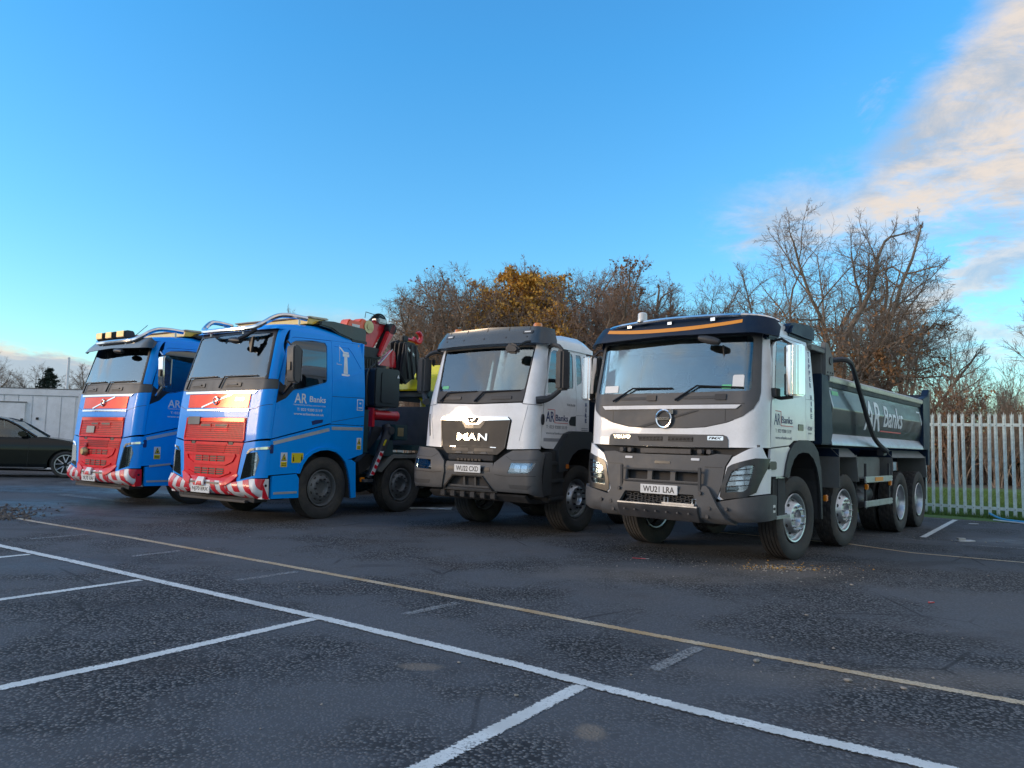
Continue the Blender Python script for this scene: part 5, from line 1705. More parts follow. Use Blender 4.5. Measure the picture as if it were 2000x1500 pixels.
        if sg > 0:
            # mirrors
            mat = 'chrome' if far else 'grey_plastic'
            mb = B().prism([(.33, 2.22), (.30, 2.30), (.28, 2.76), (.31, 2.83), (.44, 2.80), (.46, 2.74), (.46, 2.30), (.42, 2.20)], 'x', sg * 1.40, sg * 1.60).done('mirror', mat, R, .025)
            B().box(sg * 1.41, sg * 1.59, .462, .470, 2.26, 2.76).done('mirror_glass', 'lamp_bowl', mb)
            B().box(sg * 1.46, sg * 1.53, .272, .284, 2.42, 2.55).done('mirror_slot', 'text_black', mb)
            am = mat if far else 'text_black'
            B().tube([(sg * 1.20, .44, 2.88), (sg * 1.32, .36, 2.90), (sg * 1.46, .36, 2.80)], .015, 6).done('mirror_arm', am, R)
            B().tube([(sg * 1.22, .36, 2.05), (sg * 1.34, .34, 2.08), (sg * 1.48, .37, 2.24)], .032, 6).done('mirror_arm', am, R)
        warning_sticker(R, S, .40, .885)
        if not far:
            warning_sticker(R, S, 2.06, 1.175, .11, .21)
            y_ = sheet('height_sticker', rrect(.62, .86, .95, 1.11, .008), raised(S, .003), 'yellow_sticker', R, .003)
            for x in (.655, .825):
                strip('figure_mark', [(x, .975), (x, 1.045)], .022, raised(S, .004), 'text_black', y_, .002, .003)
                strip('figure_mark', [(x - .008, 1.062), (x + .008, 1.062)], .018, raised(S, .004), 'text_black', y_, .002, .003)
            q = sheet('fleet_sticker', rrect(2.03, 2.18, 1.87, 2.07, .008), raised(S, .003), 'text_white', R, .003)
            sheet('sticker_fill', rrect(2.045, 2.165, 1.885, 2.055, .006), raised(S, .006), 'blue_paint', q, .003)
            strip('sticker_mark', [(2.085, 2.0), (2.125, 2.0)], .03, raised(S, .006), 'text_white', q, .002, .002)
            strip('sticker_mark', [(2.065, 1.92), (2.145, 1.92)], .02, raised(S, .006), 'text_white', q, .002, .002)
    S = cab.side(1)
    text('AR', (.62, .88, 1.925, 2.085) if not far else (.62, .88, 1.865, 2.01), S, 'text_white', R, 'door_lettering', bold=.012)
    text('Banks', (.94, 1.29, 1.955, 2.055) if not far else (.94, 1.29, 1.89, 1.985), S, 'text_white', R, 'door_lettering', bold=.012)
    text('TRANSPORT & LIFTING CONTRACTORS', (.60, 1.29, 1.885, 1.905) if not far else (.62, 1.29, 1.83, 1.85), S, 'text_white', R, 'door_lettering')
    text('T: 023 9200 5119', (.68, 1.22, 1.80, 1.845) if not far else (.68, 1.22, 1.745, 1.79), S, 'text_white', R, 'door_lettering', bold=.008)
    text('www.arbanks.co.uk', (.62, 1.26, 1.73, 1.77) if not far else (.62, 1.26, 1.675, 1.715), S, 'text_white', R, 'door_lettering', bold=.012)
    if not far:
        # tower crane drawing on the sleeper panel
        c = sheet('crane_emblem', [(1.70, 2.50), (1.715, 2.80), (1.785, 2.80), (1.80, 2.50)], raised(S, .002), 'text_white', R, .003)
        for p, w in (([(1.655, 2.475), (1.845, 2.475)], .035), ([(1.68, 2.825), (1.83, 2.825)], .05), ([(1.69, 2.87), (1.82, 2.87)], .03), ([(1.60, 2.97), (1.72, 2.86)], .03), ([(1.604, 2.95), (1.604, 2.70)], .006)):
            strip('emblem_stroke', p, w, S, 'text_white', c, .003, .003)
        text('Tower', (1.53, 1.66, 2.64, 2.67), S, 'text_white', R, 'emblem_lettering')
        pq = sheet('cover_plate', rrect(-.74, -.38, 1.535, 1.665, .012), cab.front(.035), 'guard_grey', R, .01)
    else:
        pq = sheet('cover_plate', rrect(-.50, -.18, 1.345, 1.475, .012), cab.front(.03), 'cream_trim', R, .01)
        B().lathe([(-.05, .001), (-.05, .055), (-.03, .075), (.02, .085), (.035, .0851)], 18, 'y', (-.40, -.10, .985)).done('air_horn', 'brass', R)
        B().tube([(-.42, -.05, 1.15), (-.41, -.09, 1.05), (-.40, -.08, .99)], .03, 8).done('horn_pipe', 'crane_red', R)
    B().box(-1.2, 1.2, 2.16, 2.20, 1.1, 3.08).done('cab_rear', 'blue_paint', R)
    interior(R, cab, 2.14, 1.55, 3.05, 2.24, trim='cream_trim')
    cu = B()
    for x in (-1.0, 1.0):
        for k in range(6):
            cu.cyl((x, 1.30 + k * .05, 2.1), .03, .92, 'z', 6)
    cu.done('curtain', 'seat_fabric', R)
    ax = [1.37, 3.36, 6.5, 7.87]
    chassis(R, .3, 8.8, ax, 'teal_chassis')
    for sg in (1, -1):
        wheel(R, 1.20, ax[0], sg, RIM_STEEL, 'rib', -.02)
        wheel(R, 1.20, ax[1], sg, RIM_STEEL, 'rib', -.02)
        for a in ax[2:]:
            wheel(R, 1.22, a, sg, RIM_REAR_D, 'block')
        # angular mudguard over the second axle
        g = [(2.62, .80), (3.02, 1.09), (3.78, 1.09), (4.02, .86)]
        gi = [(2.74, .76), (3.06, 1.02), (3.74, 1.02), (3.95, .80)]
        B().prism(g + gi[::-1], 'x', sg * .75, sg * 1.24).done('mudguard', 'guard_grey', R, .006)
        B().prism([(2.45, .70), (2.62, .80), (3.02, 1.09), (2.60, 1.10), (2.40, .95)], 'x', sg * .80, sg * .95).done('chequer_plate', 'steel_dark', R, .006)
        B().box(sg * 1.17, sg * 1.215, 2.24, 2.34, .60, .68).done('side_marker', 'amber', R, .01)
        B().box(sg * .62, sg * 1.16, 4.3, 5.9, .55, 1.0).done('fuel_tank', 'teal_chassis', R, .05)
    # flat deck
    B().box(-1.24, 1.24, 3.55, 8.95, 1.17, 1.27).done('deck', 'teal_chassis', R, .01)
    B().box(-1.24, 1.24, 4.05, 4.12, 1.27, 2.05).done('deck_headboard', 'steel_dark', R, .01)
    return R


def loader_crane(R):
    """folded loader crane and outrigger behind the cab, parts of the lorry"""
    P = R
    B().box(-.34, .40, 2.62, 3.22, 1.02, 1.9).done('crane_base', 'crane_black', P, .03)
    B().box(-1.22, 1.22, 2.72, 3.06, 1.05, 1.36).done('outrigger_beam', 'teal_chassis', P, .015)
    c = B()
    c.box(.18, .62, 2.70, 3.14, 1.9, 3.10)
    c.box(.14, .66, 2.66, 3.18, 2.92, 3.14)
    for z in (2.2, 2.45, 2.7):
        c.box(.62, .66, 2.72, 3.12, z, z + .1)
    c.done('crane_column', 'crane_black', P, .02)
    for k in range(5):
        B().tube([(.64, 2.76 + .07 * k, 1.9), (.70, 2.78 + .07 * k, 2.3), (.66, 2.80 + .07 * k, 2.9)], .016, 6, smooth=1).done('hose', 'text_black', P)
    a = B()
    a.prism([(2.72, 3.0), (2.98, 3.02), (3.30, 3.45), (3.42, 3.60), (3.38, 3.72), (3.1, 3.72), (2.80, 3.55)], 'x', .30, .56)
    main = a.done('main_boom', 'crane_red', P, .03)
    B().prism([(3.06, 2.98), (3.14, 2.97), (3.50, 3.50), (3.52, 3.66), (3.40, 3.66), (3.30, 3.45)], 'x', .60, .72).done('boom_link', 'crane_red', P, .02)
    B().cyl((.58, 3.42, 3.56), .11, .14, 'x', 18).done('boom_pivot', 'crane_black', P)
    t = B()
    t.prism([(2.30, 3.50), (2.36, 3.62), (2.42, 3.60), (2.62, 3.60), (2.68, 3.67), (2.80, 3.66), (2.88, 3.58), (2.88, 3.42), (2.30, 3.42)], 'x', .36, .60)
    t.done('boom_tip', 'crane_orange', P, .02)
    B().cyl((.54, 2.86, 3.53), .125, .08, 'x', 24).done('pivot_cap', 'brass', P)
    B().cyl((.60, 2.86, 3.53), .06, .03, 'x', 16).done('pivot_pin', 'brass', P)
    B().box(.602, .606, 2.42, 2.62, 3.47, 3.53).done('boom_sticker', 'white_vinyl', P)
    for r in (.0, .03, .06):
        B().tube([(.50 + r, 2.90, 3.60), (.50 + r, 3.05, 3.76 + r), (.50 + r, 3.32, 3.78 + r), (.52 + r, 3.42, 3.60), (.50 + r, 3.22, 3.25), (.50 + r, 3.10, 2.95)], .018, 6, smooth=2).done('hose', 'text_black', P)
    B().tube([(.55, 2.80, 3.70), (.55, 2.82, 3.82), (.55, 3.10, 3.80), (.55, 3.05, 3.72)], .008, 5).done('hose_guard', 'steel_dark', P)
    B().box(.40, .64, 3.10, 3.34, 3.64, 3.74).done('valve_block', 'silver', P, .02)
    # folded outer booms hanging behind
    b = B()
    for k in range(4):
        x = .42 + k * .10
        b.prism([(3.64 + k * .03, 3.34), (3.90 + k * .04, 3.42 - k * .02), (4.16, 3.30 - k * .03), (4.26, 2.95), (4.02, 2.62), (3.80, 2.48), (3.62, 2.66)], 'x', x, x + .07)
    b.done('folded_boom', 'crane_black', P, .02)
    for k in range(3):
        B().tube([(.86, 3.70 + k * .14, 3.28), (.90, 3.68 + k * .15, 2.95), (.86, 3.80 + k * .14, 2.6)], .028, 6, smooth=1).done('hose', 'text_black', P)
    for k in range(5):
        B().cyl((.84, 3.74 + .05 * k, 3.20 - .03 * k), .03, .03, 'x', 8).done('coupling', 'silver', P)
    B().prism([(3.12, 2.80), (3.50, 3.16), (3.60, 3.12), (3.64, 2.80)], 'x', .56, .66).done('boom_bracket', 'crane_red', P, .015)
    strip('bracket_edge', [(3.12, 2.81), (3.50, 3.165)], .02, flat_x(.66), 'white_vinyl', P, .004, .004)
    B().box(.50, .62, 3.84, 4.02, 3.38, 3.50).done('hook_block', 'crane_black', P, .02)
    h = B()
    h.tube([(.56, 3.98, 3.44), (.56, 4.16, 3.44), (.56, 4.24, 3.43)], .038, 8)
    pts = [(.56, 4.36 + .105 * math.cos(x), 3.52 + .105 * math.sin(x)) for x in np.linspace(math.radians(-160), math.radians(120), 18)]
    h.tube([(.56, 4.22, 3.43)] + pts, [.04] + [.05] * 15 + [.03, .02, .015], 8)
    h.done('lifting_hook', 'crane_red', P)
    # oil tank, accumulator, stay
    tk = B()
    tk.prism(rrect(2.52, 3.20, 1.97, 2.70, .07, 4), 'x', .74, 1.20)
    T = tk.done('oil_tank', 'tank_black', P, .02)
    sheet('tank_panel', rrect(2.68, 3.06, 2.05, 2.62, .05), raised(flat_x(1.20), .014), 'tank_black', T, .03)
    B().cyl((1.0, 2.86, 2.70), .09, .06, 'z', 16).done('tank_cap', 'text_black', T)
    B().tube([(1.02, 2.50, 1.98), (1.03, 2.46, 2.4), (1.02, 2.50, 2.66), (.98, 2.70, 2.78)], .02, 6, smooth=1).done('hose', 'text_black', P)
    sheet('tank_triangle', [(3.08, 2.54), (3.15, 2.54), (3.115, 2.60)], flat_x(1.225), 'white_vinyl', T, .003)
    B().cyl((1.05, 2.62, 1.82), .095, .62, 'y', 20).done('accumulator', 'crane_red', P)
    B().cyl((1.05, 3.24, 1.82), .10, .03, 'y', 20).done('accumulator_cap', 'crane_red', P)
    B().box(.98, 1.12, 2.56, 2.62, 1.6, 1.95).done('bracket', 'crane_red', P)
    B().prism([(2.70, 1.93), (2.76, 1.91), (3.02, 1.95), (3.02, 1.99), (2.9, 1.96)], 'x', 1.0, 1.1).done('rag', 'paper', P)
    # outrigger leg, swung down at an angle, with red and white plate
    B().tube([(1.10, 2.96, 1.60), (1.20, 2.90, 1.50), (1.24, 2.66, 1.10)], [.09, .085, .08], 12).done('outrigger_leg', 'crane_black', P)
    lg = B().tube([(1.24, 2.66, 1.12), (1.24, 2.40, .66)], [.06, .055], 12).done('outrigger_ram', 'crane_black', P)
    B().cyl((1.24, 2.36, .60), .11, .05, 'z', 14).done('outrigger_foot', 'steel_dark', P)
    B().cyl((1.18, 2.92, 1.54), .075, .12, 'x', 16).done('outrigger_pin', 'steel_dark', P)
    B().prism([(2.60, 1.62), (2.86, 1.60), (2.78, 1.44), (2.50, 1.16), (2.42, 1.20)], 'x', 1.06, 1.12).done('outrigger_arm', 'crane_black', P, .01)

    def leg(u, v, d):
        # u across, v along the leg from the bottom
        a, c = Vector((1.335, 2.395, .72)), Vector((1.335, 2.64, 1.155))
        ax_ = (c - a).normalized()
        return a + ax_ * v + Vector((0, 1, 0)) * u * .9 - Vector((1, 0, 0)) * d, Vector((1, 0, 0))
    st = sheet('striped_plate', [(-.045, 0), (.055, 0), (.055, .5), (-.045, .5)], (leg, [], []), 'white_vinyl', P, .012)
    for k in range(4):
        z = .0 + k * .13
        sheet('stripe', [(-.045, z + .03), (.055, z - .01 if k else 0), (.055, z + .055), (-.045, z + .095)], raised((leg, [], []), .003), 'red_chevron', st, .003)
    sheet('leg_sticker', [(-.02, .62), (.03, .62), (.03, .74), (-.02, .74)], raised((leg, [], []), -.03), 'yellow_sticker', P, .003)
    B().box(.80, 1.18, 3.12, 3.5, 1.36, 1.66).done('valve_box', 'teal_chassis', P, .02)
    B().box(1.182, 1.188, 3.2, 3.36, 1.44, 1.60).done('valve_sticker', 'brass', P)
    b = B()
    b.box(1.12, 1.14, 2.30, 2.44, 1.12, 1.9)
    for z in (1.12, 1.5, 1.88):
        b.box(1.10, 1.15, 2.28, 2.46, z, z + .02)
    b.done('ladder', 'teal_chassis', P)
    B().box(-.9, 1.0, 4.2, 6.6, 1.27, 1.36).done('deck_plank', 'timber', P)
    # storage box and load cradle on the deck
    B().box(-.3, 1.15, 4.3, 5.2, 1.37, 2.04).done('deck_box', 'guard_grey', P, .02)
    B().box(-.9, 1.10, 4.15, 6.9, 2.26, 2.38).done('cradle_beam', 'teal_chassis', P, .01)
    for x in (-.85, 1.0):
        for y_ in (4.2, 6.8):
            B().box(x, x + .1, y_, y_ + .1, 1.36, 2.26).done('cradle_post', 'teal_chassis', P)


def blue_lorries():
    r2 = thing('crane_lorry', 'blue lorry with folded red loader crane behind its cab', 'truck', (-4.853, 12.396, 0), -math.radians(33.5), 'parked lorries')
    r2.scale = (.945, 1, 1)
    blue_lorry(r2, False)
    loader_crane(r2)
    r1 = thing('flatbed_lorry', 'blue lorry with roof spotlamps and chrome door mirrors, beside the black car', 'truck', (-7.85, 14.517, 0), -math.radians(34.7), 'parked lorries')
    r1.scale = (.945, 1, 1)
    blue_lorry(r1, True)
    # yellow machine lying in the cradle of the crane lorry
    ym = thing('yellow_machine', 'yellow machine carried on the deck of the crane lorry', 'machine', (-4.853, 12.396, 0), -math.radians(33.5))
    B().prism([(4.02, 2.385), (6.5, 2.385), (6.5, 2.70), (5.15, 2.78), (4.98, 2.98), (4.80, 2.98), (4.70, 2.78), (4.20, 2.66)], 'x', -.5, .92).done('body', 'yellow_paint', ym, .03)
    B().cyl((.5, 4.92, 2.92), .05, .10, 'z', 10).done('cap', 'yellow_paint', ym)
    for y_ in (4.3, 4.75, 5.2):
        B().tube([(.7, y_, 2.26), (.85, y_ + .05, 2.14), (.85, y_ + .25, 2.14), (.7, y_ + .30, 2.26)], .04, 8, smooth=1).done('lifting_loop', 'yellow_paint', ym)
    B().cyl((.6, 4.6, 2.055), .11, .20, 'z', 12).done('drum', 'yellow_paint', ym)
    return r1, r2
# ------------------------------------------------------------------ ground
def plain(name, mat, x0, x1, y0, y1, z, res=0):
    me = bpy.data.meshes.new(name)
    me.from_pydata([(x0, y0, z), (x1, y0, z), (x1, y1, z), (x0, y1, z)], [], [(0, 1, 2, 3)])
    o = link(name, me, mat)
    o['kind'] = 'structure'
    return o


def asphalt_mat():
    m = bpy.data.materials.new('asphalt')
    m.use_nodes = True
    t = m.node_tree; g = NG(t); b = t.nodes['Principled BSDF']
    co = g.node('ShaderNodeTexCoord').outputs['Object']
    big = g.noise(co, .35, 6, .62, dist=.5)
    mid = g.noise(co, 2.2, 6, .65)
    fine = g.noise(co, 60, 4, .7)
    vo = g.node('ShaderNodeTexVoronoi'); vo.inputs['Scale'].default_value = 46; vo.inputs['Randomness'].default_value = 1
    g.put(vo.inputs['Vector'], co)
    vd, vc = vo.outputs['Distance'], vo.outputs['Color']
    sc = g.node('ShaderNodeSeparateColor'); g.put(sc.inputs[0], vc)
    open_tex = g.sm(g.noise(co, .55, 4, .6), .42, .60)            # where the surface is worn open
    stone = g.m('MULTIPLY', g.sm(vd, .50, .30), g.sm(g.m('ADD', sc.outputs[0], g.m('MULTIPLY', g.m('SUBTRACT', open_tex, .5), .5)), .45, .75))
    base = g.mix(big, (.080, .085, .094), (.132, .138, .148))
    base = g.mix(g.m('MULTIPLY', g.sm(mid, .35, .75), .35), base, (.120, .115, .107))
    pale = g.mix(sc.outputs[1], (.12, .122, .126), (.30, .298, .29))
    base = g.mix(g.m('MULTIPLY', stone, g.m('ADD', .15, g.m('MULTIPLY', open_tex, .75))), base, pale)
    gap = g.m('MULTIPLY', g.sm(vd, .40, .60), g.m('ADD', .25, g.m('MULTIPLY', open_tex, .75)))
    base = g.mix(gap, base, (.018, .019, .021))
    base = g.mix(g.m('MULTIPLY', g.sm(fine, .55, .8), .3), base, (.028, .028, .031))
    # patches of dried mud
    sep = g.node('ShaderNodeSeparateXYZ'); g.put(sep.inputs[0], co)

    def blob(x, y, rx, ry, soft=.5, n=mid, amp=1.1):
        dx = g.m('DIVIDE', g.m('SUBTRACT', sep.outputs[0], x), rx)
        dy = g.m('DIVIDE', g.m('SUBTRACT', sep.outputs[1], y), ry)
        d = g.m('SQRT', g.m('ADD', g.m('MULTIPLY', dx, dx), g.m('MULTIPLY', dy, dy)))
        d = g.m('ADD', d, g.m('MULTIPLY', g.m('SUBTRACT', n, .5), amp))
        return g.sm(d, 1.0, 1.0 - soft)
    mud = g.m('MAXIMUM', g.m('MAXIMUM', g.m('MULTIPLY', blob(-.52, 4.69, .17, .10), .7), g.m('MULTIPLY', blob(.42, 3.72, .10, .13), .8)), g.m('MAXIMUM', g.m('MULTIPLY', blob(3.0, 8.6, 1.3, 1.0, .9), .45), g.m('MULTIPLY', blob(1.6, 8.2, 1.8, .8, .9), .35)))
    mud = g.m('MAXIMUM', mud, g.m('MULTIPLY', blob(2.6, 4.7, 2.0, .35, .9), .35))
    base = g.mix(mud, base, (.22, .18, .14))
    brown = g.m('MULTIPLY', g.sm(g.noise(co, .8, 5, .6), .52, .72), .22)
    base = g.mix(brown, base, (.115, .086, .074))
    # fine cracks, oil drips and sweeping tyre marks
    cv = g.node('ShaderNodeTexVoronoi', feature='DISTANCE_TO_EDGE'); cv.inputs['Scale'].default_value = .55
    g.put(cv.inputs['Vector'], g.vm('ADD', co, g.vm('SCALE', g.node('ShaderNodeTexNoise').outputs['Color'], .25)))
    crack = g.m('MULTIPLY', g.sm(cv.outputs['Distance'], .010, .003), g.sm(g.noise(co, .45, 3, .5), .52, .62))
    base = g.mix(g.m('MULTIPLY', crack, .7), base, (.012, .012, .013))
    oil = g.m('MULTIPLY', g.sm(g.noise(co, 3.1, 4, .6), .66, .72), g.sm(g.noise(co, .6, 2, .5), .50, .60))
    base = g.mix(g.m('MULTIPLY', oil, .55), base, (.020, .019, .019))
    dxr = g.m('SUBTRACT', sep.outputs[0], -4.0); dyr = g.m('SUBTRACT', sep.outputs[1], 22.0)
    rr = g.m('SQRT', g.m('ADD', g.m('MULTIPLY', dxr, dxr), g.m('MULTIPLY', dyr, dyr)))
    arc = g.m('ADD', rr, g.m('MULTIPLY', g.m('SUBTRACT', g.noise(co, .25, 2, .5), .5), 2.2))
    tr = g.m('MULTIPLY', g.sm(g.m('SINE', g.m('MULTIPLY', arc, 3.3)), .80, .97), g.sm(g.noise(co, .5, 4, .6), .42, .62))
    base = g.mix(g.m('MULTIPLY', tr, .38), base, (.026, .025, .025))
    # damp places: darker and shinier
    wet = g.m('MAXIMUM', g.m('MAXIMUM', blob(-8.4, 13.4, 3.0, 2.6, .5), g.m('MULTIPLY', blob(-10.5, 17.8, 3.4, 1.4, .4), 1)), g.m('MAXIMUM', g.m('MULTIPLY', blob(8.6, 12.3, 1.9, .9, .6), .9), g.m('MULTIPLY', blob(-4.8, 7.9, 1.5, .9, .7), .55)))
    damp = g.m('MAXIMUM', g.m('MULTIPLY', wet, g.sm(mid, .30, .58)), g.m('MULTIPLY', g.sm(big, .52, .75), .25))
    base = g.mix(g.m('MULTIPLY', damp, .35), base, (.045, .049, .055))
    g.put(b.inputs['Base Color'], base)
    g.put(b.inputs['Roughness'], g.m('SUBTRACT', g.m('ADD', .74, g.m('MULTIPLY', fine, .22)), g.m('MULTIPLY', damp, .42), clamp=True))
    b.inputs['Specular IOR Level'].default_value = .35
    bn = g.node('ShaderNodeBump')
    bn.inputs['Distance'].default_value = .014
    g.put(bn.inputs['Strength'], g.m('SUBTRACT', .85, g.m('MULTIPLY', wet, .55)))
    h = g.m('ADD', g.m('MULTIPLY', g.sm(vd, .55, .0), g.m('ADD', .35, g.m('MULTIPLY', open_tex, .9))), g.m('MULTIPLY', fine, .35))
    g.put(bn.inputs['Height'], h)
    t.links.new(bn.outputs[0], b.inputs['Normal'])
    MATS['asphalt'] = m


def line_mat(name, col, col2, wear):
    """worn road paint: breaks up to nothing at the edges and in patches"""
    m = bpy.data.materials.new(name)
    m.use_nodes = True
    t = m.node_tree; g = NG(t); b = t.nodes['Principled BSDF']
    co = g.node('ShaderNodeTexCoord').outputs['Object']
    n = g.noise(co, 45, 5, .7); n2 = g.noise(co, 2.5, 5, .6); n3 = g.noise(co, 140, 3, .7)
    g.put(b.inputs['Base Color'], g.mix(g.sm(n2, .35, .65), col, col2))
    g.put(b.inputs['Roughness'], .6)
    uv = g.node('ShaderNodeUVMap').outputs[0]
    s = g.node('ShaderNodeSeparateXYZ'); g.put(s.inputs[0], uv)
    edge = g.m('SUBTRACT', .5, g.m('ABSOLUTE', g.m('SUBTRACT', s.outputs[1], .5)))
    e2 = g.sm(g.m('ADD', edge, g.m('MULTIPLY', g.m('SUBTRACT', n, .5), .8)), .03, .12)
    w = g.m('ADD', g.m('ADD', g.m('MULTIPLY', n, .45), g.m('MULTIPLY', n3, .25)), g.m('MULTIPLY', n2, .3))
    a = g.m('MULTIPLY', e2, g.sm(w, wear - .07, wear + .07))
    g.put(b.inputs['Alpha'], a)
    bn = g.node('ShaderNodeBump'); bn.inputs['Strength'].default_value = .6; bn.inputs['Distance'].default_value = .004
    g.put(bn.inputs['Height'], n); t.links.new(bn.outputs[0], b.inputs['Normal'])
    MATS[name] = m


def marking(pts, w, mat, z, name='road_marking'):
    P = [Vector((x, y, 0)) for x, y in pts]
    L, Rr, S = [], [], [0]
    for i, p in enumerate(P):
        t = (P[min(i + 1, len(P) - 1)] - P[max(i - 1, 0)]).normalized()
        n = Vector((-t.y, t.x, 0)) * w / 2
        L.append(p + n); Rr.append(p - n)
        if i:
            S.append(S[-1] + (p - P[i - 1]).length)
    co = [(*v.xy, z) for v in L] + [(*v.xy, z) for v in Rr]
    n = len(P)
    me = bpy.data.meshes.new(name)
    me.from_pydata(co, [], [(i + n, i + 1 + n, i + 1, i) for i in range(n - 1)])
    uv = me.uv_layers.new()
    for lp in me.loops:
        k = lp.vertex_index
        uv.data[lp.index].uv = (S[k % n], 1.0 if k < n else 0.0)
    o = link(name, me, mat)
    o['kind'] = 'structure'
    return o


def extend(pts, a=0.0, b=0.0):
    p = [Vector(q) for q in pts]
    out = list(p)
    if a:
        out = [p[0] + (p[0] - p[1]).normalized() * a] + out
    if b:
        out = out + [p[-1] + (p[-1] - p[-2]).normalized() * b]
    return [(v.x, v.y) for v in out]


def build_ground():
    asphalt_mat()
    line_mat('line_white', (.76, .77, .73), (.60, .60, .56), .40)
    line_mat('line_ochre', (.62, .50, .34), (.44, .29, .14), .42)
    line_mat('line_faded', (.34, .34, .33), (.26, .26, .25), .50)
    plain('ground', 'leaf_litter', -900, 900, -300, 1500, -.012)
    me = bpy.data.meshes.new('car_park')
    me.from_pydata([(-60, -30, 0), (45, -30, 0), (45, -8.6, 0), (11.0, 15.3, 0), (9.75, 16.22, 0), (2.0, 21.9, 0), (-6, 34, 0), (-60, 34, 0)], [], [tuple(range(8))])
    o = link('car_park', me, 'asphalt'); o['kind'] = 'structure'
    marking(extend([(-5.93, 8.96), (-4.48, 7.99), (-3.3, 7.16), (-2.03, 6.27), (-1.41, 5.85), (.05, 4.78), (.5, 4.41), (1.3, 3.81), (1.85, 3.44)], 9, 4), .115, 'line_white', .008)
    marking([(-7.6, 11.8), (-7.09, 11.44), (-4.96, 10.01), (-2.76, 8.44), (-1.16, 7.28), (.05, 6.39), (.99, 5.67), (1.74, 5.12), (2.36, 4.67), (2.89, 4.31), (6.5, 1.8)], .10, 'line_ochre', .004)
    for pts, a in (([(-3.40, 7.15), (-4.05, 6.17)], 4), ([(-1.44, 5.82), (-2.25, 4.63), (-2.65, 4.1)], 4), ([(.44, 4.40), (.05, 3.83), (-.33, 3.27)], 3), ([(-5.24, 8.42), (-5.4, 8.18)], 5)):
        marking(extend(pts, 0, a), .105, 'line_white', .004)
    for pts in ([(-.79, 6.04), (-.41, 6.52)], [(.91, 4.74), (1.33, 5.3)], [(-4.15, 8.48), (-3.83, 8.98)], [(-2.54, 7.25), (-2.12, 7.81)], [(-5.97, 9.61), (-5.58, 10.18)]):
        marking(pts, .10, 'line_faded', .004)
    marking([(3.2, 12.7), (5.11, 11.41), (5.6, 10.61), (6.71, 9.94), (9.5, 8.0)], .09, 'line_ochre', .004)
    marking([(1.0, 15.8), (5.92, 12.66), (6.79, 11.82), (7.68, 11.37), (10.5, 9.6)], .08, 'line_faded', .012)
    marking([(6.84, 12.59), (8.1, 14.3), (9.45, 16.13)], .11, 'line_white', .008)
    marking([(2.3, 21.5), (9.0, 16.56), (9.82, 16.0), (10.39, 15.45), (14, 12.8)], .10, 'line_faded', .004)
    for pts in ([(-11.9, 20.1), (-10.9, 20.2)], [(-9.6, 16.4), (-7.4, 15.0)], [(-12.8, 16.3), (-9.9, 14.4)], [(-8.0, 17.6), (-6.6, 16.8)]):
        marking(pts, .28, 'line_faded', .004)


def scatter_stones(name, centres, mat, seed, label=None):
    """small loose stones: one object"""
    r = np.random.default_rng(seed)
    base = np.array([(0, 0, 1), (.9, 0, .3), (.28, .86, .3), (-.73, .53, .3), (-.73, -.53, .3), (.28, -.86, .3), (0, 0, -.2)])
    tri = [(0, 1, 2), (0, 2, 3), (0, 3, 4), (0, 4, 5), (0, 5, 1), (6, 2, 1), (6, 3, 2), (6, 4, 3), (6, 5, 4), (6, 1, 5)]
    V, Fc = [], []
    for cx, cy, sx, sy, n, s0, s1 in centres:
        for _ in range(n):
            x, y = cx + r.normal() * sx, cy + r.normal() * sy
            s = s0 + (s1 - s0) * r.random() ** 3
            a = r.random() * 6.28
            sc = s * (.7 + .6 * r.random(3))
            p = base * (.8 + .4 * r.random((7, 1))) * sc
            q = np.stack([p[:, 0] * math.cos(a) - p[:, 1] * math.sin(a), p[:, 0] * math.sin(a) + p[:, 1] * math.cos(a), p[:, 2] * .8], 1) + (x, y, s * .1)
            k = len(V) * 7
            V.append(q); Fc += [tuple(i + k for i in t) for t in tri]
    me = bpy.data.meshes.new(name)
    me.from_pydata([tuple(v) for q in V for v in q], [], Fc)
    o = link(name, me, mat)
    o['kind'] = 'stuff'
    return o


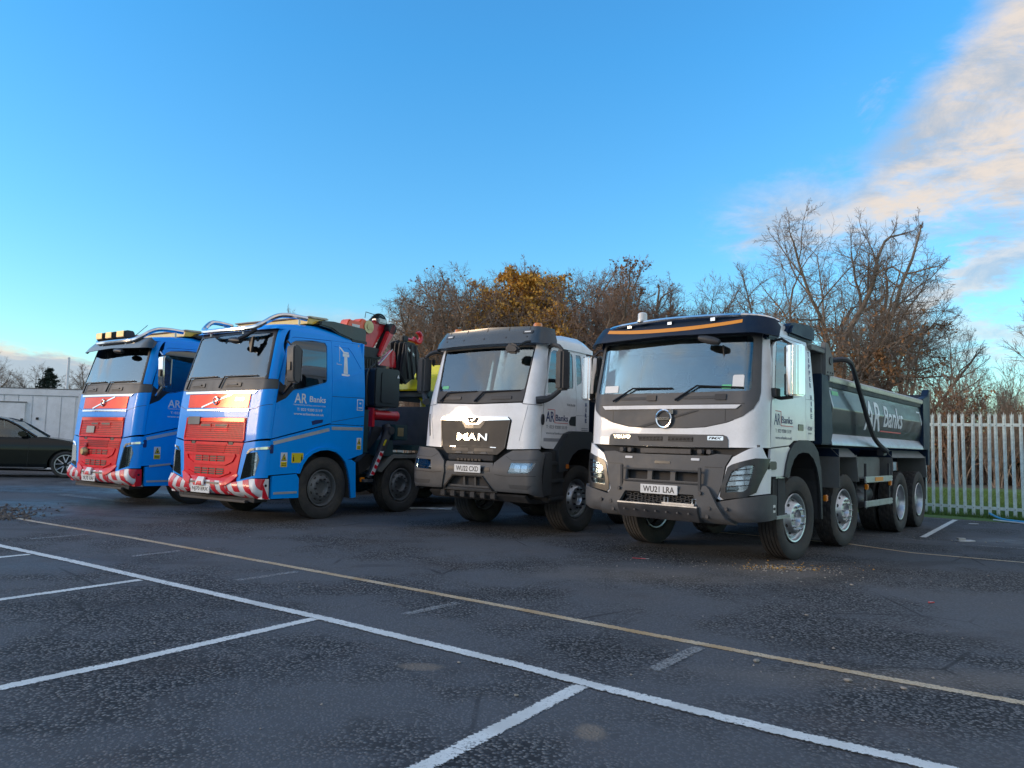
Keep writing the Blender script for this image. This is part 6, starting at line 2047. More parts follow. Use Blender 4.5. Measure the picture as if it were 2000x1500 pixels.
# ------------------------------------------------------------------ fence
def palisade_fence():
    a, c = Vector((9.80, 17.72, 0)), Vector((11.30, 16.70, 0))
    d = (c - a).normalized()
    n = Vector((d.y, -d.x, 0))
    if n.y > 0:
        n = -n
    o0 = a - d * 3.4
    rz = math.atan2(d.y, d.x)
    R = thing('palisade_fence', 'galvanised steel palisade fence with spiked pales beside the tipper body', 'fence', o0, rz)
    # pale: W section with a splayed three pronged head; local x along the fence, -y towards the car park
    H, hw = 2.38, .035
    prof = [(-hw, -.004), (-.020, -.004), (-.010, -.016), (.010, -.016), (.020, -.004), (hw, -.004)]
    back = [(x, y + .004) for x, y in prof]
    b = B()
    secs = []
    for z, sx in ((.0, 1), (H - .16, 1)):
        secs.append([(x * sx, y, z) for x, y in prof] + [(x * sx, y, z) for x, y in back[::-1]])
    b.loft(secs)
    for x0, x1, tip, out in ((-.035, -.012, -.034, -.022), (-.012, .012, 0, .012), (.012, .035, .034, -.022)):
        top = H - (.045 if abs(tip) > .01 else 0)
        y = -.004 if abs(tip) > .01 else -.016
        v = [b.bm.verts.new(p) for p in ((x0, y, H - .16), (x1, y, H - .16), (x1, y + .004, H - .16), (x0, y + .004, H - .16), (x0 + (tip * .1), y + out * .4, H - .085), (x1 + (tip * .1), y + out * .4, H - .085), (tip, y + out, top))]
        for f in ((0, 1, 5, 4), (4, 5, 6), (1, 2, 5), (2, 6, 5), (3, 0, 4), (3, 4, 6), (2, 3, 6)):
            b.bm.faces.new([v[i] for i in f])
    p0 = b.done('pale', 'galvanised', R, ang=25)
    L = 9.0
    N = int(L / .158)
    bolt = B().cyl((0, -.020, 2.07), .012, .012, 'y', 8).cyl((0, -.020, .21), .012, .012, 'y', 8).done('bolt', 'bolt_steel', p0)
    for k in range(N):
        o = p0 if k == 0 else p0.copy()
        if k:
            COL.objects.link(o); o.parent = R
            q = bolt.copy(); COL.objects.link(q); q.parent = o
        o.location = (k * .158, 0, random.uniform(-.012, .008))
        o.rotation_euler = (random.uniform(-.006, .006), random.uniform(-.012, .012), random.uniform(-.06, .06))
    for z in (2.04, .175):
        B().prism([(.002, z), (.05, z), (.05, z + .006), (.008, z + .006), (.008, z + .07), (.002, z + .07)], 'x', -.2, L + .2).done('rail', 'galvanised', R)
    for k in range(4):
        x = .4 + k * 2.75
        g = B()
        g.box(x - .05, x + .05, .055, .061, 0, 2.2); g.box(x - .05, x + .05, .150, .156, 0, 2.2); g.box(x - .003, x + .003, .061, .150, 0, 2.2)
        g.done('post', 'galvanised', R)
    return R


# ------------------------------------------------------------------ container and car on the left
def site_container():
    R = thing('site_container', 'long white steel container behind the black car', 'container', (-14.45, 25.6, 0), math.radians(1.0))
    L, D, H = 9.0, 2.4, 2.74
    B().box(-L, 0, 0, D, .12, H - .05).done('body', 'container_white', R, .02)
    x = -.30
    while x > -L + .2:
        B().box(x - .46, x - .01, -.022, -.002, .30, H - .22).done('panel', 'container_white', R, .008)
        x -= .48
    for z0, z1 in ((H - .20, H + .02), (.06, .27)):
        B().box(-L - .02, .03, -.05, .0, z0, z1).done('rail', 'container_white', R, .01)
    B().box(-L - .03, .05, -.06, D + .02, H + .021, H + .05).done('roof_edge', 'guard_grey', R, .006)
    for x in (-.20, -L):
        B().box(x, x + .22, -.06, .02, .05, H + .02).done('corner_post', 'container_white', R, .01)
    B().box(.021, .05, .0, .12, .3, H - .3).done('corner_strip', 'blue_paint', R)
    dr = B().box(-3.6, -1.95, -.06, -.024, .35, 2.30).done('door', 'container_white', R, .01)
    for z in (.35, 2.30):
        B().box(-3.65, -1.90, -.075, -.06, z - .02, z + .02).done('door_trim', 'guard_grey', dr)
    B().box(-2.06, -2.0, -.10, -.06, 1.55, 1.75).done('handle', 'text_black', dr)
    B().box(-1.58, -1.50, -.05, -.023, 1.72, 1.80).done('lock_box', 'text_black', R)
    for x in (-L + .4, -.7):
        B().box(x, x + .3, .1, D - .1, 0, .12).done('skid', 'timber', R)
    return R


def black_car():
    ang = math.radians(20)
    R = thing('parked_car', 'black estate car with five spoke alloy wheels in front of the white container', 'car', (-13.32, 23.08, 0), ang)
    wb, rw = -2.87, .385

    def arch(cx, r, n=12):
        return [(cx + r * math.cos(t), .38 + r * math.sin(t)) for t in np.linspace(math.radians(-18), math.radians(198), n)][::-1]
    body = [(-3.75, .38), (-3.72, .80), (-3.62, 1.05), (-2.9, 1.16), (-.85, 1.15), (-.72, 1.17), (-.2, 1.10), (.45, .98), (.80, .86), (.92, .70), (.94, .42), (.86, .27)]
    fa = [(.0 + .455 * math.cos(t), .37 + .455 * math.sin(t)) for t in np.linspace(math.radians(-12), math.radians(192), 14)]
    ra = [(wb + .455 * math.cos(t), .37 + .455 * math.sin(t)) for t in np.linspace(math.radians(-12), math.radians(192), 14)]
    poly = body + fa + [(-.5, .25), (wb + .5, .25)] + ra + [(-3.70, .28)]
    poly = poly[::-1]
    # built of inner body plus curved side skins
    W = .94

    def side(sg):
        def fn(u, v, d):
            x = W - .16 * max(0, abs(v - .62) - .22) ** 1.5 * 1.6 - .10 * max(0, u - .3) ** 2
            e = .01
            x2 = W - .16 * max(0, abs(v + e - .62) - .22) ** 1.5 * 1.6 - .10 * max(0, u - .3) ** 2
            n = Vector((-.2 * -max(0, u - .3), -sg, -(x2 - x) / e * -1 * -1)).normalized()
            n = Vector((.2 * max(0, u - .3), -sg, (x - x2) / e)).normalized()
            return Vector((u, -sg * x, v)) - n * d, n
        return fn, [], [.3 + .08 * i for i in range(12)]
    for sg in (1, -1):
        SK = sheet('body_side', poly, side(sg), 'car_black', R, .03)
        for u in (-.95, -1.98, -3.0):
            strip('door_seam', [(u, .32), (u + (.02 if u > -1 else 0), 1.12)], .010, side(sg), 'text_black', SK, .003, .002)
        strip('sill_trim', [(-2.35, .285), (-.52, .285)], .035, side(sg), 'chrome' if sg > 0 else 'chrome', SK, .006, .006)
        strip('waist_line', [(-3.5, .95), (-.4, .93)], .012, side(sg), 'car_black', SK, .008, .006)
        strip('door_handle', [(-1.9, .96), (-1.70, .96)], .03, side(sg), 'car_black', SK, .03, .025)
        b = B()
        b.tube([(-3.4, -sg * .86, 1.14), (-3.15, -sg * .72, 1.60), (-2.6, -sg * .68, 1.72), (-1.9, -sg * .68, 1.715), (-1.45, -sg * .71, 1.60), (-.78, -sg * .84, 1.17)], [.05, .045, .035, .035, .035, .04], 6, smooth=1)
        b.tube([(-2.02, -sg * .85, 1.13), (-2.04, -sg * .69, 1.70)], .035, 6)
        b.done('window_frame', 'car_black', R)

        def gfn(u, v, d, sg=sg):
            t = (v - 1.13) / .58
            n = Vector((0, -sg, .28)).normalized()
            return Vector((u, -sg * (.84 - .155 * t), v)) - n * d, n
        for w in ([(-1.98, 1.14), (-.88, 1.15), (-1.45, 1.57), (-1.98, 1.68)], [(-3.3, 1.14), (-2.06, 1.14), (-2.06, 1.69), (-2.6, 1.69), (-3.1, 1.58)]):
            sheet('side_window', w, (gfn, [], []), 'side_glass', R, .005)
        m = B().prism([(-1.18, 1.17), (-.98, 1.19), (-.95, 1.27), (-1.02, 1.33), (-1.2, 1.32)], 'y', -sg * .92, -sg * 1.12).done('door_mirror', 'car_black', R, .03)
    b = B()
    b.prism([(-3.7, 1.0), (-3.62, 1.06), (-2.9, 1.165), (-.85, 1.155), (-.72, 1.175), (-.2, 1.11), (.45, .985), (.80, .865), (.92, .70), (.93, .45), (.86, .28), (-3.6, .28)], 'y', -.60, .60)
    b.prism([(-.75, 1.16), (-.2, 1.095), (.45, .97), (.72, .87), (.72, .8), (-.75, .9)], 'y', -.87, .87)
    b.done('bonnet', 'car_black', R, .03)
    B().prism([(-3.15, 1.60), (-2.6, 1.735), (-1.9, 1.735), (-1.48, 1.62), (-1.9, 1.70), (-2.6, 1.70)], 'y', -.69, .69).done('roof', 'car_black', R, .02)

    def scr(u, v, d):
        t = (v - 1.17) / .44
        return Vector((-.78 - .68 * t - d, u * (.82 - .12 * t), v)), Vector((.55, 0, .83))
    sheet('windscreen', [(-1, 1.17), (1, 1.17), (1, 1.61), (-1, 1.61)], (scr, [-.5, 0, .5], []), 'side_glass', R, .005)
    B().box(-2.9, -1.0, -.7, .7, .3, .7).done('seats', 'interior', R)
    for y_ in (-.38, .38):
        B().box(-1.95, -1.75, y_ - .22, y_ + .22, .7, 1.42).done('seat_back', 'seat_fabric', R, .06)
    for x in (0.02, wb):
        for sg in (1, -1):
            b = B()
            b.lathe([(-.11, .30), (-.12, .34), (-.10, .375), (-.06, .385), (.06, .385), (.10, .375), (.12, .34), (.11, .30)], 36, 'y')
            t = b.done('wheel', 'tyre_rubber', R)
            t.location = (x, -sg * .83, rw)
            r = B()
            r.lathe([(-sg * .105, .30), (-sg * .09, .285), (0, .27), (sg * .08, .28), (sg * .08, .30)], 36, 'y')
            r.lathe([(-sg * .02, .26), (-sg * .02, .001)], 24, 'y')
            r.done('rim', 'text_black', t)
            sp = B()
            for k in range(5):
                a = 2 * PI * k / 5 + .3
                for da in (-.20, .20):
                    c0, s0 = math.cos(a + da * .25), math.sin(a + da * .25)
                    c1, s1 = math.cos(a + da * 1.5), math.sin(a + da * 1.5)
                    sp.tube([(c0 * .06, -sg * .085, s0 * .06), (c1 * .275, -sg * .10, s1 * .275)], [.022, .016], 6)
            sp.lathe([(-sg * .112, .288), (-sg * .112, .268), (-sg * .10, .262), (-sg * .095, .29)], 36, 'y')
            sp.done('spokes', 'alloy', t)
        B().box(x - .45, x + .45, -.75, .75, .30, .80).done('wheel_well', 'text_black', R)
    hl = B().prism([(.50, .80), (.84, .70), (.87, .78), (.60, .90)], 'y', -.90, -.62).done('headlight', 'lamp_bowl', R, .02)
    B().prism([(.50, .80), (.84, .70), (.87, .78), (.60, .90)], 'y', .62, .90).done('headlight', 'lamp_bowl', R, .02)
    return R
# ------------------------------------------------------------------ trees
def mesh_np(name, V, quads=None, tris=None, smooth=True):
    me = bpy.data.meshes.new(name)
    V = np.asarray(V, np.float32).reshape(-1, 3)
    nq = 0 if quads is None else len(quads); ntr = 0 if tris is None else len(tris)
    loops = []
    if nq:
        loops.append(np.asarray(quads, np.int32).ravel())
    if ntr:
        loops.append(np.asarray(tris, np.int32).ravel())
    loops = np.concatenate(loops)
    me.vertices.add(len(V)); me.vertices.foreach_set('co', V.ravel())
    me.loops.add(len(loops)); me.loops.foreach_set('vertex_index', loops)
    me.polygons.add(nq + ntr)
    st = np.concatenate([np.arange(nq) * 4, nq * 4 + np.arange(ntr) * 3]).astype(np.int32)
    me.polygons.foreach_set('loop_start', st)
    if smooth:
        me.polygons.foreach_set('use_smooth', np.ones(nq + ntr, bool))
    me.update(calc_edges=True)
    return me


def tubes_np(P, Rd, n):
    """P [N,m,3] polylines, Rd [N,m] radii -> vertices, quads"""
    N, m, _ = P.shape
    T = np.gradient(P, axis=1)
    T /= np.linalg.norm(T, axis=2, keepdims=True) + 1e-9
    ref = np.where(np.abs(T[:, :1, 2:3]) > .9, np.array([1., 0, 0]), np.array([0, 0, 1.]))
    ref = np.broadcast_to(ref, T.shape)
    U = np.cross(T, ref); U /= np.linalg.norm(U, axis=2, keepdims=True) + 1e-9
    Wv = np.cross(T, U)
    a = np.arange(n) * 2 * PI / n
    ring = P[:, :, None, :] + Rd[:, :, None, None] * (U[:, :, None, :] * np.cos(a)[None, None, :, None] + Wv[:, :, None, :] * np.sin(a)[None, None, :, None])
    idx = np.arange(N * m * n).reshape(N, m, n)
    q = np.stack([idx[:, :-1, :], np.roll(idx[:, :-1, :], -1, 2), np.roll(idx[:, 1:, :], -1, 2), idx[:, 1:, :]], -1).reshape(-1, 4)
    return ring.reshape(-1, 3), q


def join(parts):
    V, Q, o = [], [], 0
    for v, q in parts:
        V.append(v); Q.append(q + o); o += len(v)
    return np.concatenate(V), np.concatenate(Q)


def grow(seed, starts, dirs, lens, rads, levels, rmin=.007, env=None):
    """levels: dicts with m, n, wig, trop, nc, ratio, ang, t0. returns list of (points, radii, sides) per level"""
    r = np.random.default_rng(seed)
    S, D, L, R0 = (np.asarray(x, float) for x in (starts, dirs, lens, rads))
    out = []
    for li, lv in enumerate(levels):
        m, n = lv['m'], lv['n']
        N = len(S)
        P = np.zeros((N, m, 3)); P[:, 0] = S
        d = D.copy()
        for k in range(1, m):
            d = d + r.normal(size=(N, 3)) * lv['wig'] + np.array([0, 0, lv['trop']])
            d /= np.linalg.norm(d, axis=1, keepdims=True)
            P[:, k] = P[:, k - 1] + d * (L / (m - 1))[:, None]
        t = np.linspace(0, 1, m)
        tip = lv.get('tip', .35)
        Rd = np.maximum(R0[:, None] * (1 - (1 - tip) * t[None, :] ** .8), rmin * .7)
        if li == 0 and lv.get('flare'):
            Rd[:, 0] *= 1.5; Rd[:, 1] *= 1.08
        out.append((P, Rd, n))
        nc = lv.get('nc', 0)
        if not nc:
            break
        tt = lv['t0'] + (1 - lv['t0']) * (np.arange(nc)[None, :] + r.random((N, nc))) / nc
        tt[:, -1] = 1.0
        f = tt * (m - 1); i0 = np.minimum(f.astype(int), m - 2); fr = (f - i0)[..., None]
        ar = np.arange(N)[:, None]
        A, Bp = P[ar, i0], P[ar, i0 + 1]
        st = A + (Bp - A) * fr
        tg = Bp - A; tg /= np.linalg.norm(tg, axis=2, keepdims=True) + 1e-9
        rv = r.normal(size=(N, nc, 3))
        az0 = r.random((N, 1)) * 6.28 + np.arange(nc)[None, :] * 2.4
        ref = np.where(np.abs(tg[..., 2:3]) > .85, np.array([1., 0, 0]), np.array([0, 0, 1.]))
        u = np.cross(tg, ref); u /= np.linalg.norm(u, axis=2, keepdims=True) + 1e-9
        w = np.cross(tg, u)
        side = u * np.cos(az0)[..., None] + w * np.sin(az0)[..., None]
        an = np.radians(lv['ang'][0] + (lv['ang'][1] - lv['ang'][0]) * r.random((N, nc)))
        an[:, -1] *= .35
        cd = tg * np.cos(an)[..., None] + side * np.sin(an)[..., None]
        cl = L[:, None] * lv['ratio'] * (1.0 - lv.get('fall', .35) * (tt - lv['t0']) / (1 - lv['t0'] + 1e-6)) * (.7 + .6 * r.random((N, nc)))
        rp = R0[:, None] * (1 - (1 - tip) * tt ** .8)
        cr = rp * (.50 + .2 * r.random((N, nc)))
        cr[:, -1] = rp[:, -1] * .95
        S, D, L, R0 = st.reshape(-1, 3), cd.reshape(-1, 3), cl.reshape(-1), np.maximum(cr.reshape(-1), rmin)
        D /= np.linalg.norm(D, axis=1, keepdims=True)
        if env is not None:                       # let limbs reach for a domed outline and stop there
            c, e = np.array(env[0]), np.array(env[1])
            p, q = (S - c) / e, D / e
            a_, b_, c_ = (q * q).sum(1), (p * q).sum(1), (p * p).sum(1) - 1
            t_ = (-b_ + np.sqrt(np.maximum(b_ * b_ - a_ * c_, 0))) / a_
            t_ = np.maximum(t_, .25)
            L = t_ * (.70 + .32 * r.random(len(t_))) if li == 0 else np.minimum(L, t_ * (.85 + .3 * r.random(len(t_))))
    return out


def leaf_quads(pts, size, r, flat=.6):
    """small folded leaf faces at the points"""
    N = len(pts)
    a = r.normal(size=(N, 3)); a /= np.linalg.norm(a, axis=1, keepdims=True)
    b = np.cross(a, r.normal(size=(N, 3))); b /= np.linalg.norm(b, axis=1, keepdims=True) + 1e-9
    s = size * (.6 + .8 * r.random((N, 1)))
    V = np.stack([pts - a * s, pts + b * s * flat, pts + a * s, pts - b * s * flat], 1)
    return V.reshape(-1, 3), np.arange(N * 4).reshape(N, 4)


def bare_tree_meshes(seed, H, kind='oak'):
    """returns (trunk mesh, crown mesh, twig end points) scaled so the crown tops out at H"""
    r = np.random.default_rng(seed)
    if kind == 'oak':
        lv = [dict(m=7, n=9, wig=.05, trop=.05, nc=9, ratio=.98, ang=(18, 80), t0=.30, tip=.6, fall=.2, flare=1),
              dict(m=8, n=6, wig=.13, trop=.04, nc=8, ratio=.55, ang=(28, 68), t0=.25, tip=.35),
              dict(m=5, n=4, wig=.17, trop=.03, nc=8, ratio=.52, ang=(25, 62), t0=.15, tip=.35),
              dict(m=4, n=3, wig=.2, trop=.02, nc=6, ratio=.55, ang=(22, 60), t0=.15, tip=.4),
              dict(m=3, n=3, wig=.2, trop=.02, nc=5, ratio=.62, ang=(20, 60), t0=.15, tip=.5),
              dict(m=2, n=3, wig=.16, trop=.03, tip=.6)]
        L0, r0 = .42 * H, .030 * H
    elif kind == 'tall':
        lv = [dict(m=9, n=8, wig=.05, trop=.06, nc=13, ratio=.46, ang=(22, 50), t0=.25, tip=.35, fall=.35, flare=1),
              dict(m=7, n=5, wig=.10, trop=.07, nc=9, ratio=.45, ang=(22, 50), t0=.15, tip=.3),
              dict(m=5, n=3, wig=.14, trop=.06, nc=8, ratio=.5, ang=(20, 50), t0=.15, tip=.4),
              dict(m=3, n=3, wig=.16, trop=.05, nc=6, ratio=.55, ang=(18, 45), t0=.15, tip=.5),
              dict(m=2, n=3, wig=.14, trop=.04, tip=.6)]
        L0, r0 = .80 * H, .017 * H
    else:   # shrub: several stems from the ground
        lv = [dict(m=6, n=5, wig=.10, trop=.06, nc=8, ratio=.45, ang=(18, 45), t0=.25, tip=.35, fall=.4),
              dict(m=5, n=4, wig=.14, trop=.05, nc=7, ratio=.5, ang=(20, 50), t0=.2, tip=.4),
              dict(m=4, n=3, wig=.16, trop=.04, nc=5, ratio=.55, ang=(20, 50), t0=.2, tip=.5),
              dict(m=3, n=3, wig=.14, trop=.03, tip=.5)]
        L0, r0 = .75 * H, .011 * H
    if kind == 'shrub':
        ns = 9
        a = r.random(ns) * 6.28
        st = np.stack([np.cos(a) * .25, np.sin(a) * .25, np.zeros(ns)], 1) * r.random((ns, 1)) * H * .3
        di = np.stack([np.cos(a) * .4, np.sin(a) * .4, np.ones(ns)], 1) * (.8 + .4 * r.random((ns, 1)))
        di[:, :2] *= r.random((ns, 1)) * 1.2
        di /= np.linalg.norm(di, axis=1, keepdims=True)
        br = grow(seed, st, di, L0 * (.7 + .4 * r.random(ns)), r0 * (.6 + .5 * r.random(ns)), lv, .006)
        split = 1
    else:
        lean = r.normal(size=2) * .06
        env = ((0, 0, .50 * H), (.46 * H, .46 * H, .50 * H)) if kind == 'oak' else None
        br = grow(seed, [(0, 0, 0)], [np.array([lean[0], lean[1], 1]) / math.sqrt(1 + (lean ** 2).sum())], [L0], [r0], lv, .0065, env)
        split = 3
    ends = br[-1][0][:, -1]
    sc = H / np.percentile(ends[:, 2], 99.5)
    br = [(P * np.array([sc, sc, sc]), Rd, n) for P, Rd, n in br]
    A = join([tubes_np(*b) for b in br[:split]])
    C = join([tubes_np(*b) for b in br[split:]])
    tw = br[-1][0].reshape(-1, 3)
    return mesh_np('trunk', A[0], A[1]), mesh_np('crown', C[0], C[1]), tw, br[-2][0].reshape(-1, 3)


TREE_CACHE = {}


def tree(name, label, cat, x, y, H, seed, kind='oak', bark='bark', twig='twig', group=None, rz=0.0, leaves=None, wide=1.0, lean=0.0):
    key = (seed, kind)
    if key not in TREE_CACHE:
        TREE_CACHE[key] = bare_tree_meshes(seed, 12.0 if kind != 'shrub' else 5.0, kind)
    a, c, tw, tw2 = TREE_CACHE[key]
    H0 = 12.0 if kind != 'shrub' else 5.0
    R = thing(name, label, cat, (x, y, -.02), rz, group)
    R.scale = (H / H0 * wide, H / H0 * wide, H / H0)
    R.rotation_euler = (lean, 0, rz)

    def part(nm, me, mat):
        me2 = me if not me.materials or me.materials[0].name == mat else me.copy()
        if not me2.materials:
            me2.materials.append(mt(mat))
        else:
            me2.materials[0] = mt(mat)
        return link(nm, me2, None, R)
    part('trunk' if kind != 'shrub' else 'stems', a, bark)
    part('crown', c, twig)
    if leaves:
        mat, n, size, zlo, zhi = leaves
        r = np.random.default_rng(seed + 99)
        pool = np.concatenate([tw, tw2])
        zz = pool[:, 2] / H0
        clump = np.sin(pool[:, 0] * 1.3 + seed) + np.sin(pool[:, 1] * 1.1 + 2) + np.sin(pool[:, 2] * 1.7)
        w = ((zz > zlo) & (zz < zhi)) * np.clip(clump + 1.5, .3, None)
        pick = r.choice(len(pool), n, p=w / w.sum())
        pts = pool[pick] + r.normal(size=(n, 3)) * .10
        V, Q = leaf_quads(pts, size, r)
        o = link('foliage', mesh_np('foliage', V, Q, smooth=False), mat, R)
    return R


def ivy_mass(parent_xy, z0, z1, rad, n, seed, mat='leaf_ivy', size=.07, name='ivy'):
    """leaf cloud that wraps stems or fills a bush: points in lumpy ellipsoids"""
    r = np.random.default_rng(seed)
    cs = np.stack([r.normal(size=14) * rad * .55, r.normal(size=14) * rad * .55, z0 + (z1 - z0) * r.random(14)], 1)
    k = r.integers(0, 14, n)
    d = r.normal(size=(n, 3)); d /= np.linalg.norm(d, axis=1, keepdims=True)
    p = cs[k] + d * (rad * .42) * (r.random((n, 1)) ** .4)
    p[:, 2] = np.clip(p[:, 2], .05, None)
    V, Q = leaf_quads(p, size, r)
    return mesh_np(name, V, Q, smooth=False)


def conifer(x, y, H, seed):
    R = thing('conifer', 'dark evergreen conifer with jagged branches above the white container', 'tree', (x, y, 0))
    B().tube([(0, 0, 0), (0, 0, H * .95)], [.16, .03], 8).done('trunk', 'bark', R)
    r = np.random.default_rng(seed)
    pts = []
    for k in range(120):
        t = r.random() ** .8
        z = H * (.12 + .86 * t)
        rad = (1 - t) * H * .48 * (.6 + .6 * r.random()) + .12
        a = r.random() * 6.28
        n = int(50 + 130 * (1 - t))
        s = r.random(n) ** .7
        d = np.stack([np.cos(a) * s * rad, np.sin(a) * s * rad, z + s * rad * .38 - s * s * rad * .15], 1)
        pts.append(d + r.normal(size=(n, 3)) * np.array([.10, .10, .07]) * (1.3 - .6 * s[:, None]))
    P = np.concatenate(pts)
    V, Q = leaf_quads(P, .10, r, .35)
    link('foliage', mesh_np('foliage', V, Q, smooth=False), 'leaf_fir', R)
    return R


def build_vegetation():
    G1 = 'bare trees beyond the lawn'
    # copse behind the middle of the row
    T = [
        (-6.4, 51, 10.6, 22, 'oak', 'leftmost bare tree of the copse, twigs just right of the crane hook', 'twig', None, 1.1),
        (-3.6, 50, 13.0, 22, 'oak', 'bare dome shaped oak behind the space between crane lorry and narrow white cab', 'twig', ('leaf_rust', 2500, .075, .2, .97), 1.1),
        (-.9, 53, 13.6, 23, 'oak', 'oak with golden leaves on its left half, above the narrow white cab', 'twig', ('leaf_gold', 34000, .11, .30, .98), .95),
        (2.2, 54, 13.9, 23, 'oak', 'oak with golden brown leaves right of the golden one, above the amber beacon', 'twig', ('leaf_gold', 26000, .105, .32, .98), .95),
        (4.9, 51, 13.4, 27, 'oak', 'bare reddish oak with a domed top behind the roof of the narrow white cab', 'twig_red', ('leaf_rust', 3200, .075, .2, .97), 1.05),
        (7.6, 50, 12.4, 28, 'oak', 'bare rounded oak on the right shoulder of the copse', 'twig_red', ('leaf_rust', 2500, .075, .2, .97), 1.05),
        (10.0, 52, 10.6, 22, 'oak', 'lower bare tree at the right end of the copse', 'twig', None, 1.0),
        (.6, 60, 14.6, 27, 'oak', 'bare tree in the second rank of the copse, between the two golden oaks', 'twig_red', ('leaf_rust', 1500, .08, .2, .97), 1.1),
        (6.4, 58, 14.9, 22, 'oak', 'bare tree in the second rank of the copse, above the right beacon', 'twig', ('leaf_rust', 1500, .08, .2, .97), 1.1),
        (-4.9, 56, 13.3, 23, 'oak', 'bare tree in the second rank of the copse, left of the golden oak', 'twig', None, 1.15),
        (-1.9, 58, 14.3, 28, 'oak', 'bare tree rising just behind the golden oak', 'twig', None, 1.1),
        (3.8, 57, 14.4, 28, 'oak', 'bare tree in the second rank, behind the golden brown oak', 'twig_red', ('leaf_rust', 1500, .08, .2, .97), 1.1),
        (9.4, 56, 13.0, 27, 'oak', 'bare tree in the second rank at the right shoulder of the copse', 'twig_red', None, 1.05),
        (12.2, 50, 12.4, 31, 'tall', 'slim bare tree above the roof of the nearest tipper', 'twig', None, 1.15),
        (14.2, 51, 13.6, 32, 'tall', 'taller slim bare tree next to the left side of the big twin oaks', 'twig', None, 1.15),
        (16.7, 50, 14.6, 33, 'tall', 'bare tree with upright limbs left of the tallest oak', 'twig', None, 1.2),
        (18.4, 44, 14.9, 27, 'oak', 'tallest bare oak with thick trunk above the tipper canopy', 'twig', ('leaf_rust', 2500, .08, .2, .6), .85),
        (21.6, 45, 13.4, 28, 'oak', 'bare oak with leaning trunk right of the tallest oak', 'twig', None, .85),
        (24.2, 46, 11.2, 22, 'oak', 'bare oak at the right hand edge of the big trees', 'twig_red', None, .85),
    ]
    for i, (x, y, H, sd, kd, lb, tw, lv, wd) in enumerate(T):
        tree('oak_tree' if kd == 'oak' else 'bare_tree', lb, 'tree', x, y, H, sd, kd, 'bark', tw, G1, rz=i * 1.3 + (2.0 if i >= 13 else 0), leaves=lv, wide=wd)
    # ivy on two of the copse trunks
    for (x, y, z0, z1, rad, lb, sd) in ((1.3, 52.2, 3.0, 9.8, 1.5, 'dark ivy covered trunk under the golden leaves', 5), (5.6, 50.5, 2.5, 8.2, 1.6, 'dark ivy on a trunk right of the amber beacon', 6)):
        R = thing('ivy_covered_trunk', lb, 'ivy', (x, y, 0), group='ivy in the trees')
        B().tube([(0, 0, 0), (.1, 0, z1)], [.3, .12], 8).done('stem', 'bark', R)
        link('foliage', ivy_mass(None, z0, z1, rad, 9000, sd, 'leaf_ivy', .12), 'leaf_ivy', R)
    # saplings and scrub in front of the big trees
    G2 = 'scrub beyond the lawn'
    sh = [(14.0, 42, 5.2), (16.6, 41, 5.6), (18.6, 40, 5.0), (20.3, 38, 5.6), (21.6, 36.5, 5.8), (22.9, 38, 6.4), (24.2, 37, 6.2), (25.6, 38, 5.6), (26.8, 36, 5.0), (23.4, 34.5, 4.6), (24.9, 34, 4.2), (21.9, 34, 4.0), (28.3, 37, 5.2)]
    lab = ['scrub bush above the near tipper roof pod', 'scrub bush behind the tipper canopy', 'reddish scrub bush above the sheeting arm', 'twiggy bush behind the front of the tipper rail', 'twiggy bush above the middle of the tipper rail', 'tall pale stemmed bush above the tailgate post', 'tall thin stemmed bush right of the tailgate', 'thin stemmed bush above the middle pales of the fence', 'low bush at the right end of the fence', 'brown bush just beyond the fence pales by the tailgate', 'brown leaved bush beyond the right hand pales', 'small bush low behind the tailgate', 'outermost bush at the right picture edge']
    for i, (x, y, H) in enumerate(sh):
        lv = ('leaf_rust', 1500, .06, .15, .8) if i in (2, 4, 8, 9, 10, 12) else None
        tree('scrub_bush', lab[i], 'bush', x, y, H, 41 + i % 4, 'shrub', 'bark_pale' if i in (5, 6, 7) else 'bark', ['twig_red', 'twig', 'twig_pale', 'twig'][i % 4], G2, rz=i * .9, leaves=lv, wide=.9)
    for i, (x, y, H) in enumerate([(-9.2, 50, 6.5), (-6.5, 47, 6.0), (-4.2, 47, 6.2), (-2.0, 48, 5.5), (6.8, 47, 5.8), (9.0, 47, 6.4), (11.2, 47, 7.0)]):
        tree('scrub_bush', ['low scrub left of the crane boom', 'scrub behind the crane hook', 'scrub beside the left mirror of the narrow cab', 'scrub under the leftmost oaks', 'scrub between the two white cabs', 'scrub right of the narrow cab', 'scrub behind the mirror of the nearest tipper'][i], 'bush', x, y, H, 41 + i % 4, 'shrub', 'bark', ['twig', 'twig_red'][i % 2], G2, rz=i * 1.7, wide=1.2)
    # evergreen bushes
    for (x, y, z1, rad, n, lb, sd) in ((20.7, 41.5, 4.6, 1.5, 9000, 'dark green ivy bush above the rear of the tipper body', 8), (25.9, 37, 3.4, 1.0, 5000, 'small dark evergreen behind the fence at the right picture edge', 9)):
        R = thing('evergreen_bush', lb, 'bush', (x, y, 0), group='evergreen bushes')
        B().tube([(0, 0, 0), (.05, 0, z1 * .8)], [.10, .03], 6).done('stem', 'bark', R)
        link('foliage', ivy_mass(None, .6, z1 - .6, rad, n, sd, 'leaf_ivy', .10), 'leaf_ivy', R)
    # tree reaching in from the right
    tree('bare_tree', 'thin branched bare tree reaching in at the right picture edge', 'tree', 17.2, 22.5, 8.2, 35, 'tall', 'bark', 'twig', rz=2.2, wide=1.25)
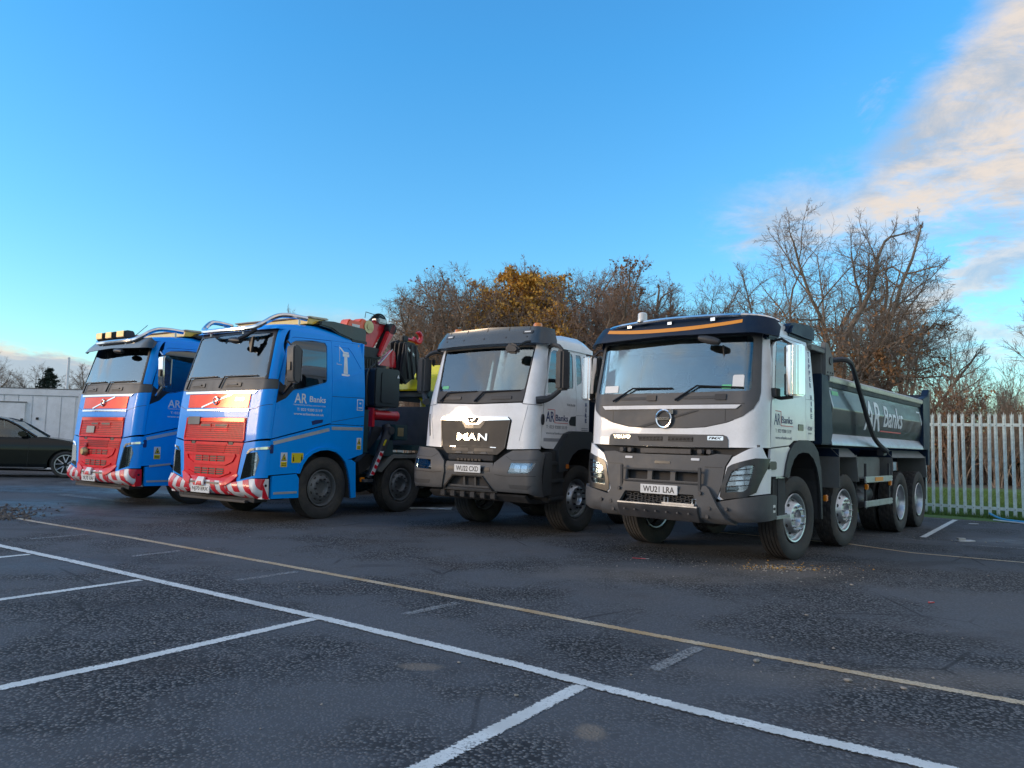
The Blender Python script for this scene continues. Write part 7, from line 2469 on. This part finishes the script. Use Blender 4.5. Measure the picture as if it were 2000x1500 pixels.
    # skyline on the far left and above the blue cab
    for x, y, H, sd, kd, lb, wd in ((-48.6, 70, 8.6, 22, 'oak', 'bare tree cut by the left picture edge', .9), (-45.5, 70, 7.6, 32, 'tall', 'small bare tree left of the conifer', 1.5), (-39.5, 69, 7.7, 31, 'tall', 'bare tree right of the conifer', 1.5), (-41.2, 72, 7.4, 33, 'tall', 'thin bare tree touching the right side of the conifer', 1.2), (-26.7, 90, 16.8, 28, 'oak', 'distant bare tree top over the blue cab roof', .35)):
        tree('bare_tree', lb, 'tree', x, y, H, sd, kd, 'bark', 'twig', 'distant skyline trees', wide=wd, rz=sd)
    conifer(-43.0, 70, 7.2, 3)
    R = thing('post', 'thin pale post standing behind the white container', 'post', (-17.7, 30, 0))
    B().cyl((0, 0, 0), .05, 4.3, 'z', 8).done('shaft', 'container_white', R)
    # dense brown undergrowth at the back of the lawn, too tangled to count
    r = np.random.default_rng(77)
    n = 5200
    x = 8 + 30 * r.random(n); y = 36.5 + 6 * r.random(n) - (x - 22) * .12
    h = 1.2 + 2.6 * r.random(n) ** 1.5
    P = np.zeros((n, 4, 3)); d = np.stack([r.normal(size=n) * .22, r.normal(size=n) * .2, np.ones(n)], 1)
    P[:, 0] = np.stack([x, y, np.zeros(n)], 1)
    for k in range(1, 4):
        d = d + r.normal(size=(n, 3)) * .16
        P[:, k] = P[:, k - 1] + d * (h / 3)[:, None]
    Rd = (.012 + .028 * r.random(n) ** 3)[:, None] * np.array([1, .85, .6, .3])
    V, Q = tubes_np(P, Rd, 3)
    link('undergrowth', mesh_np('undergrowth', V, Q), 'twig_red')['kind'] = 'stuff'
    n = 26000
    x = 8 + 30 * r.random(n); y = 37 + 5 * r.random(n) - (x - 22) * .12
    z = 2.6 * r.random(n) ** 1.3
    V, Q = leaf_quads(np.stack([x, y, z], 1), .07, r)
    link('undergrowth_leaves', mesh_np('undergrowth_leaves', V, Q, smooth=False), 'leaf_rust')['kind'] = 'stuff'
    # lawn beyond the fence: ground sheet and blades
    me = bpy.data.meshes.new('lawn')
    me.from_pydata([(9.6, 16.6, -.006), (16, 12.0, -.006), (60, 20, .0), (60, 31, .0), (4, 33, .0), (2.6, 22.0, -.006)], [], [tuple(range(6))])
    o = link('lawn', me, 'grass'); o['kind'] = 'structure'
    n = 60000
    u = r.random(n); v = r.random(n) ** 1.4
    x = 9.0 + 12 * u + 4 * v; y = 18.6 - 8.0 * u * .72 + 13.5 * v
    keep = (y > 17.7 - (x - 9.8) * .69 + .05) & (y < 31)
    x, y = x[keep], y[keep]; n = len(x)
    a = r.random(n) * 6.28; hh = .035 + .06 * r.random(n)
    bx = np.cos(a) * .008; by = np.sin(a) * .008
    tx = r.normal(size=n) * .03; ty = r.normal(size=n) * .03
    V = np.stack([np.stack([x - bx, y - by, 0 * x], 1), np.stack([x + bx, y + by, 0 * x], 1), np.stack([x + tx, y + ty, hh], 1)], 1).reshape(-1, 3)
    link('grass', mesh_np('grass', V, None, np.arange(n * 3).reshape(n, 3), smooth=False), 'grass')['kind'] = 'stuff'
    # rough grass and soil along the foot of the fence
    n = 9000
    s = r.random(n) * 9 - .3; q = r.normal(size=n) * .10 - .10
    dx, dy = .826, -.563
    x = 7.0 + dx * s + .563 * q; y = 19.63 + dy * s + .826 * q
    a = r.random(n) * 6.28; hh = .03 + .10 * r.random(n) ** 2
    bx = np.cos(a) * .007; by = np.sin(a) * .007
    tx = r.normal(size=n) * .04; ty = r.normal(size=n) * .04
    V = np.stack([np.stack([x - bx, y - by, 0 * x], 1), np.stack([x + bx, y + by, 0 * x], 1), np.stack([x + tx, y + ty, hh], 1)], 1).reshape(-1, 3)
    link('verge_grass', mesh_np('verge_grass', V, None, np.arange(n * 3).reshape(n, 3), smooth=False), 'grass')['kind'] = 'stuff'


def add_sun_blocker():
    """unseen shed added beyond the left picture edge to block the low sun"""
    R = thing('sun_blocker', 'long grey shed added out of view on the west to block the low sun', 'light blocker', (-58, -4, 0))
    B().box(-8, 0, -34, 30, 0, 6.4).done('wall', 'guard_grey', R)
    B().prism([(-8.3, 6.4), (.3, 6.4), (-4, 7.6)], 'y', -34.4, 30.4).done('roof', 'steel_dark', R)
    for k in range(5):
        B().box(.0, .06, -30 + k * 12, -25 + k * 12, 0, 4.2).done('blocker_door', 'silver', R)
    return R


def small_things():
    scatter_stones('loose_gravel', [(3.2, 8.9, .28, .12, 420, .004, .020), (2.6, 8.9, .8, .3, 220, .003, .014), (3.9, 8.4, .7, .5, 120, .003, .016), (1.6, 9.2, .6, .4, 100, .003, .012), (0, 7, 4, 2.2, 160, .003, .011), (2.4, 4.9, 1.2, .6, 90, .003, .015), (-4, 12, 2.5, 1.2, 90, .004, .014), (0, 4.2, 1.8, .6, 60, .002, .008), (7.2, 12.4, 1.2, .7, 110, .004, .02)], 'stone', 5)
    scatter_stones('gravel_heap', [(-8.1, 11.75, .28, .35, 900, .012, .04), (-8.7, 12.7, .4, .5, 600, .012, .04)], 'dark_stone', 6)
    scatter_stones('fallen_leaves', [(3.2, 8.92, .22, .08, 160, .006, .018), (3.3, 9.1, .5, .2, 60, .006, .014)], 'leaf_gold', 8)
    R = thing('pipe', 'bent blue plastic pipe lying at the foot of the fence', 'pipe', (0, 0, 0))
    B().tube([(10.72, 16.98, .10), (10.62, 16.62, .06), (10.55, 16.25, .03), (10.62, 15.9, .03), (10.75, 15.55, .03), (11.0, 15.2, .03)], .024, 8, smooth=2).done('pipe_length', 'pipe_blue', R)
    B().tube([(10.40, 16.35, .016), (10.46, 16.0, .014), (10.66, 15.6, .014), (10.9, 15.2, .014)], .014, 6, smooth=2).done('white_hose', 'white_vinyl', R)
    R = thing('timber_block', 'weathered timber block at the right picture edge by the fence', 'timber', (10.42, 15.18, 0), .5)
    B().box(-.05, .9, -.10, .10, 0, .10).done('lower_baulk', 'timber', R, .008)
    B().box(0, .9, -.09, .09, .102, .28).done('upper_baulk', 'timber', R, .008)
    R = thing('cardboard_scrap', 'flattened pale cardboard scrap on the ground near the tipper rear wheels', 'litter', (7.28, 12.2, 0), .3)
    B().prism([(-.14, -.05), (.0, -.09), (.17, -.06), (.20, .05), (.02, .10), (-.12, .06)], 'z', .004, .018).done('card', 'paper', R)
    B().prism([(-.10, .0), (.02, -.02), (.06, .05), (-.05, .09)], 'z', .02, .05).done('flap', 'cream_trim', R)
    R = thing('litter_scrap', 'small red and white litter scrap lying on open asphalt', 'litter', (3.91, 7.09, 0), .4)
    B().prism([(-.03, -.012), (.035, -.016), (.03, .016), (-.02, .008)], 'z', .004, .012).done('wrapper', 'red_line', R)
    B().prism([(-.03, -.014), (-.005, -.016), (.02, -.014), (.0, -.004)], 'z', .0125, .015).done('white_edge', 'paper', R)
    R = thing('red_strip', 'thin red and white strip lying in front of the nearest tipper', 'litter', (1.63, 9.36, 0), -.3)
    B().box(-.10, .06, -.008, .008, .003, .007).done('tape', 'red_line', R)
    B().box(.0, .10, .012, .022, .003, .007).done('white_tape', 'paper', R)
    R = thing('paper_scrap', 'white paper scrap by the fence line', 'litter', (9.35, 15.35, 0), .2)
    B().prism([(-.12, -.03), (.10, -.04), (.13, .03), (-.06, .05)], 'z', .003, .010).done('sheet', 'paper', R)
    R = thing('wire_tangle', 'tangle of white wire on the ground between crane lorry and narrow tipper', 'wire', (-1.62, 15.2, 0), 0)
    r = random.Random(3)
    for k in range(5):
        pts = [(-.35 + .16 * i + r.uniform(-.05, .05), r.uniform(-.10, .10), .012 + r.uniform(0, .03)) for i in range(6)]
        B().tube(pts, .006, 5, smooth=2).done('wire', 'white_vinyl', R)
    st = random.Random(9)
    for i, (x, y, s, lb) in enumerate(((2.05, 4.62, .022, 'pale stone by the ochre line at right'), (2.32, 4.50, .018, 'grey stone right of the pale one by the ochre line'), (1.62, 4.98, .024, 'brownish stone just in front of the ochre line'), (-.28, 4.78, .012, 'tiny pale stone left of the mud patch'), (.07, 4.20, .012, 'small white stone near the white T junction'), (2.5, 6.4, .016, 'white pebble behind the ochre line'), (3.55, 7.9, .018, 'tan pebble right of the near wheel'))):
        o = B().lathe([(-s * .5, .001), (-s * .4, s * .7), (0, s), (s * .4, s * .8), (s * .6, .001)], 7, 'z', (0, 0, s * .5)).done('stone', 'stone')
        o.location = (x, y, .002); o.rotation_euler = (0, 0, st.random() * 6); o.scale = (1.2, .8, .8)
        tag(o, lb, 'stone', 'loose stones on the asphalt')


# ------------------------------------------------------------------ assemble
build_ground()
add_sun_blocker()  # added out of view, only to shade the yard from the low sun
palisade_fence()
site_container()
black_car()
build_vegetation()
blue_lorries()
white_tipper_narrow()
white_tipper_near()
small_things()
